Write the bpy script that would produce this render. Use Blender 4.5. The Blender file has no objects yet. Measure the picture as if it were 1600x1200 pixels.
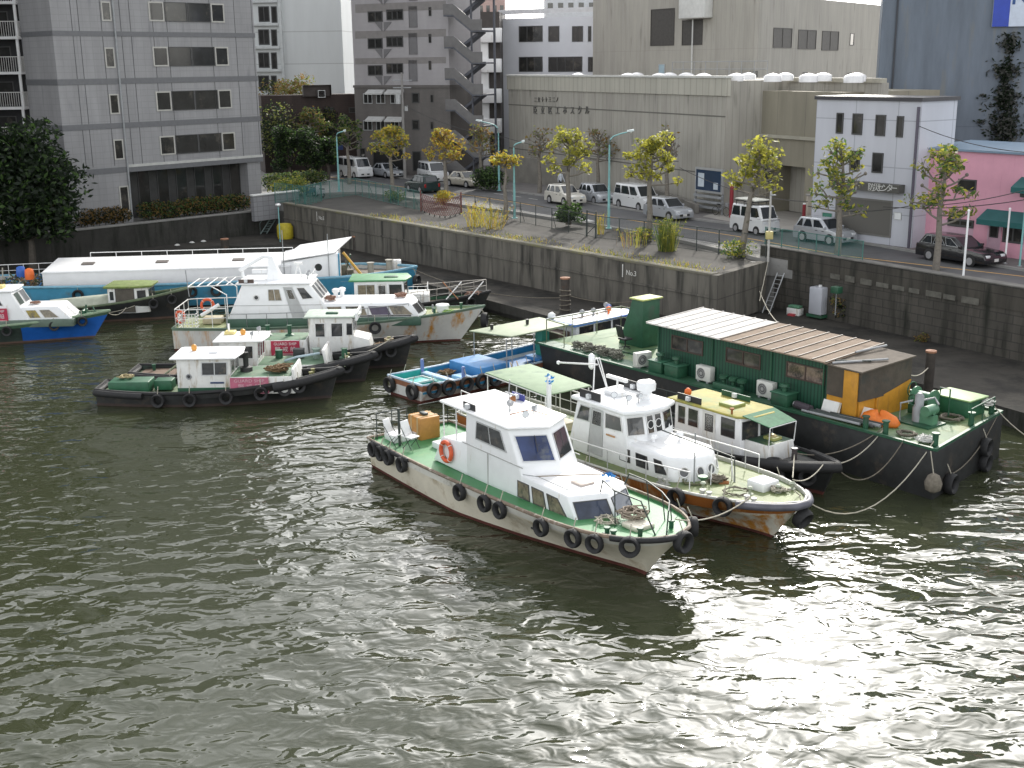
import bpy, bmesh, math, random
from mathutils import Vector, Matrix
R = math.radians
rnd = random.Random(7)
sc = bpy.context.scene
col = sc.collection
# ------------------------------------------------------------ camera
CF, CH = 1880.0, 14.5                       # focal length in photo pixels, camera height over the water
PITCH, ROLL = math.atan(500 / 1880.0), 0.0118
cam_d = bpy.data.cameras.new('camera'); cam = bpy.data.objects.new('camera', cam_d); col.objects.link(cam)
cam_d.sensor_width = 36.0; cam_d.lens = CF / 1600 * 36.0; cam_d.clip_start = 0.5; cam_d.clip_end = 6000
cam.matrix_world = Matrix.Translation((0, 0, CH)) @ Matrix.Rotation(R(90) - PITCH, 4, 'X') @ Matrix.Rotation(-ROLL, 4, 'Z')
sc.camera = cam
# ------------------------------------------------------------ sky and sun
SUN_EL, SUN_AZ = 31.0, 14.5                 # degrees; azimuth from +Y towards +X
w = bpy.data.worlds.new('World'); sc.world = w; w.use_nodes = True
nt = w.node_tree; nt.nodes.clear()
N, L = nt.nodes.new, nt.links.new
out = N('ShaderNodeOutputWorld'); bg = N('ShaderNodeBackground'); sky = N('ShaderNodeTexSky')
sky.sky_type = 'NISHITA'; sky.sun_disc = False; sky.sun_elevation = R(SUN_EL); sky.sun_rotation = R(SUN_AZ)
sky.dust_density = 1.5; sky.air_density = 1.0; sky.ozone_density = 1.0; sky.altitude = 10
hs = N('ShaderNodeHueSaturation'); hs.inputs['Saturation'].default_value = 0.16
L(sky.outputs[0], hs.inputs['Color'])
tc = N('ShaderNodeTexCoord'); mp = N('ShaderNodeMapping'); mp.inputs['Scale'].default_value = (1, 1, 2.4)
L(tc.outputs['Generated'], mp.inputs[0])
nz = N('ShaderNodeTexNoise'); nz.inputs['Scale'].default_value = 2.6; nz.inputs['Detail'].default_value = 7; nz.inputs['Roughness'].default_value = .55
L(mp.outputs[0], nz.inputs['Vector'])
rp = N('ShaderNodeValToRGB'); rp.color_ramp.elements[0].position = .42; rp.color_ramp.elements[0].color = (1.35, 1.36, 1.37, 1)
rp.color_ramp.elements[1].position = .66; rp.color_ramp.elements[1].color = (3.3, 3.25, 3.15, 1)
L(nz.outputs['Fac'], rp.inputs[0])
mx = N('ShaderNodeMix'); mx.data_type = 'RGBA'; mx.blend_type = 'MULTIPLY'; mx.inputs[0].default_value = 1
L(hs.outputs[0], mx.inputs[6]); L(rp.outputs[0], mx.inputs[7]); L(mx.outputs[2], bg.inputs['Color'])
bg.inputs['Strength'].default_value = 0.15
L(bg.outputs[0], out.inputs[0])
sd = bpy.data.lights.new('sun', 'SUN'); sd.energy = 2.5; sd.angle = R(2.0); sd.color = (1.0, .95, .86)
sun = bpy.data.objects.new('sun', sd); col.objects.link(sun)
sv = Vector((math.sin(R(SUN_AZ)) * math.cos(R(SUN_EL)), math.cos(R(SUN_AZ)) * math.cos(R(SUN_EL)), math.sin(R(SUN_EL))))
sun.rotation_euler = (-sv).to_track_quat('-Z', 'Y').to_euler(); sun.location = (30, 60, 90)
vs = sc.view_settings; vs.view_transform = 'Standard'; vs.look = 'None'; vs.exposure = 0.45; vs.gamma = 1.0
sc.cycles.max_bounces = 6; sc.cycles.diffuse_bounces = 3; sc.cycles.glossy_bounces = 3; sc.cycles.transparent_max_bounces = 12
sc.cycles.sample_clamp_indirect = 6.0; sc.cycles.caustics_reflective = False; sc.cycles.caustics_refractive = False

# ------------------------------------------------------------ photo pixel -> world
_c, _s, _cr, _sr = math.cos(PITCH), math.sin(PITCH), math.cos(ROLL), math.sin(ROLL)
def ray(px, py):
    u, v = px - 800, py - 600
    u, v = u * _cr - v * _sr, u * _sr + v * _cr
    return Vector((u, CF * _c - v * _s, -(CF * _s + v * _c)))
def P(px, py, z=0.0):
    """the world point at height z seen at photo pixel (px, py)"""
    r = ray(px, py); t = (z - CH) / r.z
    return Vector((r.x * t, r.y * t, z))

# ------------------------------------------------------------ materials
MATS = {}
def M(name, c=(.5, .5, .5), rough=.6, var=.12, scale=2.0, metal=0.0, bump=0.0, c2=None, c2amt=.5, c2scale=1.2, streak=False, spec=.5, coat=0.0):
    """procedural paint/stone/metal with uneven tone and optional patches (or vertical streaks) of a second colour"""
    if name in MATS: return MATS[name]
    m = bpy.data.materials.new(name); m.use_nodes = True; MATS[name] = m
    t = m.node_tree; b = t.nodes['Principled BSDF']; n, l = t.nodes.new, t.links.new
    b.inputs['Roughness'].default_value = rough; b.inputs['Metallic'].default_value = metal
    b.inputs['Specular IOR Level'].default_value = spec; b.inputs['Coat Weight'].default_value = coat
    co = n('ShaderNodeTexCoord')
    z = n('ShaderNodeTexNoise'); z.inputs['Scale'].default_value = scale; z.inputs['Detail'].default_value = 8; z.inputs['Roughness'].default_value = .62
    l(co.outputs['Object'], z.inputs['Vector'])
    r = n('ShaderNodeValToRGB'); e = r.color_ramp.elements
    e[0].position = .3; e[1].position = .7
    e[0].color = tuple(max(0, x * (1 - var)) for x in c) + (1,); e[1].color = tuple(min(1, x * (1 + var)) for x in c) + (1,)
    l(z.outputs['Fac'], r.inputs[0]); last = r.outputs[0]
    if c2:
        mp = n('ShaderNodeMapping'); mp.inputs['Scale'].default_value = (1, 1, .16) if streak else (1, 1, 1)
        l(co.outputs['Object'], mp.inputs[0])
        z2 = n('ShaderNodeTexNoise'); z2.inputs['Scale'].default_value = c2scale * (3 if streak else 1); z2.inputs['Detail'].default_value = 7; z2.inputs['Roughness'].default_value = .7
        l(mp.outputs[0], z2.inputs['Vector'])
        r2 = n('ShaderNodeValToRGB'); e2 = r2.color_ramp.elements; th = .68 - .36 * c2amt
        e2[0].position = th; e2[1].position = th + .14; e2[0].color = (0, 0, 0, 1); e2[1].color = (1, 1, 1, 1)
        l(z2.outputs['Fac'], r2.inputs[0])
        mixn = n('ShaderNodeMix'); mixn.data_type = 'RGBA'
        l(r2.outputs[0], mixn.inputs[0]); l(last, mixn.inputs[6]); mixn.inputs[7].default_value = tuple(c2) + (1,)
        last = mixn.outputs[2]
    l(last, b.inputs['Base Color'])
    if bump:
        bp = n('ShaderNodeBump'); bp.inputs['Strength'].default_value = bump; bp.inputs['Distance'].default_value = .03
        z3 = n('ShaderNodeTexNoise'); z3.inputs['Scale'].default_value = scale * 6; z3.inputs['Detail'].default_value = 5
        l(co.outputs['Object'], z3.inputs['Vector']); l(z3.outputs['Fac'], bp.inputs['Height']); l(bp.outputs[0], b.inputs['Normal'])
    return m
def brick(name, c, c2, mortar, bw, bh, mw=.01, rough=.6, offset=0.0, var=.1, stain=None, stain_amt=.3, spec=.4):
    """cladding in panels or tiles measured in metres on the UV map"""
    if name in MATS: return MATS[name]
    m = bpy.data.materials.new(name); m.use_nodes = True; MATS[name] = m
    t = m.node_tree; b = t.nodes['Principled BSDF']; n, l = t.nodes.new, t.links.new
    b.inputs['Roughness'].default_value = rough; b.inputs['Specular IOR Level'].default_value = spec
    uv = n('ShaderNodeUVMap'); uv.uv_map = 'UVMap'
    k = n('ShaderNodeTexBrick'); k.offset = offset; k.inputs['Scale'].default_value = 1
    k.inputs['Color1'].default_value = tuple(c) + (1,); k.inputs['Color2'].default_value = tuple(c2) + (1,); k.inputs['Mortar'].default_value = tuple(mortar) + (1,)
    k.inputs['Mortar Size'].default_value = mw; k.inputs['Brick Width'].default_value = bw; k.inputs['Row Height'].default_value = bh; k.inputs['Mortar Smooth'].default_value = .1
    l(uv.outputs[0], k.inputs['Vector'])
    mp = n('ShaderNodeMapping'); mp.inputs['Scale'].default_value = (.8, .12, 1); l(uv.outputs[0], mp.inputs[0])
    z = n('ShaderNodeTexNoise'); z.inputs['Scale'].default_value = 1.0; z.inputs['Detail'].default_value = 8; z.inputs['Roughness'].default_value = .65
    l(mp.outputs[0], z.inputs['Vector'])
    r = n('ShaderNodeValToRGB'); e = r.color_ramp.elements; e[0].position = .3; e[1].position = .7
    e[0].color = (1 - var,) * 3 + (1,); e[1].color = (1 + var,) * 3 + (1,)
    l(z.outputs['Fac'], r.inputs[0])
    x = n('ShaderNodeMix'); x.data_type = 'RGBA'; x.blend_type = 'MULTIPLY'; x.inputs[0].default_value = 1
    l(k.outputs['Color'], x.inputs[6]); l(r.outputs[0], x.inputs[7]); last = x.outputs[2]
    if stain:
        z2 = n('ShaderNodeTexNoise'); z2.inputs['Scale'].default_value = 2.2; z2.inputs['Detail'].default_value = 8; l(mp.outputs[0], z2.inputs['Vector'])
        r2 = n('ShaderNodeValToRGB'); e2 = r2.color_ramp.elements; e2[0].position = .66 - .3 * stain_amt; e2[1].position = e2[0].position + .2
        e2[0].color = (0, 0, 0, 1); e2[1].color = (1, 1, 1, 1); l(z2.outputs['Fac'], r2.inputs[0])
        y = n('ShaderNodeMix'); y.data_type = 'RGBA'; l(r2.outputs[0], y.inputs[0]); l(last, y.inputs[6]); y.inputs[7].default_value = tuple(stain) + (1,); last = y.outputs[2]
    l(last, b.inputs['Base Color'])
    return m
def leafmat(name, c, var=.25):
    if name in MATS: return MATS[name]
    m = M(name, c, .55, var, 1.5)
    b = m.node_tree.nodes['Principled BSDF']; t = m.node_tree
    tr = t.nodes.new('ShaderNodeBsdfTranslucent'); tr.inputs['Color'].default_value = tuple(min(1, x * 1.8) for x in c) + (1,)
    mix = t.nodes.new('ShaderNodeMixShader'); mix.inputs[0].default_value = .5
    o = t.nodes['Material Output']; t.links.new(b.outputs[0], mix.inputs[1]); t.links.new(tr.outputs[0], mix.inputs[2]); t.links.new(mix.outputs[0], o.inputs[0])
    return m

# ------------------------------------------------------------ mesh builder
class MB:
    def __init__(s): s.v, s.f, s.m = [], [], []
    def add(s, vs, fs, mi=0):
        k = len(s.v); s.v += [tuple(x) for x in vs]
        for f in fs: s.f.append(tuple(k + i for i in f)); s.m.append(mi)
        return s
    def box(s, x0, x1, y0, y1, z0, z1, mi=0):
        v = [(x0, y0, z0), (x1, y0, z0), (x1, y1, z0), (x0, y1, z0), (x0, y0, z1), (x1, y0, z1), (x1, y1, z1), (x0, y1, z1)]
        return s.add(v, [(3, 2, 1, 0), (4, 5, 6, 7), (0, 1, 5, 4), (1, 2, 6, 5), (2, 3, 7, 6), (3, 0, 4, 7)], mi)
    def obox(s, c, ax, ay, hx, hy, z0, z1, mi=0):
        """box centred at c with horizontal axes ax, ay"""
        ax, ay = Vector(ax).to_3d(), Vector(ay).to_3d(); c = Vector(c).to_3d(); v = []
        for z in (z0, z1):
            for a, b in ((-1, -1), (1, -1), (1, 1), (-1, 1)):
                q = c + ax * hx * a + ay * hy * b; v.append((q.x, q.y, z))
        return s.add(v, [(3, 2, 1, 0), (4, 5, 6, 7), (0, 1, 5, 4), (1, 2, 6, 5), (2, 3, 7, 6), (3, 0, 4, 7)], mi)
    def loft(s, a, b, mi=0, cap0=True, cap1=True, micap=None):
        """prism between two rings of equal count"""
        n = len(a); f = [(i, (i + 1) % n, n + (i + 1) % n, n + i) for i in range(n)]
        s.add(list(a) + list(b), f, mi); k = len(s.v) - 2 * n
        if cap0: s.f.append(tuple(k + i for i in reversed(range(n)))); s.m.append(mi)
        if cap1: s.f.append(tuple(k + n + i for i in range(n))); s.m.append(mi if micap is None else micap)
        return s
    def prism(s, poly, z0, z1, mi=0, micap=None):
        return s.loft([(p[0], p[1], z0) for p in poly], [(p[0], p[1], z1) for p in poly], mi, micap=micap)
    def tube(s, pts, r, n=6, r1=None, mi=0, closed=False):
        pts = [Vector(p) for p in pts]; k0 = len(s.v); m = len(pts); rings = []
        up = Vector((0, 0, 1))
        for i, p in enumerate(pts):
            if closed: d = pts[(i + 1) % m] - pts[i - 1]
            else: d = pts[min(i + 1, m - 1)] - pts[max(i - 1, 0)]
            if d.length < 1e-6: d = Vector((0, 0, 1))
            d.normalize(); u = d.cross(up if abs(d.z) < .95 else Vector((1, 0, 0))); u.normalize(); w_ = d.cross(u)
            rr = r if r1 is None else r + (r1 - r) * i / max(1, m - 1)
            rings.append([p + (u * math.cos(6.28318 * j / n) + w_ * math.sin(6.28318 * j / n)) * rr for j in range(n)])
        for g in rings: s.v += [tuple(q) for q in g]
        for i in range(m if closed else m - 1):
            a, b = k0 + i * n, k0 + ((i + 1) % m) * n
            for j in range(n): s.f.append((a + j, a + (j + 1) % n, b + (j + 1) % n, b + j)); s.m.append(mi)
        if not closed:
            s.f.append(tuple(k0 + j for j in reversed(range(n)))); s.m.append(mi)
            s.f.append(tuple(k0 + (m - 1) * n + j for j in range(n))); s.m.append(mi)
        return s
    def cyl(s, p0, p1, r0, r1=None, n=12, mi=0):
        return s.tube([p0, p1], r0, n, r0 if r1 is None else r1, mi)
    def lathe(s, c, prof, n=14, mi=0):
        """profile of (radius, z) pairs turned about a vertical axis at c"""
        k = len(s.v); c = Vector(c)
        for r, z in prof:
            for j in range(n): a = 6.28318 * j / n; s.v.append((c.x + r * math.cos(a), c.y + r * math.sin(a), c.z + z))
        for i in range(len(prof) - 1):
            for j in range(n): s.f.append((k + i * n + j, k + i * n + (j + 1) % n, k + (i + 1) * n + (j + 1) % n, k + (i + 1) * n + j)); s.m.append(mi)
        s.f.append(tuple(k + j for j in reversed(range(n)))); s.m.append(mi)
        s.f.append(tuple(k + (len(prof) - 1) * n + j for j in range(n))); s.m.append(mi)
        return s
    def ring(s, c, nrm, R_, r, n=20, m=8, mi=0, flat=1.0):
        """torus about axis nrm"""
        c, d = Vector(c), Vector(nrm).normalized(); u = d.orthogonal().normalized(); w_ = d.cross(u); k = len(s.v)
        for i in range(n):
            a = 6.28318 * i / n; e = u * math.cos(a) + w_ * math.sin(a)
            for j in range(m): b = 6.28318 * j / m; s.v.append(tuple(c + e * (R_ + r * math.cos(b)) + d * (r * flat * math.sin(b))))
        for i in range(n):
            for j in range(m): s.f.append((k + i * m + j, k + ((i + 1) % n) * m + j, k + ((i + 1) % n) * m + (j + 1) % m, k + i * m + (j + 1) % m)); s.m.append(mi)
        return s
    def disc(s, c, nrm, r, n=16, t=.02, mi=0):
        c, d = Vector(c), Vector(nrm).normalized()
        return s.tube([c, c + d * t], r, n, mi=mi)
    def build(s, name, mats, parent=None, loc=None, rot=None, smooth=None, bevel=0, seg=2, uv=False, fix=True):
        me = bpy.data.meshes.new(name); me.from_pydata(s.v, [], s.f)
        if not isinstance(mats, (list, tuple)): mats = [mats]
        for m in mats: me.materials.append(m)
        me.polygons.foreach_set('material_index', s.m)
        if bevel or fix:
            b = bmesh.new(); b.from_mesh(me)
            if fix: bmesh.ops.recalc_face_normals(b, faces=b.faces)
            if bevel:
                es = [e for e in b.edges if len(e.link_faces) == 2 and e.calc_face_angle(0) > .35]
                bmesh.ops.bevel(b, geom=es, offset=bevel, segments=seg, profile=.5, affect='EDGES', clamp_overlap=True)
            b.to_mesh(me); b.free()
        if uv:
            lay = me.uv_layers.new(name='UVMap'); me.update()
            for p in me.polygons:
                nn = p.normal
                for li in p.loop_indices:
                    q = me.vertices[me.loops[li].vertex_index].co
                    if abs(nn.z) > .7: lay.data[li].uv = (q.x, q.y)
                    else:
                        h = math.hypot(nn.x, nn.y); lay.data[li].uv = (q.x * -nn.y / h + q.y * nn.x / h, q.z)
        if smooth is not None or bevel:
            me.polygons.foreach_set('use_smooth', [True] * len(me.polygons)); me.set_sharp_from_angle(angle=R(smooth or 50))
        me.update()
        o = bpy.data.objects.new(name, me); col.objects.link(o)
        if parent: o.parent = parent
        if loc is not None: o.location = loc
        if rot is not None: o.rotation_euler = rot
        return o
def tag(o, label=None, cat=None, group=None, kind=None):
    if label: o['label'] = label
    if cat: o['category'] = cat
    if group: o['group'] = group
    if kind: o['kind'] = kind
    return o
def thing(name, label, cat, loc=(0, 0, 0), rz=0.0, group=None):
    o = bpy.data.objects.new(name, None); col.objects.link(o); o.empty_display_size = .3
    o.location = loc; o.rotation_euler = (0, 0, rz)
    return tag(o, label, cat, group)
def struct(o): o['kind'] = 'structure'; return o
def copy_tree(o, parent=None):
    c = o.copy(); col.objects.link(c); c.parent = parent
    for ch in list(o.children): copy_tree(ch, c)
    return c
TEXTS = []
def text(par, s_, size, mat, loc, rot, name='lettering', ext=.004, sx=1.0, align='CENTER'):
    cu = bpy.data.curves.new(name, 'FONT'); cu.body = s_; cu.size = size; cu.extrude = ext; cu.align_x = align; cu.align_y = 'CENTER'
    cu.materials.append(mat); cu.resolution_u = 3; o = bpy.data.objects.new(name, cu); col.objects.link(o); o.parent = par
    o.location = loc; o.rotation_euler = rot; o.scale = (sx, 1, 1); TEXTS.append(o)
    return o
def ordinal(i): return ['first', 'second', 'third', 'fourth', 'fifth', 'sixth', 'seventh', 'eighth', 'ninth', 'tenth', 'eleventh', 'twelfth', 'thirteenth', 'fourteenth', 'fifteenth', 'sixteenth'][i]

# window/door panel lying on a wall face given by its corners bl, br, tr, tl (seen from outside)
def on_face(q, u, v):
    bl, br, tr, tl = [Vector(p) for p in q]
    return (bl * (1 - u) + br * u) * (1 - v) + (tl * (1 - u) + tr * u) * v
def panel(par, q, uv, glass, frame, name='window', fw=.05, proud=.03, bars=0, hbars=0, holes=True):
    """uv: (u0, v0, u1, v1) or four (u, v) pairs; a pane with a raised frame of its own"""
    if len(uv) == 4 and not hasattr(uv[0], '__len__'): uv = [(uv[0], uv[1]), (uv[2], uv[1]), (uv[2], uv[3]), (uv[0], uv[3])]
    pts = [on_face(q, *p) for p in uv]
    return panel_pts(par, pts, glass, frame, name, fw, proud, bars, hbars)
def panel_pts(par, pts, glass, frame, name='window', fw=.05, proud=.03, bars=0, hbars=0):
    pts = [Vector(p) for p in pts]
    n = (pts[1] - pts[0]).cross(pts[3] - pts[0]).normalized(); c = sum(pts, Vector()) / 4
    g = MB(); a = [p + n * .004 for p in pts]; b = [p + n * .012 for p in pts]; g.loft(a, b)
    o = g.build(name, glass, par)
    if fw > 0:
        f = MB()
        inn = []
        for i in range(4):
            e1 = (pts[i - 1] - pts[i]).normalized(); e2 = (pts[(i + 1) % 4] - pts[i]).normalized()
            sn = max(.3, e1.cross(e2).length); inn.append(pts[i] + (e1 + e2) * fw / sn)
        for i in range(4):
            j = (i + 1) % 4; a = [pts[i], pts[j], inn[j], inn[i]]
            f.loft([p + n * .001 for p in a], [p + n * proud for p in a])
        for k in range(bars):
            t = (k + 1) / (bars + 1); p0 = inn[0].lerp(inn[1], t); p1 = inn[3].lerp(inn[2], t); d = (inn[1] - inn[0]).normalized() * fw * .5
            a = [p0 - d, p0 + d, p1 + d, p1 - d]; f.loft([p + n * .001 for p in a], [p + n * (proud - .004) for p in a])
        for k in range(hbars):
            t = (k + 1) / (hbars + 1); p0 = inn[0].lerp(inn[3], t); p1 = inn[1].lerp(inn[2], t); d = (inn[3] - inn[0]).normalized() * fw * .5
            a = [p0 - d, p1 - d, p1 + d, p0 + d]; f.loft([p + n * .001 for p in a], [p + n * (proud - .007) for p in a])
        f.build('frame', frame, o)
    return o
def prismface(bot, z0, top, z1, k):
    n = len(bot); j = (k + 1) % n
    g = lambda z, i: z[i] if hasattr(z, '__len__') else z
    return [(*bot[k], g(z0, k)), (*bot[j], g(z0, j)), (*top[j], g(z1, j)), (*top[k], g(z1, k))]
def cabin(par, name, bot, z0, top, z1, mat, bevel=.04, roofmat=None):
    g = lambda z, i: z[i] if hasattr(z, '__len__') else z
    m = MB(); m.loft([(*p, g(z0, i)) for i, p in enumerate(bot)], [(*p, g(z1, i)) for i, p in enumerate(top)], 0, micap=1 if roofmat else None)
    return m.build(name, [mat, roofmat] if roofmat else mat, par, bevel=bevel)
# ------------------------------------------------------------ common materials
WHITE = M('white_paint', (.78, .79, .80), .35, .05, 1.5, c2=(.52, .46, .36), c2amt=.22, c2scale=1.6, streak=True)
WHITE2 = M('white_paint_worn', (.68, .68, .66), .5, .1, 2.5, c2=(.36, .29, .20), c2amt=.38, c2scale=1.5, streak=True)
ROOFW = M('white_roof_paint', (.82, .82, .82), .4, .04, 1.2, c2=(.6, .58, .54), c2amt=.15)
GLASS = M('window_glass', (.03, .03, .029), .06, .4, .8, spec=.7, c2=(.11, .10, .085), c2amt=.35, c2scale=.6)
BOATGLASS = M('boat_glass', (.035, .037, .04), .06, .4, 2.0, spec=.7, c2=(.12, .10, .08), c2amt=.4, c2scale=1.6)
CURTAIN = M('curtained_glass', (.20, .17, .12), .12, .3, 6.0, spec=.7, c2=(.05, .05, .05), c2amt=.5, c2scale=2)
VIOLETGLASS = M('violet_glass', (.06, .045, .09), .1, .3, 3.0, spec=.7)
ALU = M('aluminium', (.55, .56, .57), .4, .08, 3, metal=.6)
DARKFRAME = M('dark_frame', (.06, .06, .06), .5, .1)
WFRAME = M('white_frame', (.68, .68, .67), .5, .08)
STEELW = M('white_rail_paint', (.72, .72, .71), .45, .1, 6, c2=(.32, .18, .08), c2amt=.15, c2scale=6)
STEELG = M('grey_steel', (.28, .29, .30), .5, .15, 4)
RUBBER = M('black_rubber', (.016, .016, .017), .72, .3, 8, bump=.3)
ROPE = M('pale_rope', (.42, .39, .32), .9, .25, 14, bump=.5)
ROPED = M('dark_rope', (.16, .14, .11), .9, .3, 14, bump=.5)
RUST = M('rust', (.24, .095, .03), .8, .35, 5)
DECKG = M('green_deck', (.05, .21, .075), .5, .15, 1.5, c2=(.11, .24, .08), c2amt=.35, c2scale=.7)
DECKP = M('pale_green_deck', (.165, .20, .08), .65, .2, 1.5, c2=(.105, .155, .06), c2amt=.5, c2scale=1.0)
DECKW = M('weathered_green_deck', (.16, .22, .13), .75, .25, 2, c2=(.10, .085, .06), c2amt=.45, c2scale=1.6)
DKGREEN = M('dark_green_paint', (.02, .085, .045), .5, .2, 3, c2=(.05, .07, .05), c2amt=.35)
BLACKH = M('black_hull', (.017, .018, .018), .6, .35, 3, c2=(.05, .04, .032), c2amt=.35)
REDBOOT = M('red_antifouling', (.095, .028, .022), .65, .3, 3)
ORANGE = M('orange_plastic', (.75, .16, .03), .5, .12, 3)
CONC = M('concrete', (.30, .29, .27), .85, .2, .8, bump=.2, c2=(.16, .155, .14), c2amt=.35, c2scale=.6)
ASPH = M('asphalt', (.085, .085, .088), .85, .2, .6, bump=.2, c2=(.12, .12, .12), c2amt=.3, c2scale=.35)
PAVE = M('pavement_concrete', (.22, .215, .205), .85, .15, 1.2, bump=.15, c2=(.14, .135, .125), c2amt=.3)

# ------------------------------------------------------------ water
def water():
    m = bpy.data.materials.new('river_water'); m.use_nodes = True
    t = m.node_tree; b = t.nodes['Principled BSDF']; n, l = t.nodes.new, t.links.new
    b.inputs['Base Color'].default_value = (.036, .041, .022, 1); b.inputs['Roughness'].default_value = .05
    b.inputs['IOR'].default_value = 1.33; b.inputs['Specular IOR Level'].default_value = .65
    co = n('ShaderNodeTexCoord')
    def noise(scale, rot, sx, sy, det, dist=0.0):
        mp = n('ShaderNodeMapping'); mp.inputs['Rotation'].default_value = (0, 0, rot); mp.inputs['Scale'].default_value = (sx, sy, 1)
        l(co.outputs['Object'], mp.inputs[0]); z = n('ShaderNodeTexNoise'); z.inputs['Scale'].default_value = scale
        z.inputs['Detail'].default_value = det; z.inputs['Roughness'].default_value = .45; z.inputs['Distortion'].default_value = dist
        l(mp.outputs[0], z.inputs['Vector']); return z.outputs['Fac']
    a = noise(.60, .18, .72, 1.2, 1.5, .5); c = noise(1.55, -.25, .82, 1.1, 2.0, .6); d = noise(.11, .4, 1, 1, 1.0)
    s1 = n('ShaderNodeMath'); s1.operation = 'MULTIPLY'; l(c, s1.inputs[0]); s1.inputs[1].default_value = .44
    s2 = n('ShaderNodeMath'); s2.operation = 'ADD'; l(a, s2.inputs[0]); l(s1.outputs[0], s2.inputs[1])
    amp = n('ShaderNodeMapRange'); l(d, amp.inputs[0]); amp.inputs[1].default_value = .35; amp.inputs[2].default_value = .65; amp.inputs[3].default_value = .5; amp.inputs[4].default_value = 1.2
    s3 = n('ShaderNodeMath'); s3.operation = 'MULTIPLY'; l(s2.outputs[0], s3.inputs[0]); l(amp.outputs[0], s3.inputs[1])
    bp = n('ShaderNodeBump'); bp.inputs['Strength'].default_value = 1.0; bp.inputs['Distance'].default_value = WAVE
    l(s3.outputs[0], bp.inputs['Height']); l(bp.outputs[0], b.inputs['Normal'])
    q = MB(); q.add([(-160, -60, 0), (160, -60, 0), (160, 130, 0), (-160, 130, 0)], [(0, 1, 2, 3)])
    o = q.build('water', m, fix=False); tag(o, kind='structure')
WAVE = .20
water()

# ------------------------------------------------------------ quay: levels and edges (world metres)
ZR, ZS, ZT, ZL, ZLOW = 3.50, 3.62, 3.42, 2.7, .75      # road, pavement, terrace, left bank, lower quay floor
def V2(p): return Vector((p[0], p[1]))
T0 = V2(P(450, 318, ZT)); T1 = V2(P(1121, 430, ZT)); T2 = Vector((14.55, 67.7)); W2 = V2(P(1205, 414, 3.15)); W3 = V2(P(1264, 423, 3.15))
td = (T1 - T0).normalized(); tn = Vector((td.y, -td.x))      # terrace edge direction, normal towards the water (-y side)
if tn.y > 0: tn = -tn
RW0 = Vector((14.5, 69.2)); RW1 = Vector((18.4, 63.2)); RW2 = Vector((24.0, 54.5)); rd = (RW2 - RW1).normalized(); RW3 = RW2 + rd * 40
LW1 = V2(P(425, 327, ZL)); LW0 = V2(P(87, 363, ZL)); ld = (LW1 - LW0).normalized(); LWS = LW0 - ld * 60
STAINED = M('stained_quay_concrete', (.085, .08, .072), .9, .28, .7, bump=.35, c2=(.035, .034, .03), c2amt=.5, c2scale=.5, streak=True)
STAINED2 = M('dark_quay_concrete', (.05, .048, .043), .9, .3, .7, bump=.35, c2=(.022, .024, .018), c2amt=.5, c2scale=.6, streak=True)
LOWF = M('lower_quay_floor', (.050, .046, .040), .95, .3, .5, bump=.3, c2=(.024, .023, .021), c2amt=.55, c2scale=.35, spec=.25)
def poly_obj(name, pts, z0, z1, mats, **k):
    m = MB(); m.prism([(p[0], p[1]) for p in pts], z0, z1, 0, 1 if isinstance(mats, list) and len(mats) > 1 else None)
    return m.build(name, mats, **k)
# big ground sheet behind the quay
far = 1500
g = poly_obj('ground', [T0, T1, T2 + Vector((.2, 1.0)), RW1 + Vector((.3, .5)), RW2 + Vector((.3, .5)), RW3, (far, -200), (far, far), (-far, far), (-60, 160), (-22.5, 108)], -1.5, ZT - .04, PAVE); struct(g)
g = poly_obj('ground', [LWS + ld * .3, LW1, T0, (-22.5, 108), (-60, 160), (-far, far), (-far, -100), (-100, 10)], -1.5, ZL, [STAINED2, PAVE]); struct(g)
g = poly_obj('ground', [T0 + tn * .02, T1 + tn * .0, T2 + Vector((-.3, .5)), Vector((9.6, 78.6)), Vector((.6, 91.8)), Vector((-7.2, 101.2)), Vector((-13.5, 108.5)), Vector((-21.5, 107))], 3.0, ZT, [STAINED, M('terrace_paving', (.045, .041, .036), .9, .3, .7, bump=.3, c2=(.035, .033, .028), c2amt=.5, c2scale=.45)]); g.name = 'terrace'; struct(g)
# lower quay floor along the water
LF = [V2(P(250, 392, ZLOW)), V2(P(340, 385, ZLOW)), V2(P(440, 382, ZLOW)), V2(P(660, 442, ZLOW)), V2(P(880, 500, ZLOW)), V2(P(1000, 520, ZLOW)), V2(P(1440, 600, ZLOW)), V2(P(1600, 645, ZLOW)), Vector((27, 32))]
low = LF + [Vector((40, 30)), RW2 + rd * 20, RW1 + Vector((1, 1)), T2 + Vector((1, 1)), T1 + Vector((1, .5)), T0 + Vector((0, .5)), LW1 + Vector((0, .3)), LW0 + ld * 6]
g = poly_obj('lower_quay_floor', low, -1.5, ZLOW, [STAINED2, LOWF]); struct(g)
g = poly_obj('lower_quay_floor', [p + Vector((0, -1.3 if 2 < i < 6 else 0)) for i, p in enumerate(LF[2:6])] + [LF[5] + Vector((.2, .1)), LF[2] + Vector((.1, .2))], -1.5, .22, [STAINED2, LOWF]); struct(g)

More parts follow.
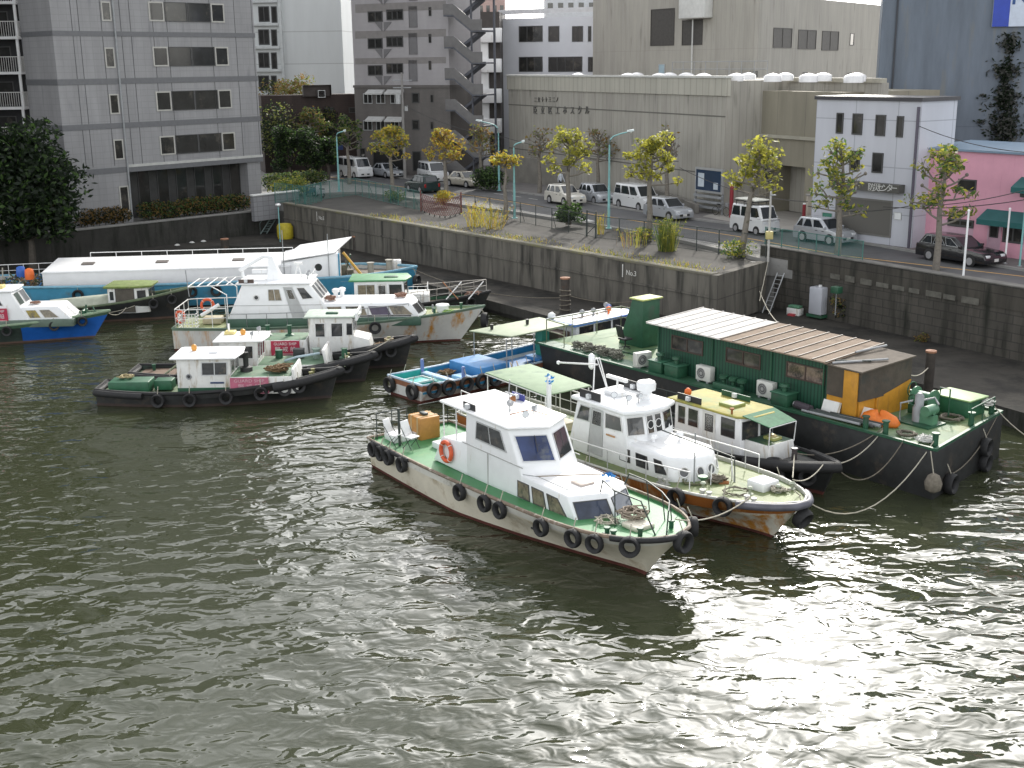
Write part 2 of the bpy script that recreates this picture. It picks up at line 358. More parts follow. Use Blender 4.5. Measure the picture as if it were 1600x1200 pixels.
def wall(name, label, a, b, z0, z1, th, mat, side=1, cap=None, pits=()):
    """a quay or parapet wall between plan points a and b, its face on the water side"""
    a, b = V2(a), V2(b); L_ = (b - a).length
    t = thing(name, label, 'wall', (a.x, a.y, z0), math.atan2(b.y - a.y, b.x - a.x))
    m = MB(); m.box(0, L_, 0, th, 0, z1 - z0); m.build('masonry', mat, t, uv=True)
    if cap: MB().box(-.02, L_ + .02, -.05, th + .05, z1 - z0 - .12, z1 - z0 + .03).build('coping', cap, t, bevel=.02)
    return t, L_
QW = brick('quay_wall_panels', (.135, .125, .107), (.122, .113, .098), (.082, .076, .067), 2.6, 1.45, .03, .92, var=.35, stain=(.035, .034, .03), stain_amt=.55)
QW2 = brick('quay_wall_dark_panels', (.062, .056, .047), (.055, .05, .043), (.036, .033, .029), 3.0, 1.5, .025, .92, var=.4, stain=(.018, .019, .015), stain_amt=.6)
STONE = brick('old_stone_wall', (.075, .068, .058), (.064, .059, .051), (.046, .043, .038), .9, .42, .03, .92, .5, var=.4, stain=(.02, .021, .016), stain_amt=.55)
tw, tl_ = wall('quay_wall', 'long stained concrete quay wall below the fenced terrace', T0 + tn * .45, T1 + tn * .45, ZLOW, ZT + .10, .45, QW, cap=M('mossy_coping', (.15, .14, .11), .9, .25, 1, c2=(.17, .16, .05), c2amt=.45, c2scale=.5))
MB().box(0, tl_, -.06, 0, 1.45, 1.58).build('ledge', QW, tw, uv=True)
MARK = M('white_marking_paint', (.62, .61, .58), .8, .2, 6)
for px, s_ in ((983, 'No.3'), (520, 'No.5')):
    p = P(px, 433 if px > 900 else 343, 2.6); x = (V2(p) - (T0 + tn * .45)).dot(td)
    text(tw, s_, .42, MARK, (x, -.006, 2.05), (R(90), 0, 0), 'painted_mark'); MB().box(x - .75, x - .68, -.008, 0, 1.75, 2.5).build('painted_mark', MARK, tw)
wall('quay_wall', 'short concrete return wall at the right end of the terrace', T1 + tn * .45 + td * .45, T2, ZLOW, ZT + .08, .5, QW)
lw2, _ = wall('quay_wall', 'concrete wall behind the leaning aluminium ladder', W2 - (W3 - W2).normalized() * .6, W3, ZLOW, 3.15, 1.6, QW, cap=CONC)
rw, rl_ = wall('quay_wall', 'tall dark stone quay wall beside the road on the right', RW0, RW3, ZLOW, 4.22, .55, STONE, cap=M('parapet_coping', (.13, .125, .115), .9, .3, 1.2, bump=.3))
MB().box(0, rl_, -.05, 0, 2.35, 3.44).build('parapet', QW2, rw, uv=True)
for i in range(9):
    x = 5.4 + i * 1.05; h = .12 + .1 * rnd.random()
    MB().box(x, x + .6 + .4 * rnd.random(), -.09, -.045, 2.38 - h * .5, 2.42 + h).build('pale_patch', M('pale_patch', (.11, .105, .09), .9, .35, 3), rw)
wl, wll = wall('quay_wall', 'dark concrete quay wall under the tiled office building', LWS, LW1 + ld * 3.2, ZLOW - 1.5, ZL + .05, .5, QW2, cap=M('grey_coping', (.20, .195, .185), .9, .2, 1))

# ------------------------------------------------------------ road and pavements
NK = [V2(P(x, y, ZR)) for x, y in ((470, 274), (560, 291), (700, 312), (900, 347), (1100, 381))]; NK += [Vector((19.6, 62.8)), Vector((25.2, 54.4)), Vector((46, 21))]
NK[0] = NK[1] + (NK[1] - NK[2]).normalized() * 22
FK = [V2(P(x, y, ZR)) for x, y in ((560, 271), (720, 290), (850, 307), (1062, 341), (1250, 364), (1400, 390), (1600, 424))]; FK += [FK[-1] + (FK[-1] - FK[-2]).normalized() * 35]
FK = [FK[0] + (FK[0] - FK[1]).normalized() * 40] + FK
NK[0] = NK[1] + (NK[1] - NK[2]).normalized() * 55
g = poly_obj('road', NK + FK[::-1], 2.4, ZR, ASPH); struct(g)
def strip(a, b, wd, z, name, mat):
    a, b = V2(a), V2(b); d = (b - a).normalized(); nn = Vector((-d.y, d.x)) * wd / 2
    m = MB(); m.add([(*(a - nn), z), (*(b - nn), z), (*(b + nn), z), (*(a + nn), z)], [(0, 1, 2, 3)])
    return m
YEL = M('yellow_road_paint', (.55, .33, .10), .8, .25, 2); RWH = M('white_road_paint', (.55, .55, .53), .8, .25, 2)
YL = [V2(P(x, y, ZR)) for x, y in ((480, 271), (573, 285), (738, 306), (900, 331), (1150, 369), (1320, 400), (1600, 432))]
yl = MB()
for a, b in zip(YL, YL[1:] + [YL[-1] + (YL[-1] - YL[-2])]):
    s_ = strip(a, b, .16, ZR + .004, '', None); yl.add(s_.v, s_.f)
tag(yl.build('road_marking', YEL, fix=False), kind='structure')
ws = MB()
for a, b in zip(NK[:-1], NK[1:]):
    d = (b - a).normalized(); nn = Vector((-d.y, d.x)) * .55; s_ = strip(a + nn, b + nn, .13, ZR + .004, '', None); ws.add(s_.v, s_.f)
a = P(868, 331, ZR); b = P(925, 346, ZR); s_ = strip(V2(a), V2(b), .5, ZR + .004, '', None); ws.add(s_.v, s_.f)
for x, y in ((772, 302), (800, 306), (826, 310)): s_ = strip(V2(P(x, y, ZR)), V2(P(x + 14, y + 2, ZR)), .12, ZR + .004, '', None); ws.add(s_.v, s_.f)
tag(ws.build('road_marking', RWH, fix=False), kind='structure')
# near pavement between terrace and road, far pavement between road and buildings
KERB = M('kerb_stone', (.27, .265, .255), .85, .15, 2)
tb = [Vector((-21.5, 107)), Vector((-13.5, 108.5)), Vector((-7.2, 101.2)), Vector((.6, 91.8)), Vector((9.6, 78.6)), T2 + Vector((-.3, .5)), RW0 + Vector((.3, -.9)), RW1 + Vector((.5, .4)), RW2 + Vector((.5, .4)), RW3 + Vector((.5, .4))]
g = poly_obj('pavement', NK[::-1] + [Vector((-60, 150)), Vector((-40, 120))] + tb, 2.6, ZS, PAVE); struct(g)
g = poly_obj('pavement', FK + [Vector((60, 60)), Vector((40, 140)), Vector((-10, 190)), Vector((-40, 190))], 2.6, ZS, M('far_pavement', (.16, .15, .145), .85, .15, 1.2, bump=.15)); struct(g)
for line in (NK, FK):
    k = MB()
    for a, b in zip(line[:-1], line[1:]):
        d = (b - a).normalized(); nn = Vector((-d.y, d.x)); c = (a + b) / 2
        k.obox((c.x, c.y, 0), d, nn, (b - a).length / 2, .09, ZR - .2, ZS + .02)
    tag(k.build('kerb', KERB), kind='structure')
pm = MB()
for (x, y, w_, l_) in ((900, 345, 1.2, 5), (1070, 372, .8, 7), (1230, 395, 1.4, 4), (780, 318, .9, 6), (1400, 412, 1.0, 6), (660, 296, 1.2, 6)):
    c = P(x, y, ZR + .003); d = Vector((.55, -.83, 0)); e = Vector((.83, .55, 0)); pm.add([c - d * l_ / 2 - e * w_ / 2, c + d * l_ / 2 - e * w_ / 2, c + d * l_ / 2 + e * w_ / 2, c - d * l_ / 2 + e * w_ / 2], [(0, 1, 2, 3)])
tag(pm.build('road_patch', M('asphalt_patch', (.05, .05, .052), .9, .2, 1), fix=False), kind='structure')
for i, (x, y) in enumerate(((1160, 405), (1180, 410))):
    o = MB().disc(P(x, y, ZT - .01), (0, 0, 1), .32, 16, .025).build('manhole_cover', M('cast_iron', (.03, .028, .026), .7, .3, 4)); tag(o, ('left round iron cover near the right end of the terrace', 'round iron cover nearest the terrace return wall')[i], 'manhole cover')
# paved entrance to the hall's service yard
q = [P(x, y, ZS + .006) for x, y in ((1098, 338), (1160, 320), (1270, 336), (1262, 362), (1200, 358))]
m = MB(); m.add(q, [tuple(range(5))]); tag(m.build('path', M('pale_forecourt', (.34, .32, .29), .85, .15, 1), fix=False), kind='structure')
# ------------------------------------------------------------ buildings
class Bld:
    """a building whose front wall runs from A to B (left to right as seen from the water); local x along the front, y into the depth"""
    def __init__(s, name, label, A, B, z0, z1, depth, mat, cat='building', roofmat=None, wall=True):
        s.A, s.B = V2(A), V2(B); s.d = (s.B - s.A).normalized(); s.W = (s.B - s.A).length; s.z0, s.z1, s.D = z0, z1, depth
        s.n = Vector((s.d.y, -s.d.x))                            # outward
        s.o = thing(name, label, cat, (s.A.x, s.A.y, 0), math.atan2(s.d.y, s.d.x))
        if wall: MB().box(0, s.W, 0, depth, z0, z1).build('wall', mat, s.o, uv=True)
        if roofmat: MB().box(-.15, s.W + .15, -.15, depth + .15, z1, z1 + .35).build('roof', roofmat, s.o)
    def sz(s, px, py, off=0.0):
        r = ray(px, py); k = (s.A.dot(s.n) + off) / (r.x * s.n.x + r.y * s.n.y)
        return ((Vector((r.x, r.y)) * k - s.A).dot(s.d), CH + r.z * k)
    def win(s, x0, y0, x1, y1, glass=None, frame=None, name='window', fw=.07, bars=0, hbars=0, par=None, off=0.0, proud=.05):
        """from a photo rectangle (left top, right bottom) taken on the front wall"""
        a, zt = s.sz(x0, y0, off); b, zb = s.sz(x1, y1, off); a2, _ = s.sz(x0, y1, off); b2, _ = s.sz(x1, y0, off)
        u0, u1 = (a + a2) / 2, (b + b2) / 2
        return s.rect(u0, u1, zb, zt, glass, frame, name, fw, bars, hbars, off, proud)
    def rect(s, u0, u1, zb, zt, glass=None, frame=None, name='window', fw=.07, bars=0, hbars=0, off=0.0, proud=.05):
        q = [(u0, -off, zb), (u1, -off, zb), (u1, -off, zt), (u0, -off, zt)]
        return panel_pts(s.o, q, glass or GLASS, frame or ALU, name, fw, proud, bars, hbars)
    def side(s, u0, u1, zb, zt, left=False, **k):
        """a window on the end wall; u measured from the front corner into the depth"""
        q = [(0, u1, zb), (0, u0, zb), (0, u0, zt), (0, u1, zt)] if left else [(s.W, u0, zb), (s.W, u1, zb), (s.W, u1, zt), (s.W, u0, zt)]
        return panel_pts(s.o, q, k.get('glass', GLASS), k.get('frame', ALU), 'window', k.get('fw', .07), .05, k.get('bars', 0), 0)
    def slab(s, name, u0, u1, y0, y1, z0, z1, mat, **k): return MB().box(u0, u1, y0, y1, z0, z1).build(name, mat, s.o, **k)

# --- tiled office building, left
tile = brick('grey_tile_cladding', (.275, .272, .278), (.262, .26, .266), (.222, .22, .226), .62, .46, .016, .5, var=.14, stain=(.15, .15, .165), stain_amt=.15)
tile2 = M('dark_tile_band', (.135, .137, .145), .5, .1, 4)
A0 = Vector((-33.4, 92.0)); B0 = Vector((-21.3, 105.4))
ob = Bld('office_building', 'grey tiled office building with ribbon windows standing over the left quay', A0, B0, 7.15, 33, 4.8, tile)
s_end, z_lo = ob.sz(203, 286)
MB().box(0, s_end, .0, 4.8, 1, 7.15 - .003).build('wall', tile, ob.o, uv=True)
MB().box(s_end + .003, ob.W, 2.2, 4.8, 1, 7.15 - .003).build('wall', M('dark_lobby_wall', (.05, .05, .05), .4, .2), ob.o)
MB().box(s_end - .02, ob.W + .03, -.05, .1, 7.0, 7.2).build('soffit_edge', M('pale_soffit', (.45, .45, .43), .6), ob.o)
u, _ = ob.sz(390, 285); ob.slab('pillar', u, u + 1.3, .15, 1.3, 1, 7.14, tile, uv=True)
for k in range(7):
    u0 = s_end + .2 + k * (ob.W - s_end - .4) / 7
    panel_pts(ob.o, [(u0, 2.2, 3.2), (u0 + 1.1, 2.2, 3.2), (u0 + 1.1, 2.2, 6.8), (u0, 2.2, 6.8)], GLASS, DARKFRAME, 'window', .08, .06)
for (ya, yb) in ((48, 56), (124, 133), (196, 205), (268, 277), (-28, -20)):
    _, za = ob.sz(100, ya); _, zb = ob.sz(100, yb)
    MB().box(-.03, ob.W + .03, -.035, 4.83, zb, za).build('band', tile2, ob.o)
for r, (yl_, yh, xs) in enumerate(((2, 33, 158), (74, 106, 164), (147, 178, 171), (218, 249, 178), (291, 330, 187), (-72, -40, 152))):
    ob.win(xs, yl_, xs + 15, yh, frame=M('pale_frame', (.42, .41, .38), .5), fw=.1)
for i, (y0, y1, x0) in enumerate(((2, 33, 230), (73, 104, 237), (143, 174, 242), (213, 243, 248), (-70, -38, 224))):
    a, zt = ob.sz(x0, y0); _, zb = ob.sz(x0, y1); b, _ = ob.sz(x0 + 119, y0 - 3)
    w_ = (b - a); e = [a, a + w_ * .2, a + w_ * .5, a + w_ * .81, b]
    for k in range(4):
        ob.rect(e[k] + .03, e[k + 1] - .03, zb, zt, frame=MATS['pale_frame'] if k in (0, 3) else DARKFRAME, fw=.11 if k in (0, 3) else .05)
for k, x0 in enumerate((106 + 8, 125, 160, 190, 205, 240, 262, 330, 368, 395)):
    u, _ = ob.sz(x0, 60); ob.slab('joint', u, u + .045, -.012, 0, 7.2, 33, M('joint_sealant', (.07, .07, .075), .7))
u, _ = ob.sz(180, 60); MB().tube([(u, -.1, 3), (u, -.1, 33)], .07).build('downpipe', STEELG, ob.o)
MB().box(ob.W - 3.4, ob.W + 1.4, -3.0, -2.6, 2.0, 4.1).build('garden_wall', brick('garden_wall_tile', (.24, .24, .25), (.22, .22, .23), (.12, .12, .12), .6, .4, .015), ob.o, uv=True)
MB().box(ob.W - 3.45, ob.W + 1.45, -3.06, -2.54, 4.1, 4.22).build('garden_wall_cap', M('bright_cap', (.7, .7, .68), .4), ob.o, bevel=.02)

# --- apartment block with white balconies, far left
ap = Bld('apartment_building', 'dark apartment block with white railed balconies at the far left', (-62, 106), (-37.5, 107.5), 2, 40, 10, M('dark_render', (.022, .022, .025), .7, .2))
MB().box(-6, 13.5, -24, -.01, 2, 40).build('wing', MATS['dark_render'], ap.o)  # unseen block added out of view to shade the office's end wall
for f, y in enumerate((-2, 53, 108, 163, 217)):
    for (xa, xb) in ((6, 26 + 4.6 * f),):
        _, zb = ap.sz(20, y + 4, 1.2); e, _ = ap.sz(xb, y, 1.2); zt = zb + 1.25
        bal = MB().box(e - 14, e, -1.6, 0, zb - .22, zb).build('balcony', WHITE, ap.o)
        rl = MB(); rl.box(e - 14, e, -1.6, -1.55, zt - .06, zt); rl.box(e - .05, e, -1.6, 0, zt - .06, zt)
        for k in range(72): rl.box(e - .03 - k * .19, e - k * .19, -1.59, -1.56, zb, zt - .06)
        for k in range(8): rl.box(e - .04, e - .01, -1.5 + k * .19, -1.47 + k * .19, zb, zt - .06)
        rl.build('railing', STEELW, bal)
        panel_pts(ap.o, [(e - 5.2, 0, zb + .1), (e - 1.2, 0, zb + .1), (e - 1.2, 0, zb + 2.1), (e - 5.2, 0, zb + 2.1)], GLASS, DARKFRAME, 'window', .08, .05, 1)
        MB().box(e - .22, e - .02, -1.5, -1.3, zb, zb + 2.95).build('column', WHITE, ap.o)

# --- white apartment tower behind
wt = Bld('apartment_building', 'tall white apartment tower with a blank side wall behind the office block', (-34.5, 150.0), (-19.6, 148.2), 3, 31, 12, brick('white_render', (.58, .60, .60), (.57, .59, .59), (.40, .41, .41), 40, 3.7, .05, .6, var=.05))
for f in range(5):
    y = -26 + f * 36
    e0 = wt.win(404, y, 421, y + 24, bars=1, frame=DARKFRAME, fw=.12); wt.win(424, y, 433, y + 26, frame=DARKFRAME, fw=.12)
    MB().box(0, wt.sz(436, 30)[0], -.4, 0, wt.sz(420, y + 26)[1] - .3, wt.sz(420, y + 26)[1]).build('band', M('white_band', (.5, .52, .52), .6), wt.o)
u, _ = wt.sz(438, 60); wt.slab('pilaster', u, u + .35, -.35, 0, 3, 31, MATS['white_band'])
db = Bld('shop_building', 'low dark brown brick building below the white tower', P(415, 268, 3.8), P(562, 262, 3.8), 3, 11.6, 3, brick('brown_brick', (.052, .036, .032), (.045, .032, .03), (.03, .026, .025), .5, .2, .012, .8, .5, var=.25))
db.win(472, 133, 516, 150, M('brown_tile', (.045, .033, .03), .6), MATS['brown_tile'], 'wall_panel', .02, proud=.6)
db.win(495, 141, 506, 152, M('pale_panel', (.4, .42, .45), .6), ALU, 'sign_panel', .04, proud=.7)
for x in (480, 507, 545): db.win(x, 168, x + 13, 176, frame=DARKFRAME)
for x in (440, 470, 500, 530): db.win(x, 200, x + 18, 225, frame=DARKFRAME)
aw = db.win(509, 227, 536, 234, M('blue_awning', (.03, .06, .2), .6), MATS['blue_awning'], 'awning', .0)

# --- mid-rise with triangular panels, centre left
lil = brick('lilac_grey_tile', (.38, .36, .37), (.36, .345, .355), (.26, .25, .255), .3, .12, .01, .6, .5, var=.1)
brn = brick('brown_grey_tile', (.145, .132, .125), (.13, .12, .115), (.09, .085, .08), .3, .12, .01, .6, .5, var=.18)
mA = P(560, 268, 3.8); mB = P(706, 274, 3.8)
mr = Bld('apartment_building', 'lilac grey mid-rise apartment building above a brown tiled base', mA, mB, 3, 27, 6, lil, wall=False)
zc = mr.sz(620, 133)[1]; MB().box(0, mr.W, 0, 6, zc, 27).build('wall', lil, mr.o, uv=True)
MB().box(-.04, mr.W + .04, -.06, 6.04, 3, zc - .003).build('wall', brn, mr.o, uv=True)
MB().box(-.1, mr.W + .1, -.16, 6.1, zc - .25, zc).build('cornice', M('brown_cornice', (.12, .11, .105), .6), mr.o)
for f in range(4):
    y = 15 + (f - 1) * 42
    mr.win(575, y + 3, 598, y + 19, bars=1, frame=DARKFRAME, fw=.1); mr.win(604, y, 630, y + 16, bars=2, frame=DARKFRAME, fw=.1)
    mr.win(639, y - 5, 652, y + 28, M('grey_recess', (.16, .155, .16), .6), MATS['grey_recess'], 'recess', .02)
    mr.win(670, y - 4, 674, y + 10, frame=DARKFRAME, fw=.05)
    (u0, z0), (u1, z1), (u2, z2) = mr.sz(586, y + 20), mr.sz(612, y + 18), mr.sz(599, y + 34)
    mm = MB(); mm.loft([(u0, -.001, z0), (u2 - .12, -.001, z0), (u2 - .12, -.001, z2)], [(u0, -.06, z0), (u2 - .12, -.06, z0), (u2 - .12, -.06, z2)])
    mm.loft([(u2 + .12, -.001, z0), (u1, -.001, z0), (u2 + .12, -.001, z2)], [(u2 + .12, -.06, z0), (u1, -.06, z0), (u2 + .12, -.06, z2)])
    mm.build('triangular_panel', MATS['grey_recess'], mr.o)
    mr.win(555, y + 34, 697, y + 42, M('taupe_band', (.22, .205, .2), .6), MATS['taupe_band'], 'band', .0)
for y in (146, 188):
    for x in (568, 588, 610): mr.win(x, y, x + 14, y + 16, frame=ALU, bars=1, off=.065)
    mr.win(644, y - 1, 655, y + 15, frame=DARKFRAME, fw=.1, off=.065); mr.win(673, y + 2, 677, y + 14, frame=DARKFRAME, fw=.05, off=.065)
    u0, z0 = mr.sz(576, y - 7); u1, _ = mr.sz(602, y - 7); u2, _ = mr.sz(606, y - 7); u3, _ = mr.sz(632, y - 7)
    for a, b in ((u0, u1), (u2, u3)):
        mm = MB(); mm.loft([(a, -.07, z0 - .3), (b, -.07, z0 - .3), (b, -.07, z0 - .05), (a, -.07, z0 - .05)], [(a, -.7, z0 - .55), (b, -.7, z0 - .55), (b, -.7, z0 - .4), (a, -.7, z0 - .4)]); mm.build('awning', M('pale_awning', (.5, .5, .49), .5), mr.o)
mr.win(645, 236, 658, 268, M('dark_doorway', (.015, .015, .015), .5), DARKFRAME, 'door', .1, off=.065)
mr.win(583, 226, 632, 268, MATS['dark_doorway'], DARKFRAME, 'door', .12, off=.065); mr.win(563, 231, 571, 250, frame=DARKFRAME, off=.065)
mr.win(583, 222, 632, 228, MATS['pale_awning'], MATS['pale_awning'], 'sign_board', .02, proud=.4, off=.065)
nb = thing('notice_board', 'small white notice board beside the brown building doorway', 'notice board', P(666, 272, ZS)); MB().box(-.8, .8, -.05, .05, .9, 2.8).build('panel', WHITE, nb); MB().box(-.35, .35, -.07, -.05, 1.2, 1.7).add([], []).box(-.35, .35, -.07, -.05, 1.9, 2.4).build('poster', DARKFRAME, nb)
MB().box(-.75, -.65, -.04, .04, 0, .9).box(.65, .75, -.04, .04, 0, .9).build('post', STEELG, nb)
# outside steel stair on its right end
st = MB(); sr = MB(); a, _ = mr.sz(706, 100); bR = a + 4.3
for f in range(9):
    zb = mr.sz(706, 40)[1] + (3 - f) * 2.95 - 2.0
    if zb < 3: break
    st.box(a, a + 1.2, -1.3, 1.2, zb - .15, zb); st.box(bR - 1.2, bR, -1.3, 1.2, zb - 1.62, zb - 1.47)
    st.loft([(a + 1.1, -1.3, zb - .22), (bR - 1.1, -1.3, zb - 1.72), (bR - 1.1, -1.3, zb - 1.42), (a + 1.1, -1.3, zb + .08)], [(a + 1.1, -.1, zb - .22), (bR - 1.1, -.1, zb - 1.72), (bR - 1.1, -.1, zb - 1.42), (a + 1.1, -.1, zb + .08)])
    st.loft([(a + 1.1, .1, zb - 3.05), (bR - 1.1, .1, zb - 1.72), (bR - 1.1, .1, zb - 1.42), (a + 1.1, .1, zb - 2.75)], [(a + 1.1, 1.2, zb - 3.05), (bR - 1.1, 1.2, zb - 1.72), (bR - 1.1, 1.2, zb - 1.42), (a + 1.1, 1.2, zb - 2.75)])
    sr.loft([(a, -1.34, zb), (a + 1.1, -1.34, zb), (a + 1.1, -1.34, zb + 1.0), (a, -1.34, zb + 1.0)], [(a, -1.3, zb), (a + 1.1, -1.3, zb), (a + 1.1, -1.3, zb + 1.0), (a, -1.3, zb + 1.0)])
    sr.loft([(a + 1.1, -1.34, zb), (bR - 1.1, -1.34, zb - 1.5), (bR - 1.1, -1.34, zb - .5), (a + 1.1, -1.34, zb + 1.0)], [(a + 1.1, -1.3, zb), (bR - 1.1, -1.3, zb - 1.5), (bR - 1.1, -1.3, zb - .5), (a + 1.1, -1.3, zb + 1.0)])
    sr.loft([(bR - 1.1, -1.34, zb - 1.5), (bR, -1.34, zb - 1.5), (bR, -1.34, zb - .5), (bR - 1.1, -1.34, zb - .5)], [(bR - 1.1, -1.3, zb - 1.5), (bR, -1.3, zb - 1.5), (bR, -1.3, zb - .5), (bR - 1.1, -1.3, zb - .5)])
st.box(a + 2.2, a + 2.35, .0, .15, 3, 27); st.box(bR - .15, bR, 1.0, 1.2, 3, 27)
so = st.build('staircase', M('blue_grey_steel', (.10, .105, .125), .5, .2), mr.o); sr.build('railing', M('grey_stair_screen', (.15, .145, .145), .5, .15), so)

# --- dark building with white curved balconies behind the stair
dk = Bld('apartment_building', 'dark brown block with white stair balconies behind the steel staircase', (-7.5, 137), (-.9, 136.5), 3, 20, 9, M('dark_brown_render', (.055, .048, .045), .7, .2))
for y0, y1 in ((92, 113), (139, 161), (186, 208), (44, 66)):
    (u0, zt), (u1, zb) = dk.sz(748, y0, 1.5), dk.sz(783, y1, 1.5)
    MB().box(u0, u1, -1.5, -.02, zb, zt).build('balcony', WHITE, dk.o, bevel=.06)
u0, _ = dk.sz(747, 100); u1, _ = dk.sz(764, 100); dk.slab('column', u0, u1, -.9, -.01, 3, dk.sz(750, 61)[1], WHITE)
# --- white block with two rows of windows
wb = Bld('office_building', 'white office block with two rows of dark windows beside the tall hall', (-1.0, 141.0), (12.5, 133.5), 3, 19.4, 10, M('white_render_wall', (.62, .63, .67), .6, .05, .5))
zt = wb.sz(860, 13)[1]
wb.slab('parapet', 0, wb.W, -.1, .2, zt - .5, zt, M('white_parapet', (.6, .6, .62), .6))
for (x0, x1, b) in ((811, 848, 2), (857, 874, 0), (894, 911, 1), (919, 924, 0), (931, 936, 0)): wb.win(x0, 41, x1, 65, bars=b, frame=DARKFRAME, fw=.1)
for (x0, x1, b) in ((811, 848, 2), (857, 910, 3), (919, 944, 1)): wb.win(x0, 89, x1, 112, bars=b, frame=DARKFRAME, fw=.1)
# distant blocks glimpsed over its roof
for (x0, x1, yt, c, lab, Yd) in ((726, 790, -3, (.42, .30, .27), 'distant pinkish block above the white building', 210), (852, 948, -6, (.48, .50, .52), 'distant pale block beside the tall hall roof', 230), (700, 730, -60, (.4, .41, .43), 'distant grey block behind the steel staircase', 190)):
    r0, r1 = ray(x0, 60), ray(x1, 60); k0, k1 = Yd / r0.y, Yd / r1.y; rt = ray(x0, yt)
    d = Bld('apartment_building', lab, (r0.x * k0, Yd), (r1.x * k1, Yd), 3, CH + rt.z * Yd / rt.y, 12, M('distant_' + str(x0), c, .7))
    for i in range(6):
        for f in range(6):
            u = (i + .25) * d.W / 6; zz = d.z1 - 2.6 - f * 3
            MB().box(u, u + d.W / 12, -.05, 0, zz, zz + 1.4).build('window', GLASS, d.o)

# --- low hall with skylight domes and tall hall behind it
hA = V2(P(785, 263, 3.8)); hd = Vector((.43, -.903)); hB0 = V2(P(1090, 324, 3.8)); hA = hB0 - hd * 33.2
hall_m = brick('ribbed_beige_concrete', (.35, .333, .295), (.34, .323, .285), (.295, .28, .25), .62, 60, .05, .75, var=.16, stain=(.15, .145, .125), stain_amt=.25)
hl = Bld('exhibition_hall', 'long low beige ribbed hall with skylight domes along its roof edge', hA, hB0 + hd * 3.2, 3, 13.15, 14, hall_m)
hx_ = hl.sz(1377, 150, -5.5)[0]
hl.slab('wall', hl.W + .003, hx_, 5.5, 6.1, 3, 13.0, hall_m, uv=True); hl.slab('parapet_cap', hl.W + .2, hx_, 5.4, 5.9, 13.0, 13.3, M('beige_ledge', (.36, .34, .28), .7))
hlip = MB().box(-.12, hl.W + .12, -.12, .3, 12.1, 13.35); hlip.build('parapet', brick('parapet_beige', (.42, .405, .35), (.41, .395, .34), (.33, .315, .27), .8, 60, .06, .7, var=.12), hl.o, uv=True)
hl.slab('parapet_cap', -.2, hl.W + .2, -.2, .4, 13.35, 13.5, M('pale_roof_cap', (.55, .55, .52), .5))
for z in (6.4, 10.6): hl.slab('joint', 0, hl.W, -.02, 0, z, z + .09, M('wall_joint', (.13, .125, .11), .8))
sky_m = M('skylight_plastic', (.75, .74, .74), .25, .05, 2)
for i, x in enumerate((885, 926, 962, 975, 1010, 1000, 1078, 1092, 1128, 1148, 1185, 1205, 1240, 1256, 1310)):
    u, _ = hl.sz(x, 131); dy = 1.2 if i % 2 == 0 else 4.4
    MB().lathe((u, dy, 13.1), [(.62, 0), (.62, .38), (.55, .43), (.35, .52), (.12, .57), (.02, .58)], 16).build('skylight', sky_m, hl.o, smooth=60)
rail = MB()
u0, _ = hl.sz(941, 120); u1, _ = hl.sz(1080, 120)
for z in (13.9, 14.5): rail.tube([(u0, 7, z), (u1, 7, z)], .03)
for k in range(9): rail.tube([(u0 + (u1 - u0) * k / 8,) + (7, 13.1), (u0 + (u1 - u0) * k / 8,) + (7, 14.5)], .03)
rail.build('roof_railing', STEELG, hl.o)
LET = M('sign_letters', (.12, .118, .11), .6)
for row, (y, x0, dx, n_, sz_) in enumerate(((156, 837, 5.7, 7, .5), (173, 837, 11.6, 8, .8))):
    for k in range(n_):
        u, z = hl.sz(x0 + dx * k, y); ch = ('臣立区工ホスクル' if row else '二立十十三二ノ')[k]
        text(hl.o, ch, sz_, LET, (u, -.05, z), (R(90), 0, 0), 'sign_letter', .04)
# low ramp wall along the foot of the hall
rm = thing('retaining_wall', 'curving beige ramp wall at the foot of the low hall', 'wall', (0, 0, 0))
pts = [V2(P(x, y, ZS)) for x, y in ((786, 283), (840, 288), (880, 291), (935, 297), (985, 309), (1040, 322), (1086, 334))]
m = MB()
for i, (a, b) in enumerate(zip(pts[:-1], pts[1:])):
    h0, h1 = 2.6 - i * .32, 2.6 - (i + 1) * .32; d = (b - a).normalized(); nn = Vector((-d.y, d.x)) * .3
    m.loft([(*a, ZS), (*b, ZS), (*(b + nn), ZS), (*(a + nn), ZS)], [(*a, ZS + h0), (*b, ZS + h1), (*(b + nn), ZS + h1), (*(a + nn), ZS + h0)])
m.build('masonry', M('ramp_concrete', (.19, .18, .16), .85, .2, 1), rm)
# lower wing of the hall with the vehicle entrance, right of it
wg = Bld('exhibition_hall', 'beige service wing of the hall with an open vehicle bay', P(1168, 324, 3.8), P(1305, 345, 3.8), 7.2, 12.4, 9, brick('wing_beige', (.255, .235, .185), (.245, .225, .175), (.19, .175, .14), 3, 60, .03, .8, var=.15))
wg.o['category'] = 'hall'
uo0, _ = wg.sz(1196, 330); uo1, _ = wg.sz(1255, 330)
wg.slab('wall', 0, uo0, 0, 9, 2, 7.2 - .003, MATS['wing_beige'], uv=True); wg.slab('wall', uo1, wg.W, 0, 9, 2, 7.2 - .003, MATS['wing_beige'], uv=True)
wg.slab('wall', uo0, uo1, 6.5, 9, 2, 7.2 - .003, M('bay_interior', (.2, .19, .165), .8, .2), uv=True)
wg.slab('ledge', -.1, wg.W, -.25, 0, wg.sz(1260, 216)[1] - .12, wg.sz(1260, 216)[1] + .1, MATS['beige_ledge'])
lm = MB().lathe((wg.sz(1219, 246)[0], -.5, wg.sz(1219, 249)[1]), [(.05, 0), (.28, .05), (.22, .35), (.06, .45)], 12); lm.build('wall_lamp', ALU, wg.o, smooth=60)
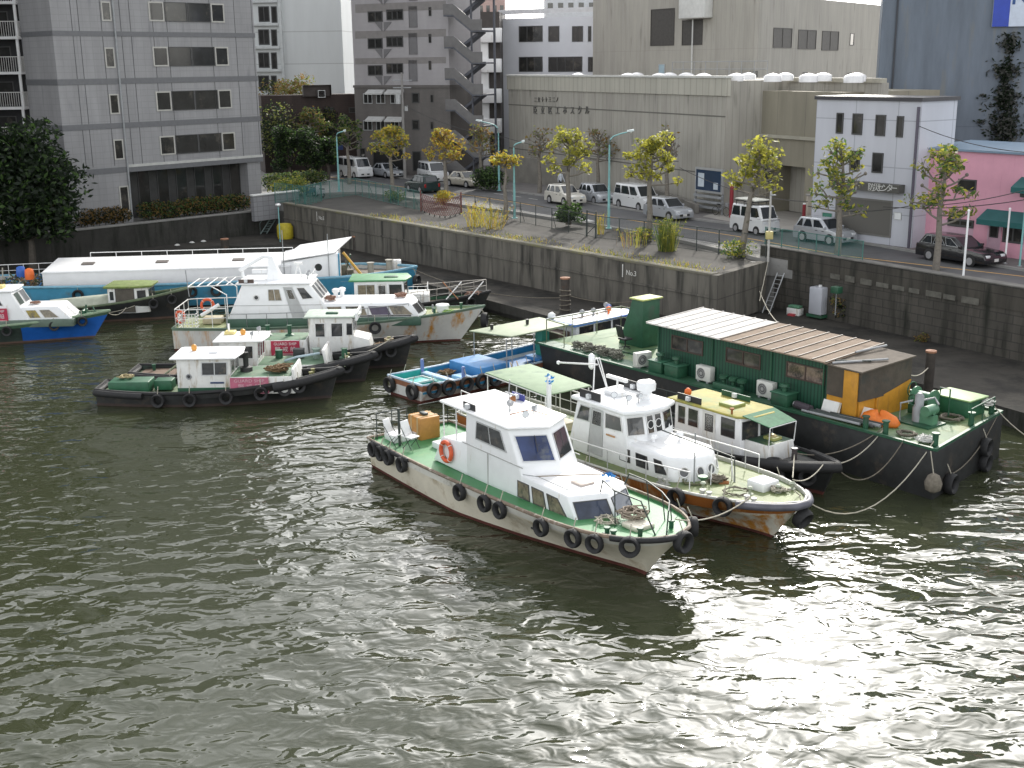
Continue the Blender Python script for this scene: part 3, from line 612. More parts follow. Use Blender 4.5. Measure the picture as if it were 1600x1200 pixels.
wg.win(1193, 262, 1205, 285, frame=DARKFRAME, fw=.1, bars=1)
tall_m = brick('beige_concrete', (.38, .36, .32), (.37, .35, .31), (.32, .30, .27), .62, 5.2, .02, .75, var=.14, stain=(.2, .19, .17), stain_amt=.2)
tA = Vector((8.9, 131.0)); tB = Vector((22.0, 110.0)); tC = Vector((41.5, 138.0))
th = Bld('exhibition_hall', 'tall beige concrete hall rising behind the skylight roof', tA, tB, 3, 26, .35, tall_m); th.o['category'] = 'hall'
th.win(1017, 15, 1054, 71, M('louvre_dark', (.065, .06, .055), .6, .2, 4), MATS['louvre_dark'], 'louvre', .06)
th.win(1066, 32, 1098, 70, MATS['louvre_dark'], MATS['louvre_dark'], 'louvre', .06); th.win(1029, 100, 1039, 128, M('pale_blue_door', (.36, .47, .53), .5), ALU, 'door', .06)
(u0, zb), (u1, _) = th.sz(1061, 30, 1), th.sz(1101, 30, 1); MB().box(u0, u1, -1.1, -.01, zb, zb + 9).build('duct', M('white_duct', (.66, .66, .64), .5), th.o, bevel=.1)
u, z = th.sz(1080, 126, .3); MB().tube([(u, -.3, z - 2), (u, -.3, zb)], .07).build('pipe', M('pale_pipe', (.6, .6, .58), .5), th.o)
tr = Bld('exhibition_hall', 'receding beige hall wing with three square louvres under its roofline', tB, tC, 3, 20.2, .35, tall_m); tr.o['category'] = 'hall'
for x0, y0, x1, y1 in ((1208, 43, 1237, 75), (1247, 46, 1275, 77), (1284, 48, 1310, 79)): tr.win(x0, y0, x1, y1, MATS['louvre_dark'], MATS['louvre_dark'], 'louvre', .06, bars=1)
for x0, y0, x1, y1 in ((1328, 52, 1334, 71), (1254, 113, 1261, 128), (1324, 114, 1330, 130), (1176, 111, 1183, 127)): tr.win(x0, y0, x1, y1, frame=DARKFRAME, fw=.06)

# --- white disaster-prevention centre
fA = P(1266, 362, 3.8); fB = P(1424, 383, 3.8)
fc = Bld('office_building', 'white three storey building with a dark sign band and steel shutter', fA, fB, 3, 0, 6, None, wall=False)
fz = fc.sz(1360, 157)[1]; fc.z1 = fz
fcm = brick('white_panel_cladding', (.50, .51, .56), (.49, .50, .55), (.32, .33, .37), 3.1, 2.75, .03, .5, var=.06)
fc.slab('wall', 0, fc.W, 0, 3.4, 3, fz, fcm, uv=True)
fc.slab('roof', -.12, fc.W + .12, -.12, 3.52, fz, fz + .22, M('dark_roof_trim', (.05, .048, .055), .5))
for x0, y0, x1, y1 in ((1307, 176, 1318, 209), (1332, 177, 1348, 211), (1368, 179, 1384, 213), (1401, 181, 1412, 215), (1328, 235, 1344, 267), (1363, 238, 1380, 271)): fc.win(x0, y0, x1, y1, frame=DARKFRAME, fw=.08)
(u0, z1), (u1, z0) = fc.sz(1296, 280, .5), fc.sz(1405, 303, .5); sg = fc.slab('sign_band', u0, u1, -.55, -.002, z0, z1, M('sign_grey', (.085, .083, .075), .5, .1))
for ch, px in (('川', 1334), ('防', 1361), ('災', 1369.5), ('セ', 1376), ('ン', 1383), ('タ', 1390), ('ー', 1397)):
    u, z = fc.sz(px, 294 + (px - 1376) * .05, .56); text(fc.o, ch, .5, M('sign_white', (.62, .62, .6), .5), (u, -.56, z), (R(90), 0, 0), 'sign_letter', .008)
fc.win(1305, 305, 1394, 372, brick('shutter_slats', (.20, .19, .175), (.195, .185, .17), (.12, .115, .105), 80, .11, .015, .5), M('shutter_frame', (.16, .155, .145), .5), 'shutter', .1)
fc.win(1397, 331, 1409, 344, WHITE, ALU, 'poster', .03); fc.win(1285, 331, 1301, 341, M('green_poster', (.06, .22, .16), .6), ALU, 'poster', .03)
fc.slab('downpipe', fc.W - .2, fc.W - .08, -.14, -.02, 3, fz - .3, M('purple_grey_pipe', (.10, .09, .12), .5))

# --- pink building
pA = P(1428, 378, 3.8); pB_ = P(1542, 393, 3.8); pd = (V2(pB_) - V2(pA)).normalized(); pB = V2(pA) + pd * 15
pk = Bld('shop_building', 'pink two storey building with dark green awnings', pA, pB, 3, 0, 9, None, wall=False)
pz = pk.sz(1500, 236)[1]
PINK = M('pink_render', (.66, .33, .42), .7, .09, .6, c2=(.54, .24, .32), c2amt=.3, streak=True)
pk.slab('wall', 0, pk.W, 0, 9, 3, pz, PINK)
mm = MB(); mm.loft([(-.1, -.2, pz), (pk.W, -.2, pz), (pk.W, 9, pz), (-.1, 9, pz)], [(-.1, -.2, pz + .12), (pk.W, -.2, pz + .12), (pk.W, 5, pz + .3), (-.1, 5, pz + .3)]); mm.build('roof', M('blue_metal_roof', (.17, .24, .32), .45, .1), pk.o)
pk.win(1497, 279, 1526, 300, frame=DARKFRAME, fw=.08); pk.win(1595, 287, 1618, 310, frame=DARKFRAME, fw=.1)
pk.win(1481, 340, 1522, 356, frame=DARKFRAME, fw=.08, bars=1); pk.win(1467, 342, 1521, 378, M('pale_pink_panel', (.55, .36, .44), .6), MATS['pale_pink_panel'], 'wall_panel', .02, proud=.013)
pk.win(1481, 341, 1521, 357, frame=DARKFRAME, fw=.08, bars=1, off=.03)
dr = pk.win(1543, 345, 1564, 396, MATS['pale_pink_panel'], MATS['pale_pink_panel'], 'door', .1); pk.win(1547, 351, 1560, 372, frame=DARKFRAME, fw=.05, off=.035)
pk.win(1567, 349, 1600, 382, frame=DARKFRAME, fw=.1, bars=1)
GAW = M('green_awning', (.012, .10, .10), .6, .1)
for x0, y0, x1, y1 in ((1536, 327, 1640, 342), (1590, 277, 1640, 290)):
    (u0, z1), (u1, _) = pk.sz(x0, y0, .4), pk.sz(x1, y0, .4); z0 = pk.sz(x0, y1, .8)[1]
    mm = MB(); mm.loft([(u0, -.01, z1), (u1, -.01, z1), (u1, -.01, z1 - .75), (u0, -.01, z1 - .75)], [(u0, -.95, z1 - .5), (u1, -.95, z1 - .5), (u1, -.95, z1 - .8), (u0, -.95, z1 - .8)]); mm.build('awning', GAW, pk.o)

# --- blue grey tower with creeper and sign
tw_m = brick('blue_grey_render', (.125, .15, .185), (.12, .145, .18), (.10, .12, .15), 60, 9.5, .04, .6, var=.22, stain=(.16, .165, .16), stain_amt=.3)
bt = Bld('office_building', 'windowless blue grey tower with a creeper on its wall at the right', (28.3, 95.0), (53, 89.0), 3, 29, 3, tw_m)
u, _ = bt.sz(1399, 60); MB().tube([(u, -.1, 12), (u, -.1, 29)], .08).build('downpipe', M('dark_pipe', (.035, .04, .05), .5), bt.o)
u, z = bt.sz(1549, 42); sb = bt.slab('sign', u, u + 9, -.25, -.002, z, z + 5, M('sign_panel_white', (.5, .56, .66), .4)); bt.slab('sign_edge', u, u + 1.15, -.27, -.25, z + .003, z + 5, M('sign_blue', (.012, .045, .36), .4))
u2, z2 = bt.sz(1577, 10); text(bt.o, 'KA', 2.1, M('sign_letter_blue', (.02, .07, .22), .5), (u2, -.26, z2 + .75), (R(90), 0, 0), 'sign_letter', .01, align='LEFT')
# ------------------------------------------------------------ trees and plants
def leaf_cloud(m, c, rad, n, size, nm, squash=1.0, core=.25):
    c = Vector(c)
    for _ in range(n):
        while True:
            q = Vector((rnd.uniform(-1, 1), rnd.uniform(-1, 1), rnd.uniform(-1, 1)))
            if core * core < q.length_squared < 1: break
        q.z *= squash; p = c + q * rad
        a = Vector((rnd.gauss(0, 1), rnd.gauss(0, 1), rnd.gauss(0, .7))).normalized(); b = a.cross(Vector((rnd.gauss(0, 1), rnd.gauss(0, 1), rnd.gauss(0, 1)))).normalized()
        s = size * rnd.uniform(.6, 1.25)
        m.add([p - a * s, p - b * s * .45, p + a * s, p + b * s * .45], [(0, 1, 2, 3)], rnd.randrange(nm))
YG = leafmat('yellow_green_leaf', (.29, .28, .045)); YO = leafmat('yellow_leaf', (.34, .24, .035)); OG = leafmat('olive_leaf', (.14, .155, .04)); DG = leafmat('dark_leaf', (.013, .024, .010)); MG = leafmat('mid_green_leaf', (.06, .11, .028)); BRL = leafmat('brown_leaf', (.19, .12, .04))
BARK = M('grey_bark', (.20, .18, .155), .9, .35, 3, bump=.5, c2=(.10, .09, .07), c2amt=.5, c2scale=3); BARKD = M('dark_bark', (.07, .06, .05), .9, .3, 4, bump=.4)
def pollard(px, py, ptop, wpx, label, mats, leaf=34, bare=.0, z0=ZS, lean=0.0, seed=1, low=.42, group='pollarded street trees along the pavement'):
    rnd.seed(seed); g = P(px, py, z0); D = math.hypot(g.x, g.y); up = ray(px, ptop); hgt = CH + up.z * D / math.hypot(up.x, up.y) - z0; cw = wpx / CF * D * .5
    t = thing('street_tree', label, 'tree', g, 0, group)
    tk, cr = MB(), MB(); top = Vector((lean, 0, hgt * .86)); r0 = .14 + hgt * .011
    spine = [Vector((0, 0, -.1)), Vector((lean * .2 + .04, .03, hgt * .25)), Vector((lean * .5 - .05, 0, hgt * .5)), Vector((lean * .8 + .08, -.05, hgt * .7)), top]
    tk.tube(spine, r0, 8, .06)
    ends = [top + Vector((0, 0, .1))]
    nb_ = 16
    for k in range(nb_):
        f = low + (.9 - low) * (k + .5) / nb_; i = min(3, int(f * 4)); f4 = f / .86 * 4
        i = min(3, int(f4)); b = spine[i].lerp(spine[i + 1], min(1, f4 - i)); an = k * 2.4 + rnd.uniform(-.5, .5)
        reach = cw * (.95 - .75 * max(0, (f - .62) / .4)) * rnd.uniform(.6, 1.05)
        d = Vector((math.cos(an), math.sin(an), 0)); rise = hgt * rnd.uniform(.02, .10)
        m1 = b + d * reach * .5 + Vector((0, 0, rise * .35)); e = b + d * reach + Vector((rnd.uniform(-.1, .1), 0, rise))
        tk.tube([b, m1, e], .065, 5, .04); tk.lathe(e - Vector((0, 0, .08)), [(.04, 0), (.1, .06), (.09, .14), (.03, .2)], 6)
        ends.append(e)
        if rnd.random() < .9:
            e2 = m1 + Vector((rnd.uniform(-.5, .5) * cw * .6, rnd.uniform(-.5, .5) * cw * .6, hgt * rnd.uniform(.04, .11))); tk.tube([m1, m1.lerp(e2, .6) + Vector((0, 0, .05)), e2], .045, 5, .03); ends.append(e2)
    for e in ends:
        if rnd.random() < bare: continue
        leaf_cloud(cr, e + Vector((0, 0, .12)), rnd.uniform(.32, .62), int(leaf * rnd.uniform(.6, 1.25)), .17, len(mats), .75, .1)
        for j in range(4):
            q = e + Vector((rnd.uniform(-.3, .3), rnd.uniform(-.3, .3), rnd.uniform(.2, .5))); tk.tube([e, q], .018, 4, .008)
    tk.build('trunk', BARK, t, smooth=60)
    if cr.v: cr.build('crown', mats, t, fix=False)
pollard(613, 308, 196, 62, 'second yellow-green street tree from the left, before the silver sedan', [YG, YO, OG], 40, seed=3)
pollard(697, 310, 203, 58, 'golden yellow leaved street tree standing behind the lattice gate', [YO, YO, YG, BRL], 44, seed=11)
pollard(790, 342, 244, 52, 'stunted yellow street tree with a leafless trunk beside the bicycle', [YG, YO], 30, .35, seed=5, low=.8)
pollard(888, 349, 203, 78, 'broad yellow-green street tree above the round bush by the road', [YG, YG, OG], 40, seed=21)
pollard(1014, 372, 208, 86, 'largest yellow-green street tree, between the silver hatchback and the fence', [YG, YG, YG, OG], 42, seed=8)
pollard(1158, 397, 220, 78, 'leaning yellow-green street tree in front of the small white van', [YG, YG, OG], 36, .15, lean=.9, seed=14)
pollard(1308, 404, 225, 84, 'knobbly sparse street tree before the white building', [YG, OG, MG], 30, .1, seed=9, low=.3)
pollard(1462, 424, 228, 96, 'knobbly sparse street tree before the pink building', [OG, MG, YG], 26, .1, seed=17, low=.3)
G2 = 'street trees on the far pavement'
pollard(546, 288, 182, 60, 'dull green street tree in front of the white van', [OG, MG, DG], 34, .1, seed=31, group=G2)
pollard(843, 301, 200, 46, 'nearly bare street tree by the walking pedestrian', [OG, BRL], 10, .45, seed=33, group=G2)
pollard(934, 305, 202, 58, 'nearly bare dark street tree behind the tall lamp', [OG, BRL], 12, .45, seed=35, group=G2)
pollard(1041, 330, 204, 40, 'bare topped street tree against the low hall', [OG, BRL], 10, .6, seed=37, group=G2, low=.55)
pollard(752, 292, 196, 46, 'thin brownish street tree beside the round dark bush', [OG, BRL], 16, .2, seed=39, group=G2)
pollard(488, 272, 170, 64, 'dull green street tree at the foot of the dark brown building', [OG, MG, BRL], 34, .1, seed=41, group=G2)
def big_tree(name, label, loc, h, rx, ry, n, mats, leaf=.3, trunk_h=None, blobs=16, seed=1, group=None, cat='tree'):
    rnd.seed(seed); t = thing(name, label, cat, loc, 0, group); tk, cr = MB(), MB(); th_ = trunk_h or h * .4
    tk.tube([(0, 0, -.3), (.1, 0, th_ * .6), (0, .1, th_), (.05, 0, h * .8)], .1 + h * .02, 8, .05)
    for k in range(blobs):
        an = rnd.uniform(0, 6.28); rr = math.sqrt(rnd.random()) * .72; zz = th_ * .75 + (h - th_ * .75) * rnd.uniform(.08, .9); f = 1 - abs((zz - th_) / (h - th_ + .01) - .35) * .7
        c = Vector((math.cos(an) * rx * rr * f, math.sin(an) * ry * rr * f, zz)); tk.tube([(0, 0, th_ * .7), (c.x * .5, c.y * .5, (th_ * .8 + c.z) / 2), c], .07, 5, .02)
        leaf_cloud(cr, c, min(rx, h * .5) * rnd.uniform(.34, .52), n // blobs, leaf, len(mats), .8, .3)
    tk.build('trunk', BARKD, t); cr.build('crown', mats, t, fix=False)
big_tree('evergreen_tree', 'dense dark evergreen tree leaning over the quay at the far left', (-34.6, 86.5, .8), 10.2, 4.4, 3.6, 9000, [DG, DG, DG, DG, MG], .26, 2.5, 26, 3)
big_tree('evergreen_tree', 'second dark evergreen tree hard against the picture edge at far left', (-39.8, 84.5, .8), 9.6, 3.6, 3.6, 6000, [DG, DG], .26, 2, 20, 5)
big_tree('garden_tree', 'loose olive tree beside the right corner of the office building', P(436, 262, 3.2), 10, 3.2, 3, 1300, [OG, DG, BRL], .2, 4, 20, 7)
big_tree('garden_tree', 'tall thin leaved tree in front of the dark brown building', P(470, 262, 3.6), 10, 2.8, 2.5, 1500, [OG, BRL], .2, 4.5, 18, 8)
for i, (x, y, h) in enumerate(((452, 282, 5.2), (484, 282, 5.0), (513, 279, 4.6))):
    big_tree('clipped_tree', ('widest dark clipped tree in the row beside the office building', 'middle dark clipped tree of the row of three', 'dark clipped tree of the row nearest the white van')[i], P(x, y, 3.6), h, 1.9, 1.7, 2600, [DG, MG, DG, DG], .17, 1.6, 12, 50 + i, 'dark clipped trees beside the office building')
big_tree('garden_tree', 'broad dark olive tree close behind the clipped trees', P(447, 274, 3.6), 7.0, 3.4, 3, 2200, [OG, DG, DG], .18, 3, 22, 71)
big_tree('garden_tree', 'dark green shrubby tree left of the white van', P(500, 268, 3.6), 6.5, 2.8, 2.4, 2200, [DG, DG, OG], .18, 2, 18, 72)
def bush(name, label, c, r, h, n, mats, leaf=.13, seed=1, cat='bush', group=None):
    rnd.seed(seed); t = thing(name, label, cat, c, 0, group); m, s_ = MB(), MB()
    for k in range(9):
        a = rnd.uniform(0, 6.28); q = Vector((math.cos(a), math.sin(a), 0)) * r * .55 * math.sqrt(rnd.random()); q.z = h * rnd.uniform(.3, .72); leaf_cloud(m, q, r * rnd.uniform(.45, .62), n // 9, leaf, len(mats), .75, .35); s_.tube([(0, 0, -.05), q], .025, 4, .01)
    s_.build('stems', BARKD, t); m.build('foliage', mats, t, fix=False)
bush('round_bush', 'round deep green bush under the broad yellow street tree', P(889, 350, ZS), 1.25, 1.5, 1500, [MG, MG, DG], seed=2)
bush('round_bush', 'round dark bush beside the beige sedan on the far pavement', P(762, 296, ZS), 1.9, 2.2, 1800, [DG, MG], .15, seed=3)
bush('weed_clump', 'low green weeds around the foot of the largest street tree', P(1006, 372, ZS), 1.0, .6, 500, [MG, YG], .1, seed=4, cat='weeds')
bush('weed_clump', 'low green weeds around the foot of the leaning street tree', P(1155, 397, ZS), 1.4, .6, 600, [MG, YG], .1, seed=5, cat='weeds')
bush('weed_clump', 'green weeds at the foot of the second street tree', P(616, 310, ZS), 1.2, .5, 400, [MG, OG], .12, seed=6, cat='weeds')
bush('weed_clump', 'yellow flowering shrub behind the lattice gate', P(694, 320, ZS), 1.1, 1.2, 700, [YO, YG], .11, seed=7, cat='shrub')
def reeds(label, c, r, h, n, mats, seed=1, name='tall_grass', cat='tall grass', lean=.35):
    rnd.seed(seed); t = MB(); c = Vector(c)
    for _ in range(n):
        a = rnd.uniform(0, 6.28); rr = r * math.sqrt(rnd.random()); b = Vector((math.cos(a) * rr, math.sin(a) * rr, -.03)); hh = h * rnd.uniform(.5, 1.1)
        tip = b + Vector((rnd.gauss(0, lean) * hh + b.x * .25, rnd.gauss(0, lean) * hh + b.y * .25, hh)); md = b.lerp(tip, .55) + Vector((0, 0, hh * .08)); w_ = Vector((rnd.uniform(-1, 1), rnd.uniform(-1, 1), 0)).normalized() * .016
        t.add([b - w_, b + w_, md + w_ * .9, md - w_ * .9], [(0, 1, 2, 3)], k := rnd.randrange(len(mats))); t.add([md - w_ * .9, md + w_ * .9, tip], [(0, 1, 2)], k)
        if rnd.random() < .5: leaf_cloud(t, md.lerp(tip, .5), .14, 3, .09, len(mats))
    o = t.build(name, mats, None, c, fix=False); tag(o, label, cat)
reeds('upright green and straw shrub on the terrace by the fence', P(1042, 392, ZT), .55, 2.1, 210, [OG, OG, YG, MG], 2, 'tall_shrub', 'shrub', .16)
reeds('tall yellow stalks growing along the terrace near the bicycle', P(745, 354, ZT), .7, 1.9, 80, [YG, YO], 3)
reeds('second patch of tall yellow stalks beside the stunted tree', P(772, 358, ZT), .6, 1.8, 55, [YG, YO], 4)
reeds('thin dry stalks beside the fence gate', P(938, 366, ZT), .25, 1.6, 30, [YG, YO], 5, lean=.1)
reeds('thin brown stalks left of the upright terrace shrub', P(985, 385, ZT), 1.0, 1.4, 34, [BRL, YG], 6, lean=.12)
gm = MB(); rnd.seed(9)                                             # grass creeping along the coping and the terrace edge
for _ in range(2600):
    x = rnd.random() ** .9; base = T0.lerp(T1, .25 + .75 * x); dens = .5 + .5 * math.sin(x * 23) * math.sin(x * 7 + 1)
    if rnd.random() > dens: continue
    off = -tn * (rnd.random() ** 2 * 2.2 - .35); p = base + off; hh = rnd.uniform(.08, .3); tip = Vector((rnd.gauss(0, .12), rnd.gauss(0, .12), hh)); b = Vector((p.x, p.y, ZT)); w_ = Vector((rnd.uniform(-1, 1), rnd.uniform(-1, 1), 0)).normalized() * .03
    gm.add([b - w_, b + w_, b + tip], [(0, 1, 2)], rnd.randrange(3))
o = gm.build('grass', [YG, YO, OG], fix=False); tag(o, 'yellowish grass growing along the terrace edge', 'grass', kind='stuff')
def hedge(label, a, b, z0, h, th_, n, mats, seed):
    rnd.seed(seed); a, b = V2(a), V2(b); t = thing('hedge', label, 'hedge', (*a, z0), math.atan2((b - a).y, (b - a).x)); L_ = (b - a).length; m, s_ = MB(), MB()
    for k in range(int(L_ * 2)): leaf_cloud(m, ((k + .5) / 2, rnd.uniform(-.1, .1), h * .55 + rnd.uniform(-.1, .15)), h * .52, int(n / L_ / 2), .12, len(mats), .9, .5); s_.tube([((k + .5) / 2, 0, -.1), ((k + .5) / 2, 0, h * .7)], .03, 4)
    s_.build('stems', BARKD, t); m.build('foliage', mats, t, fix=False)
w0 = LW0 + ld * 2.2; nn = Vector((-ld.y, ld.x)) * .9
hedge('long clipped dark hedge under the office windows', w0 + ld * 5.4 + nn, w0 + ld * 15.3 + nn, ZL, 1.5, .8, 6500, [DG, MG, BRL], 3)
hedge('short brownish hedge left of the small white wall niche', w0 + nn, w0 + ld * 4.3 + nn, ZL, 1.4, .8, 2600, [DG, BRL], 4)
hedge('dark low hedge on the raised ground right of the office building', P(418, 296, 3.6), P(505, 287, 3.6), 3.5, 1.5, 1.2, 3600, [DG, OG, MG], 9)
hedge('thin olive scrub behind the green wire fence at the terrace corner', P(430, 308, 3.6), P(476, 302, 3.6), 3.4, 1.7, 1.2, 1800, [OG, MG, YG], 10)
# creeper on the blue grey tower
cm = MB(); rnd.seed(12)
for (x0, y0, x1, y1, n) in ((1552, 100, 1592, 120, 320), (1560, 120, 1582, 175, 420), (1550, 140, 1590, 165, 260), (1545, 170, 1592, 232, 900), (1566, 55, 1590, 80, 260), (1572, 78, 1580, 105, 60), (1530, 150, 1538, 154, 20), (1528, 188, 1536, 193, 20)):
    for _ in range(n):
        px, py = rnd.gauss((x0 + x1) / 2, (x1 - x0) / 3.6), rnd.gauss((y0 + y1) / 2, (y1 - y0) / 3.4); u, z = bt.sz(px, py); leaf_cloud(cm, (u, -.1 - rnd.random() * .1, z), .3, 1, .2, 2)
cm.build('creeper', [DG, M('dead_creeper', (.06, .062, .055), .9)], bt.o, fix=False)
# ------------------------------------------------------------ vehicles
TYRE = M('car_tyre', (.02, .02, .02), .8, .2); RIM = M('wheel_rim', (.5, .5, .52), .35, .1, metal=.6); BLK = M('black_trim', (.02, .02, .022), .5, .2)
CGLASS = M('car_glass', (.02, .025, .03), .04, .3, 1, spec=.8); LAMP = M('headlamp_glass', (.62, .64, .66), .15, .1); TAIL = M('tail_lamp', (.32, .015, .015), .25, .1); PLATE = M('number_plate', (.6, .6, .58), .5)
def paint(n, c, metal=0.0): return M(n, c, .25, .03, 1, metal=metal, coat=.6)
SHAPES = {  # L, W, H, belt height, hood front height, trunk?, greenhouse bottom rear/front and roof rear/front as fractions of L, side windows (uv spans)
 'sedan': (4.55, 1.70, 1.42, .90, .72, True, (-.36, .22), (-.20, .06), ((.18, .50), (.54, .86))),
 'hatch': (3.75, 1.66, 1.53, .95, .78, False, (-.485, .25), (-.40, .06), ((.05, .22), (.26, .54), (.58, .90))),
 'minivan': (4.6, 1.72, 1.90, 1.08, .95, False, (-.495, .34), (-.46, .18), ((.03, .27), (.30, .62), (.66, .93))),
 'van': (4.7, 1.69, 2.02, 1.12, 1.05, False, (-.497, .44), (-.48, .34), ((.03, .30), (.33, .62), (.66, .92))),
 'keivan': (3.35, 1.46, 1.88, 1.06, .98, False, (-.495, .46), (-.47, .34), ((.03, .30), (.33, .62), (.66, .93))),
 'wagon': (4.8, 1.82, 1.47, .93, .75, False, (-.48, .20), (-.40, .02), ((.05, .30), (.33, .60), (.63, .90)))}
def car(kind, rear, front, paintm, label, roof_rack=False, chrome=None, flip=False):
    Lc, W, H, belt, hood, trunk, gb, gt, wins = SHAPES[kind]; rear, front = P(*rear, ZR), P(*front, ZR)
    d = V2(front - rear).normalized(); mid = V2(front + rear) / 2; nn = Vector((-d.y, d.x)) * (W / 2)
    if flip: d = -d
    c = mid + nn * (-1 if False else 1) if not flip else mid + nn
    t = thing({'van': 'parked_van', 'minivan': 'parked_minivan', 'keivan': 'small_van'}.get(kind, 'parked_car'), label, 'van' if 'van' in kind else 'car', (c.x, c.y, ZR), math.atan2(d.y, d.x), 'vehicles along the road')
    h = Lc / 2; g0, g1 = gb[0] * Lc, gb[1] * Lc
    pr = [(-h + .02, .22), (-h, .5), (-h + .06, belt - (.05 if trunk else 0))]
    if trunk: pr += [(-h + .2, belt + .02), (g0, belt + .03)]
    pr += [(g0 if not trunk else g0 + .1, belt), (g1, belt - .02), (max(g1 + .15, h - .30), hood + .05), (h - .08, hood - .08), (h, .48), (h - .03, .22)]
    b = MB(); b.loft([(x, -W / 2, z) for x, z in pr], [(x, W / 2, z) for x, z in pr]); b.build('body', paintm, t, bevel=.075, seg=3)
    wb, wt_ = W / 2 - .05, W / 2 - .19 if 'van' not in kind else W / 2 - .12
    bot = [(g0, -wb), (g1, -wb), (g1, wb), (g0, wb)]; top = [(gt[0] * Lc, -wt_), (gt[1] * Lc, -wt_), (gt[1] * Lc, wt_), (gt[0] * Lc, wt_)]
    cabin(t, 'roof', bot, belt - .05, top, H, paintm, .07)
    zb = belt - .05
    for k in (0, 2):
        f = prismface(bot, zb, top, H, k)
        for (a, e) in wins:
            if k == 2: a, e = 1 - e, 1 - a
            sl = .05 if kind in ('sedan', 'hatch', 'wagon') else .02
            panel(t, f, [(a, .14), (e, .14), (e - sl * (k == 0) , .84), (a + sl, .84)], CGLASS, chrome or BLK, 'window', .016 if chrome else .025, .014)
    panel(t, prismface(bot, zb, top, H, 1), (.07, .10, .93, .90), CGLASS, BLK, 'windscreen', .03, .014)
    panel(t, prismface(bot, zb, top, H, 3), (.10, .18, .90, .85), CGLASS, BLK, 'rear_window', .03, .014)
    wr = .31 if kind != 'keivan' else .26; wx = Lc * .29 if 'van' not in kind else Lc * .31
    for sx in (-1, 1):
        for sy in (-1, 1):
            y = sy * (W / 2 - .09); MB().disc((sx * wx, sy * (W / 2 - .01), wr + .02), (0, sy, 0), wr + .06, 18, .013).build('wheel_arch', BLK, t)
            wl_ = MB().cyl((sx * wx, y - sy * .1, wr), (sx * wx, y + sy * .115, wr), wr, n=20).build('wheel', TYRE, t, bevel=.02)
            MB().disc((sx * wx, y + sy * .112, wr), (0, sy, 0), wr * .66, 14, .015).build('rim', RIM, wl_)
    for sy in (-1, 1):
        MB().box(h - .22, h - .035, sy * W * .33 - .17, sy * W * .33 + .17, hood - .2, hood - .05).build('headlight', LAMP, t, bevel=.03)
        MB().box(-h - .012, -h + .08, sy * W * .42 - .09, sy * W * .42 + .09, belt - .42, belt - .1).build('tail_light', TAIL, t, bevel=.02)
        MB().box(g1 - .35, g1 - .2, sy * W / 2 - .09, sy * W / 2 + .09, belt, belt + .14).build('mirror', paintm, t, bevel=.03)
        for x in ((.02, .3) if not trunk else (-.1, .18)): MB().box(x * Lc * .5 - .1, x * Lc * .5 + .08, sy * W / 2 - .01, sy * W / 2 + .02, belt - .16, belt - .12).build('handle', BLK, t)
    MB().box(h - .04, h + .015, -W * .27, W * .27, .36, .5).build('grille', BLK, t); MB().box(h + .01, h + .03, -.17, .17, .34, .5).build('number_plate', PLATE, t)
    if roof_rack:
        r = MB()
        for x in (-1.2, -.4, .4): r.tube([(x, -.6, H - .1), (x, -.6, H + .18), (x, .6, H + .18), (x, .6, H - .1)], .025, 5)
        r.box(-1.4, .75, -.62, .62, H + .2, H + .24); r.build('roof_rack', BLK, t)
        m = MB()
        for k in range(7): m.box(-1.35 + k * .3, -1.1 + k * .3, -.6, .6, H + .25, H + .36)
        m.build('roof_load', M('wrapped_load', (.62, .62, .56), .6, .15, 4), t, bevel=.03)
    return t
CW = paint('white_car_paint', (.66, .67, .68)); CS = paint('silver_car_paint', (.42, .44, .47), .3); CB = paint('beige_car_paint', (.42, .39, .33), .2); CK = paint('black_car_paint', (.012, .012, .014)); CG = paint('dark_green_car_paint', (.012, .03, .03)); CC = paint('cream_car_paint', (.62, .60, .54))
car('van', (534, 276), (553, 279), CW, 'white high roofed van parked behind the teal lamp at the left end of the road')
car('sedan', (582, 276), (603, 279), CS, 'pale silver sedan parked between the two white vans')
car('minivan', (652, 281), (676, 287), CW, 'white minivan parked behind the golden tree')
car('sedan', (702, 291), (728, 294), CB, 'beige sedan parked beside the round dark bush')
car('hatch', (633, 298), (662, 303), CG, 'dark green hatchback standing in the near lane behind the lattice gate', flip=True)
car('hatch', (855, 317), (884, 322), CC, 'cream white hatchback behind the broad yellow-green street tree')
car('hatch', (906, 315), (930, 320), CS, 'silver grey hatchback between the cream hatchback and the big white minivan')
car('minivan', (963, 324), (1001, 331), CW, 'big white minivan behind the tall teal lamp')
car('hatch', (1011, 340), (1049, 346), CS, 'silver hatchback with bright bonnet behind the largest street tree')
car('keivan', (1148, 362), (1182, 368), CW, 'small white van carrying a wrapped load on its roof rack', roof_rack=True)
car('hatch', (1250, 377), (1298, 384), CS, 'silver compact car before the steel shutter of the white building')
car('hatch', (1288, 371), (1330, 377), CW, 'white car half hidden behind the silver compact by the shutter')
car('wagon', (1446, 406), (1519, 418), CK, 'black estate car driving past the pink building', chrome=ALU)
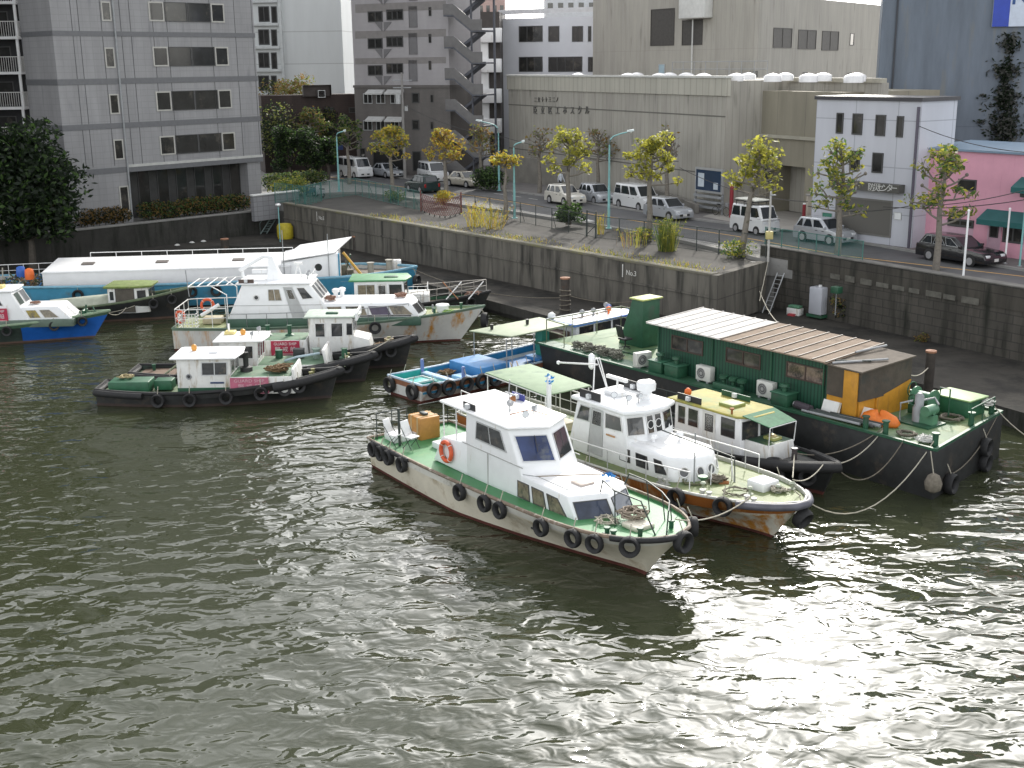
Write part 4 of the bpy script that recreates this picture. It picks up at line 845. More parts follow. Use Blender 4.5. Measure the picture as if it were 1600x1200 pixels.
def scooter(px, py, rz, label, c):
    t = thing('motor_scooter', label, 'scooter', P(px, py, ZT), rz, 'scooters parked by the fence')
    for x in (-.6, .6):
        w_ = MB().ring((x, 0, .24), (0, 1, 0), .2, .055, 16, 6).build('wheel', TYRE, t); MB().disc((x, -.03, .24), (0, 1, 0), .12, 10, .06).build('rim', RIM, w_)
    m = MB(); m.loft([(-.75, -.15, .35), (.1, -.15, .28), (.1, .15, .28), (-.75, .15, .35)], [(-.8, -.12, .7), (-.15, -.12, .66), (-.15, .12, .66), (-.8, .12, .7)]); m.box(-.1, .5, -.14, .14, .24, .3); m.loft([(.38, -.2, .3), (.48, -.2, .3), (.48, .2, .3), (.38, .2, .3)], [(.28, -.16, .95), (.36, -.16, .95), (.36, .16, .95), (.28, .16, .95)]); m.build('body', c, t, bevel=.04)
    MB().box(-.75, -.12, -.13, .13, .7, .8).build('seat', BLK, t, bevel=.04); MB().tube([(.32, -.32, 1.02), (.38, 0, .98), (.32, .32, 1.02)], .022).tube([(.6, 0, .3), (.36, 0, .98)], .035).build('handlebar', STEELG, t); MB().box(.4, .5, -.09, .09, .82, .95).build('headlight', LAMP, t, bevel=.03)
scooter(484, 306, 2.4, 'white fronted scooter parked inside the green fence, the left of two', M('scooter_blue', (.06, .10, .16), .4)); scooter(500, 308, 2.2, 'pale seated scooter parked inside the green fence, the right of two', M('scooter_silver', (.4, .42, .44), .4))
def bicycle(c, rz, label, colr):
    t = thing('bicycle', label, 'bicycle', c, rz)
    for x in (-.52, .52): MB().ring((x, 0, .33), (0, 1, 0), .31, .018, 20, 5).build('wheel', TYRE, t)
    MB().tube([(-.52, 0, .33), (-.15, 0, .3), (.42, 0, .75), (.52, 0, .33)], .018, 5).tube([(-.15, 0, .3), (-.25, 0, .78)], .018, 5).tube([(-.52, 0, .33), (-.22, 0, .68), (.4, 0, .7)], .016, 5).build('frame', colr, t)
    MB().tube([(.42, 0, .75), (.38, 0, .98)], .018, 5).tube([(.3, -.27, 1.0), (.38, 0, .98), (.3, .27, 1.0)], .014, 5).build('handlebar', STEELG, t); MB().box(-.38, -.12, -.08, .08, .78, .85).build('saddle', BLK, t, bevel=.03)
    b = MB(); b.lathe((.62, 0, .72), [(.12, 0), (.17, .25)], 10); b.build('basket', STEELG, t)
bicycle(P(789, 342, ZS), .4, 'bicycle leaning by the stunted street tree behind the fence', M('bike_green', (.05, .2, .16), .5))
bicycle(P(1243 + 165, 379, ZS), -.9, 'bicycle beside the child in a yellow top', M('bike_grey', (.1, .1, .11), .5))
bicycle(P(1126, 337, ZS), -.9, 'bicycle parked by the glass notice case of the hall', M('bike_grey2', (.13, .13, .14), .5))

# ------------------------------------------------------------ people (far small figures)
def person(c, rz, label, top, legs, hair, h=1.68, stride=.25, extra=None):
    t = thing('person', label, 'person', c, rz); s = h / 1.7
    vs = [(0, 0, .93), (0, 0, 1.15), (0, 0, 1.38), (0, 0, 1.49), (0, 0, 1.60), (0, 0, 1.68)]; rad = [.15, .14, .16, .06, .095, .075]
    ed = [(0, 1), (1, 2), (2, 3), (3, 4), (4, 5)]
    for sy, ph in ((-1, 1), (1, -1)):
        k = len(vs); vs += [(0, sy * .19, 1.40), (-.05 * ph, sy * .24, 1.13), (.10 - .16 * ph, sy * .23, .88), (.12 - .18 * ph, sy * .23, .79)]; rad += [.06, .047, .036, .04]; ed += [(2, k), (k, k + 1), (k + 1, k + 2), (k + 2, k + 3)]
        k = len(vs); vs += [(.02 * ph, sy * .09, .86), (stride * .5 * ph + .05, sy * .09, .48), (stride * ph, sy * .09, .08), (stride * ph + .16, sy * .1, .04)]; rad += [.095, .065, .045, .045]; ed += [(0, k), (k, k + 1), (k + 1, k + 2), (k + 2, k + 3)]
    me = bpy.data.meshes.new('body'); me.from_pydata([tuple(x * s for x in v) for v in vs], ed, []); o = bpy.data.objects.new('body', me); col.objects.link(o); o.parent = t
    md = o.modifiers.new('Skin', 'SKIN'); md.use_smooth_shade = True
    for i, r in enumerate(rad): me.skin_vertices[0].data[i].radius = (r * s, r * s)
    me.skin_vertices[0].data[0].use_root = True
    o.modifiers.new('Subdivision', 'SUBSURF').levels = 1
    me.materials.append(top)
    def ell(name, c_, r, m): MB().lathe((c_[0] * s, c_[1] * s, (c_[2] - r[2]) * s), [(.05 * s, 0), (r[0] * .8 * s, r[2] * .4 * s), (r[0] * s, r[2] * s), (r[0] * .85 * s, r[2] * 1.5 * s), (.03 * s, r[2] * 2 * s)], 12).build(name, m, t, smooth=80)
    ell('hair', (-.015, 0, 1.665), (.105, .105, .075), hair)
    tr_ = MB()
    for sy, ph in ((-1, 1), (1, -1)): tr_.tube([(.0, sy * .08 * s, .95 * s), (.02 * ph * s, sy * .09 * s, .86 * s), ((stride * .5 * ph + .05) * s, sy * .09 * s, .48 * s), (stride * ph * s, sy * .09 * s, .1 * s)], .115 * s, 8, .06 * s)
    tr_.build('trousers', legs, t, smooth=80)
    MB().lathe((.0, 0, 1.54 * s), [(.04 * s, 0), (.085 * s, .05 * s), (.09 * s, .1 * s), (.03 * s, .15 * s)], 10).build('head', M('skin', (.45, .28, .2), .6, .05), t, smooth=80)
    if extra: extra(t, s)
    return t
SHW = M('white_shirt', (.62, .66, .72), .8); BLKC = M('black_cloth', (.02, .02, .025), .9); HAIR = M('black_hair', (.015, .012, .01), .6)
person(P(876, 298, ZS), math.atan2(-.8, .55), 'person in a white shirt and dark trousers walking on the far pavement', SHW, BLKC, HAIR)
person(P(1421, 381, ZS), 2.4, 'small person in a yellow top and pale trousers by the pink building', M('yellow_top', (.62, .45, .05), .8), M('pale_trousers', (.45, .42, .36), .8), HAIR, 1.25, .1)
person(P(1435, 383, ZS), 2.0, 'small person in a brownish pink top beside the one in yellow', M('brown_pink_top', (.38, .17, .14), .8), M('rose_trousers', (.42, .2, .2), .8), HAIR, 1.35, .12)

# ------------------------------------------------------------ lamps, poles, fences
TEAL = M('teal_pole_paint', (.20, .42, .42), .45, .1, 3); HEADM = M('lamp_head', (.55, .62, .62), .35)
def lamp(px, py, ptop, reach, label, m=TEAL, z=ZS, group='teal street lamps'):
    g = P(px, py, z); D = math.hypot(g.x, g.y); r = ray(px, ptop); H_ = CH + r.z * D / math.hypot(r.x, r.y) - z
    rr = reach / CF * D; dx = 1 if rr > 0 else -1; a = abs(rr)
    t = thing('street_lamp', label, 'street lamp', g, 0 if dx > 0 else math.pi, group)
    MB().cyl((0, 0, 0), (0, 0, H_ * .45), .10, .085, 10).cyl((0, 0, H_ * .45), (0, 0, H_ - a * .55), .075, .055, 10).cyl((0, 0, 0), (0, 0, .05), .22, .22, 10).build('pole', m, t, smooth=60)
    b = H_ - a * .55; MB().tube([(0, 0, b - .05), (a * .03, 0, b + a * .22), (a * .16, 0, b + a * .36), (a * .45, 0, b + a * .46), (a * .8, 0, b + a * .54)], .045, 8).build('arm', m, t, smooth=60)
    hd_ = MB().loft([(a * .72, -.09, H_ - a * .03), (a * 1.05, -.13, H_ + a * .02), (a * 1.05, .13, H_ + a * .02), (a * .72, .09, H_ - a * .03)], [(a * .74, -.07, H_ + .1), (a * 1.03, -.09, H_ + .16), (a * 1.03, .09, H_ + .16), (a * .74, .07, H_ + .1)]); hd_.build('lamp_head', HEADM, t, bevel=.03)
    MB().lathe((a * .9, 0, H_ - .1), [(.03, 0), (.1, .05), (.12, .12)], 10).build('globe', M('lamp_glass', (.6, .62, .6), .15), t, smooth=70)
lamp(951, 357, 206, 36, 'tallest teal street lamp, between the big white minivan and the fence')
lamp(804, 341, 222, 16, 'shorter teal street lamp beside the stunted yellow tree')
lamp(530, 299, 205, 14, 'teal street lamp at the left end of the road by the white van')
lamp(780, 298, 189, -33, 'teal street lamp on the far pavement with its arm pointing left')
t = thing('street_lamp', 'thin grey post lamp with a small round head near the steel staircase', 'street lamp', P(748, 277, ZS)); MB().cyl((0, 0, 0), (0, 0, 4.6), .05, .04, 8).build('pole', STEELG, t); MB().lathe((0, 0, 4.55), [(.05, 0), (.2, .12), (.22, .25), (.1, .42)], 12).build('globe', M('white_globe', (.8, .8, .8), .2), t, smooth=70)
t = thing('utility_pole', 'grey concrete utility pole with a transformer can before the brown building', 'utility pole', P(633, 277, ZS)); MB().cyl((0, 0, 0), (0, 0, 10.2), .17, .11, 10).build('pole', M('pole_concrete', (.26, .25, .24), .8), t, smooth=60); MB().cyl((-.42, -.1, 7.2), (-.42, -.1, 8.1), .26, n=12).build('transformer', M('pale_grey_paint', (.42, .43, .43), .5), t); MB().box(-1.0, 1.0, -.05, .05, 9.4, 9.5).box(-.9, .9, -.05, .05, 8.7, 8.8).build('cross_arm', STEELG, t)
MB().box(.2, .5, -.12, .12, 6.5, 7.0).build('junction_box', MATS['pale_grey_paint'], t)
t = thing('utility_pole', 'slim steel post with an arched top beside the utility pole', 'post', P(581, 268, ZS)); MB().tube([(0, 0, 0), (0, 0, 5.6), (.15, 0, 6.0), (.9, 0, 6.2), (1.9, 0, 6.0), (2.1, 0, 5.6), (2.1, 0, 4.0)], .06, 8).build('pole', STEELG, t, smooth=60)
for (px, py, pt, lab, m) in ((1505, 432, 330, 'short white post standing on the right quay wall', WHITE), (1570, 412, 327, 'white post on the far pavement before the pink building', WHITE), (1593, 416, 318, 'teal post at the right edge before the pink building', TEAL)):
    g = P(px, py, ZS if py < 430 else 4.2); D = g.length; r = ray(px, pt); H_ = (CH + r.z * math.hypot(g.x, g.y) / math.hypot(r.x, r.y)) - g.z
    t = thing('signpost', lab, 'post', g); MB().cyl((0, 0, 0), (0, 0, H_), .06, .05, 8).build('pole', m, t, smooth=60); MB().lathe((0, 0, H_), [(.07, 0), (.07, .06), (.02, .1)], 8).build('cap', m, t); MB().cyl((0, 0, 0), (0, 0, .04), .14, n=8).build('base_plate', STEELG, t)
g = P(1200, 409, ZT); t = thing('signpost', 'weathered grey post with a yellow box where the terrace meets the stone wall', 'post', g); MB().cyl((0, 0, 0), (0, 0, 4.0), .07, .06, 8).build('pole', M('weathered_post', (.45, .44, .42), .7, .2), t); MB().box(-.05, .28, -.1, .1, 3.75, 3.82).build('bracket', STEELG, t); MB().box(-.2, .2, -.18, .12, 1.3, 1.75).build('meter_box', M('yellowed_box', (.5, .43, .18), .6), t, bevel=.03)
# chain-link fences
def meshmat(name, c, cell=.09, fill=.22):
    if name in MATS: return MATS[name]
    m = M(name, c, .6, .1); t = m.node_tree; b = t.nodes['Principled BSDF']; n, l = t.nodes.new, t.links.new
    tr_ = n('ShaderNodeBsdfTransparent'); mix = n('ShaderNodeMixShader'); uv = n('ShaderNodeUVMap'); uv.uv_map = 'UVMap'
    mp = n('ShaderNodeMapping'); mp.inputs['Rotation'].default_value = (0, 0, R(45)); mp.inputs['Scale'].default_value = (1 / cell,) * 3; l(uv.outputs[0], mp.inputs[0])
    k = n('ShaderNodeTexBrick'); k.offset = 0; k.inputs['Brick Width'].default_value = 1; k.inputs['Row Height'].default_value = 1; k.inputs['Scale'].default_value = 1; k.inputs['Mortar Size'].default_value = fill * .5; k.inputs['Mortar Smooth'].default_value = 0
    l(mp.outputs[0], k.inputs['Vector']); l(k.outputs['Fac'], mix.inputs[0]); l(tr_.outputs[0], mix.inputs[1]); l(b.outputs[0], mix.inputs[2]); l(mix.outputs[0], t.nodes['Material Output'].inputs[0])
    return m
FTEAL = M('green_fence_paint', (.05, .15, .13), .5, .15); FGREY = M('dark_fence_paint', (.035, .045, .042), .5, .2)
def fence(pts, label, h, step, mat, mm, z=ZT, brace=0, gatepost=()):
    t = thing('chain_link_fence', label, 'fence', (pts[0].x, pts[0].y, z)); o = V2(pts[0]); mesh, rl = MB(), MB()
    for a, b in zip(pts[:-1], pts[1:]):
        a, b = V2(a), V2(b); L_ = (b - a).length; n_ = max(1, round(L_ / step)); A, B = a - o, b - o
        mesh.add([(*A, .04), (*B, .04), (*B, h), (*A, h)], [(0, 1, 2, 3)])
        rl.tube([(*A, h), (*B, h)], .022, 5); rl.tube([(*A, .06), (*B, .06)], .015, 5)
        for k in range(n_):
            p = A.lerp(B, k / n_); MB().cyl((*p, -.05), (*p, h + .03), .032, n=6).build('post', mat, t)
            if brace and k % brace == brace - 1: q = p + Vector((-(B - A).y, (B - A).x)).normalized() * .55 + (B - A).normalized() * -.35; MB().cyl((*q, 0), (*p, h * .8), .022, n=5).build('brace', mat, t)
    p = V2(pts[-1]) - o; MB().cyl((*p, -.05), (*p, h + .03), .032, n=6).build('post', mat, t)
    rl.build('rail', mat, t); mesh.build('mesh', mm, t, uv=True, fix=False)
    return t
ft, fg = meshmat('green_wire_mesh', (.06, .2, .18), .075, .13), meshmat('grey_wire_mesh', (.09, .11, .10), .075, .06)
F0 = [P(x, y, ZT) for x, y in ((462, 322), (516, 310), (556, 305), (660, 330))]
fence(F0, 'green chain-link fence along the left part of the terrace', 1.5, 1.6, FTEAL, ft, brace=3)
F1 = [P(x, y, ZT) for x, y in ((720, 332), (790, 343), (916, 369), (930, 372), (1088, 392), (1196, 408))]
fence(F1, 'dark chain-link fence along the right part of the terrace', 1.45, 2.0, FGREY, fg, brace=2)
fg2 = [RW0 + Vector((.25, .2)), RW0.lerp(RW1, .55) + Vector((.25, .25)), RW1 + Vector((.25, .1))]
fence(fg2, 'green fence on top of the stone wall behind the grey post', 1.0, 1.5, FTEAL, ft, z=4.24)
fence([V2(T0) + Vector((-1.2, .8)), V2(T0) + Vector((-.1, .3)), P(478, 322, ZT), P(502, 315, ZT)], 'green wire fence closing off the terrace corner by the ladder steps', 1.6, 1.2, FTEAL, ft)
# folding lattice gate
t = thing('lattice_gate', 'rusty red folding lattice gate bowed across the terrace entrance', 'gate'); LAT = M('maroon_lattice', (.16, .045, .04), .55, .2, 4, c2=(.35, .3, .28), c2amt=.3, c2scale=6)
g0, g1, gc = V2(P(658, 330, ZT)), V2(P(721, 334, ZT)), V2(P(690, 340, ZT)); t.location = (*g0, ZT); arc = []
for k in range(25):
    s_ = k / 24; arc.append((g0 * (1 - s_) ** 2 + (gc * 2 - (g0 + g1) / 2) * 2 * s_ * (1 - s_) + g1 * s_ ** 2) - g0)
lt = MB()
for k in range(24):
    a, b = arc[k], arc[k + 1]
    for z0 in (.12, .45, .78, 1.11): lt.tube([(*a, z0), (*b, z0 + .33)], .02, 4); lt.tube([(*a, z0 + .33), (*b, z0)], .02, 4)
lt.build('lattice', LAT, t)
for k in (0, 24): MB().cyl((*arc[k], 0), (*arc[k], 1.65), .05, n=8).build('post', LAT, t)
for k in range(2, 24, 3): MB().cyl((arc[k].x - .04, arc[k].y, .07), (arc[k].x + .04, arc[k].y, .07), .07, n=10).build('wheel', RUBBER, t)
# small gate in the dark fence
t = thing('wire_gate', 'narrow wire gate with a diagonal brace in the dark fence', 'gate', P(917, 369.3, ZT)); e = V2(P(931, 372.2, ZT) - P(917, 369.3, ZT)); MB().cyl((0, 0, 0), (0, 0, 1.75), .05, n=6).cyl((*e, 0), (*e, 1.75), .05, n=6).build('post', FGREY, t); MB().tube([(0, 0, .15), (*e, .85)], .025, 5).tube([(0, 0, .9), (*e, .9)], .025, 5).tube([(0, 0, 1.65), (*e, 1.65)], .025, 5).build('brace', FGREY, t)
# white wall clutter, notice case, cones
t = thing('notice_case', 'glass fronted notice case on posts before the hall wall', 'notice board', P(1107, 333, ZS), math.atan2(-.87, .5)); MB().box(-1.6, 1.6, -.08, .08, 1.5, 3.3).build('case', ALU, t); panel_pts(t, [(-1.5, -.09, 1.6), (1.5, -.09, 1.6), (1.5, -.09, 3.2), (-1.5, -.09, 3.2)], M('notice_glass', (.03, .05, .09), .15), ALU, 'pane', .05); MB().box(-1.2, -.5, -.115, -.105, 1.9, 2.9).box(.6, 1.1, -.115, -.105, 1.8, 2.3).build('poster', M('pale_poster', (.5, .56, .62), .6), t)
for z in (.35, .75, 1.15): MB().box(-1.6, 1.6, -.2, .1, z, z + .18).build('plank', STEELG, t)
MB().box(-1.62, -1.5, -.06, .06, 0, 1.5).box(1.5, 1.62, -.06, .06, 0, 1.5).build('post', STEELG, t)
def cone(px, py, label): t = thing('traffic_cone', label, 'traffic cone', P(px, py, ZS), 0, 'orange traffic cones'); MB().lathe((0, 0, .04), [(.17, 0), (.03, .68), (.02, .7)], 12).build('cone', M('cone_orange', (.62, .07, .03), .5), t, smooth=60); MB().box(-.2, .2, -.2, .2, 0, .04).build('base', M('cone_orange', (.62, .07, .03)), t)
cone(1390, 372, 'left traffic cone by the steel shutter'); cone(1398, 373, 'right traffic cone by the steel shutter'); cone(1257, 343, 'traffic cone at the foot of the left corner of the white building')
for px, lab in ((1256, 'red bollard beside the vehicle bay'), (1142, 'dark red post beside the notice case')):
    t = thing('red_post', lab, 'post', P(px, 346 if px > 1200 else 340, ZS)); h_ = 1.2 if px > 1200 else 2.4; MB().cyl((0, 0, 0), (0, 0, h_), .14, n=10).build('pole', M('dark_red_paint', (.24, .02, .03), .6), t); MB().lathe((0, 0, h_), [(.15, 0), (.1, .08), (.02, .1)], 10).build('cap', STEELW, t)
t = thing('gate_pillar', 'pale pillar at the entrance of the vehicle bay', 'pillar', P(1264, 352, ZS)); MB().box(-.22, .22, -.22, .22, 0, 2.0).build('shaft', M('pillar_beige', (.4, .36, .3), .7), t, bevel=.02); MB().box(-.27, .27, -.27, .27, 2.0, 2.12).build('cap', CONC, t, bevel=.02)
# overhead wires
WIRE = M('wire_black', (.03, .03, .03), .6)
def wire(a, b, sag, label, r=.022):
    a, b = Vector(a), Vector(b); pts = [a.lerp(b, k / 12) - Vector((0, 0, sag * 4 * (k / 12) * (1 - k / 12))) for k in range(13)]
    o = MB().tube([p - a for p in pts], r, 4).build('overhead_cable', WIRE, None, a, fix=False); tag(o, label, 'cable')
def at_d(px, py, D): r = ray(px, py); k = D / r.y; return Vector((r.x * k, D, CH + r.z * k))
wire(at_d(633, 165, 122), at_d(790, 215, 104), .5, 'overhead cable running from the utility pole to the hall corner'); wire(at_d(790, 215, 104), at_d(1060, 252, 84), .5, 'overhead cable across the front of the low hall'); wire(at_d(1062, 262, 84), at_d(1262, 315, 72), .5, 'lower overhead cable passing behind the leaning street tree')
wire(at_d(1262, 322, 70), at_d(1420, 322, 68), .3, 'overhead cable before the shutter of the white building'); wire(at_d(1420, 322, 68), at_d(1640, 286, 60), .3, 'overhead cable rising to the right before the pink building'); wire(at_d(1380, 323, 66), at_d(1640, 305, 60), .3, 'lower overhead cable before the pink building')
wire(at_d(1425, 192, 72), at_d(1640, 240, 62), .4, 'overhead cable from the white building to the right edge')
# ------------------------------------------------------------ boats
class Boat:
    def __init__(s, name, label, o, hd, cat='boat', group=None):
        hd = V2(hd).normalized(); s.hd, s.o2 = hd, V2(o)
        s.o = thing(name, label, cat, (o[0], o[1], 0), math.atan2(hd.y, hd.x), group)
        s.mw = Matrix.Translation((o[0], o[1], 0)) @ Matrix.Rotation(math.atan2(hd.y, hd.x), 4, 'Z'); s.label = label; s.tn = 0
    def W(s, x, y, z): return s.mw @ Vector((x, y, z))
    def hull(s, x0, x1, B, zs, zm, zb, mats, rake=.9, ts=.42, p=2.3, stern=.86, flare=.88, bul=.14, deck=None, cap=None, bowmat=None, capr=.06, bands=(.28, .12), bowround=.03, sternrake=0.0, deckname='deck', vee=.55, bq=1.0):
        """mats: strake, topside, boot, (inner bulwark)"""
        NS = 28; s.x0, s.x1 = x0, x1; L_ = x1 - x0
        def sh(t): return zs * (1 - t) * (1 - 2 * t) + zm * 4 * t * (1 - t) + zb * t * (2 * t - 1)
        def hb(t):
            a = stern + (1 - stern) * math.sin(min(1, t / .38) * math.pi / 2)
            b = 1 if t < ts else max(0.0, 1 - ((t - ts) / (1 - ts)) ** p) ** bq
            return max(bowround, B / 2 * a * b)
        s.sh, s.hb, s.L = sh, hb, L_
        m = MB(); rows = 6; ring_pts = []
        for i in range(NS + 1):
            t = i / NS; t = 1 - (1 - t) ** 1.25; h, b = sh(t), hb(t); x = x0 + t * L_; st = max(0, (t - .5) / .5) ** 1.5
            zz = [h, h - bands[0], h * .45 + .1, bands[1], -.1, -.55]; ww = [1, .985 - (1 - flare) * .15, 1 - (1 - flare) * .6, flare, flare * .96, flare * .7]
            for z, w_ in zip(zz, ww):
                k = (h - z) / max(.1, h); xx = x - rake * st * min(1.2, k) + (sternrake * min(1.2, k) * (1 - t) ** 6 if sternrake else 0); bw = max(.03, b * (w_ - vee * max(0, (t - .4) / .6) ** 1.1 * (0 if z == h else .06 if z == h - bands[0] else .5 if z > .2 else 1)))
                ring_pts.append((xx, max(.02, bw), z))
        nr = 6
        for sgn in (-1, 1):
            vs = [(x, y * sgn, z) for x, y, z in ring_pts]; fs, k = [], len(m.v); m.v += vs
            for i in range(NS):
                for r in range(nr - 1): m.f.append((k + i * nr + r, k + (i + 1) * nr + r, k + (i + 1) * nr + r + 1, k + i * nr + r + 1)); m.m.append(3 if bowmat and r in (1, 2) and i > NS * bowmat[0] else (0, 1, 1, 2, 2)[r])
        kk = len(ring_pts)
        for r in range(nr - 1): m.f.append((r, r + 1, kk + r + 1, kk + r)); m.m.append((0, 1, 1, 2, 2)[r])
        for r in range(nr - 1): a = NS * nr; m.f.append((a + r, kk + a + r, kk + a + r + 1, a + r + 1)); m.m.append((0, 1, 1, 2, 2)[r])
        h_ = m.build('hull', mats[:3] + ([bowmat[1]] if bowmat else []), s.o, smooth=40)
        # inner bulwark and deck
        d = MB(); w_ = .07
        for i in range(NS):
            q = []
            for j in (i, i + 1):
                t = j / NS; t = 1 - (1 - t) ** 1.25; b = max(.02, hb(t) - w_); x = x0 + t * L_ + (w_ if j == 0 else 0) - (.1 if j == NS else 0); q.append((x, b, sh(t)))
            (xa, ba, ha), (xb, bb, hb_) = q
            d.add([(xa, -ba, ha - bul), (xb, -bb, hb_ - bul), (xb, bb, hb_ - bul), (xa, ba, ha - bul)], [(0, 1, 2, 3)], 0)
            for sg in (-1, 1):
                d.add([(xa, sg * ba, ha - bul), (xb, sg * bb, hb_ - bul), (xb, sg * bb, hb_), (xa, sg * ba, ha)], [(0, 1, 2, 3)], 1)
        b0 = hb(0) - w_; d.add([(x0 + w_, -b0, zs - bul), (x0 + w_, b0, zs - bul), (x0 + w_, b0, zs), (x0 + w_, -b0, zs)], [(0, 1, 2, 3)], 1)
        s.bul = bul
        d.build(deckname, [deck, mats[3] if len(mats) > 3 else mats[0]], s.o, fix=False)
        if cap:
            pts = [(x0 + t * L_, -hb(t) + .02, sh(t) + .01) for t in [1 - (1 - i / 20) ** 1.25 for i in range(21)]]
            pts += [(x, -y, z) for x, y, z in reversed(pts)]
            MB().tube(pts, capr, 6, closed=True).build('rubbing_strake', cap, s.o, smooth=60)
    def deckz(s, x): return s.sh((x - s.x0) / s.L) - s.bul
    def side_pt(s, x, sg, dz=0.0, out=.0):
        t = (x - s.x0) / s.L; b = s.hb(t); e = .01; db = (s.hb(min(1, t + e)) - s.hb(max(0, t - e))) / (2 * e * s.L); n = Vector((-db, 1, 0)).normalized(); n.y *= sg
        return Vector((x, sg * b, s.sh(t) + dz)) + n * out, n
    def tyres(s, xs, sg=-1, r=.3, th_=.11, dz=-.42, what='', rope=True):
        for k, x in enumerate(xs):
            p, n = s.side_pt(x, sg, dz, th_ * .85); tyre(s.W(*p), s.mw.to_3x3() @ n, r, th_, f'{ordinal(k)} tyre fender from the stern {what}', 'tyre fenders hanging on the boats', s.mw.to_3x3() @ Vector((0, 0, 1)), rope)
    def rail(s, pts, h, step=1.2, mid=True, r=.022, mat=None, name='railing', legs=True):
        m = MB(); P_ = [Vector(p) for p in pts]
        m.tube([p + Vector((0, 0, h)) for p in P_], r, 6)
        if mid: m.tube([p + Vector((0, 0, h * .52)) for p in P_], r * .7, 5)
        for a, b in zip(P_[:-1], P_[1:]):
            n_ = max(1, round((b - a).length / step))
            for k in range(n_ + 1):
                q = a.lerp(b, k / n_); m.tube([q - Vector((0, 0, .02)), q + Vector((0, 0, h))], r * .85, 5)
        return m.build(name, mat or STEELW, s.o)
    def deckrail(s, xa, xb, sg, h, n=6, inset=.12, **k):
        pts = []
        for i in range(n + 1):
            x = xa + (xb - xa) * i / n; p, nn = s.side_pt(x, sg, 0, -inset); pts.append(p)
        return s.rail(pts, h, **k)
    def box(s, name, x0, x1, y0, y1, z0, z1, mat, bevel=.02, par=None): return MB().box(x0, x1, y0, y1, z0, z1).build(name, mat, par or s.o, bevel=bevel)
    def cab(s, name, bot, z0, top, z1, mat, bevel=.05, roofmat=None):
        s.cb = (bot, z0, top, z1); s.cbo = cabin(s.o, name, bot, z0, top, z1, mat, bevel, roofmat); return s.cbo
    def cwin(s, k, *uv, glass=None, frame=None, name='window', fw=.035, proud=.025, bars=0, mirror=None):
        f = prismface(*s.cb, k); a = panel(s.cbo.parent if False else s.o, f, uv if len(uv) == 4 else uv[0], glass or BOATGLASS, frame or WFRAME, name, fw, proud, bars)
        if mirror is not None:
            f2 = prismface(*s.cb, mirror); q = uv if len(uv) == 4 and not hasattr(uv[0], '__len__') else None
            if q: panel(s.o, f2, (1 - q[2], q[1], 1 - q[0], q[3]), glass or BOATGLASS, frame or WFRAME, name, fw, proud, bars)
            else: panel(s.o, f2, [(1 - uv[0][1][0], uv[0][1][1]), (1 - uv[0][0][0], uv[0][0][1]), (1 - uv[0][3][0], uv[0][3][1]), (1 - uv[0][2][0], uv[0][2][1])], glass or BOATGLASS, frame or WFRAME, name, fw, proud, bars)
        return a
    def port(s, k, u, v, r=.17, rim=None, name='porthole'):
        f = prismface(*s.cb, k); c = on_face(f, u, v); n = (Vector(f[1]) - Vector(f[0])).cross(Vector(f[3]) - Vector(f[0])).normalized()
        o = MB().disc(c + n * .003, n, r, 20, .012).build(name, BOATGLASS, s.o); MB().ring(c + n * .015, n, r, .03, 20, 6).build('rim', rim or WFRAME, o, smooth=70); return o
    def roof(s, poly, z, th_, mat, name='roof', bevel=.03): m = MB(); m.prism(poly, z, z + th_); return m.build(name, mat, s.o, bevel=bevel)
    def inflate(s, poly, d):
        c = sum((Vector(p) for p in poly), Vector((0, 0))) / len(poly); return [tuple(Vector(p) + (Vector(p) - c).normalized() * d) for p in poly]
TYRE_ME = {}
def tyre(loc, n, r, th_, label, group, up=Vector((0, 0, 1)), rope=True):
    key = (round(r, 2), round(th_, 2))
    if key not in TYRE_ME:
        m = MB(); nn = 24; prof = [(r - th_ * .2, -th_), (r, -th_ * .7), (r + .012, 0), (r, th_ * .7), (r - th_ * .2, th_), (r * .62, th_ * .72), (r * .55, th_ * .3), (r * .55, -th_ * .3), (r * .62, -th_ * .72)]
        for i in range(nn):
            a = 6.28318 * i / nn
            for (q, z) in prof: m.v.append((q * math.cos(a), q * math.sin(a), z))
        k = len(prof)
        for i in range(nn):
            for j in range(k): m.f.append((i * k + j, ((i + 1) % nn) * k + j, ((i + 1) % nn) * k + (j + 1) % k, i * k + (j + 1) % k)); m.m.append(0)
        o = m.build('tyre_fender', RUBBER, smooth=50); TYRE_ME[key] = o.data
    else:
        o = bpy.data.objects.new('tyre_fender', TYRE_ME[key]); col.objects.link(o)
    n = Vector(n).normalized(); q = n.to_track_quat('Z', 'Y'); o.rotation_mode = 'QUATERNION'; o.rotation_quaternion = q; o.location = loc
    tag(o, label, 'tyre', group)
    if rope:
        iv = (Matrix.Translation(loc) @ q.to_matrix().to_4x4()).inverted(); a = Vector(loc) + Vector((0, 0, r * .8)) ; b = Vector(loc) + Vector((0, 0, r + .32)) - n * th_ * 1.3
        MB().tube([iv @ a, iv @ b], .018, 5).build('rope', ROPE, o)
    return o
def lifering(loc, n, label, r=.31):
    m = MB(); m.ring((0, 0, 0), (0, 0, 1), r, .075, 28, 10); o = m.build('life_ring', M('life_ring_orange', (.62, .10, .035), .6, .15, 5), smooth=80)
    o.rotation_mode = 'QUATERNION'; o.rotation_quaternion = Vector(n).to_track_quat('Z', 'Y'); o.location = loc; tag(o, label, 'life ring')
    b = MB()
    for k in range(4): a = k * 1.5708 + .78; b.ring((r * math.cos(a), r * math.sin(a), 0), (-math.sin(a), math.cos(a), 0), .078, .012, 12, 5)
    b.build('band', WHITE2, o); return o
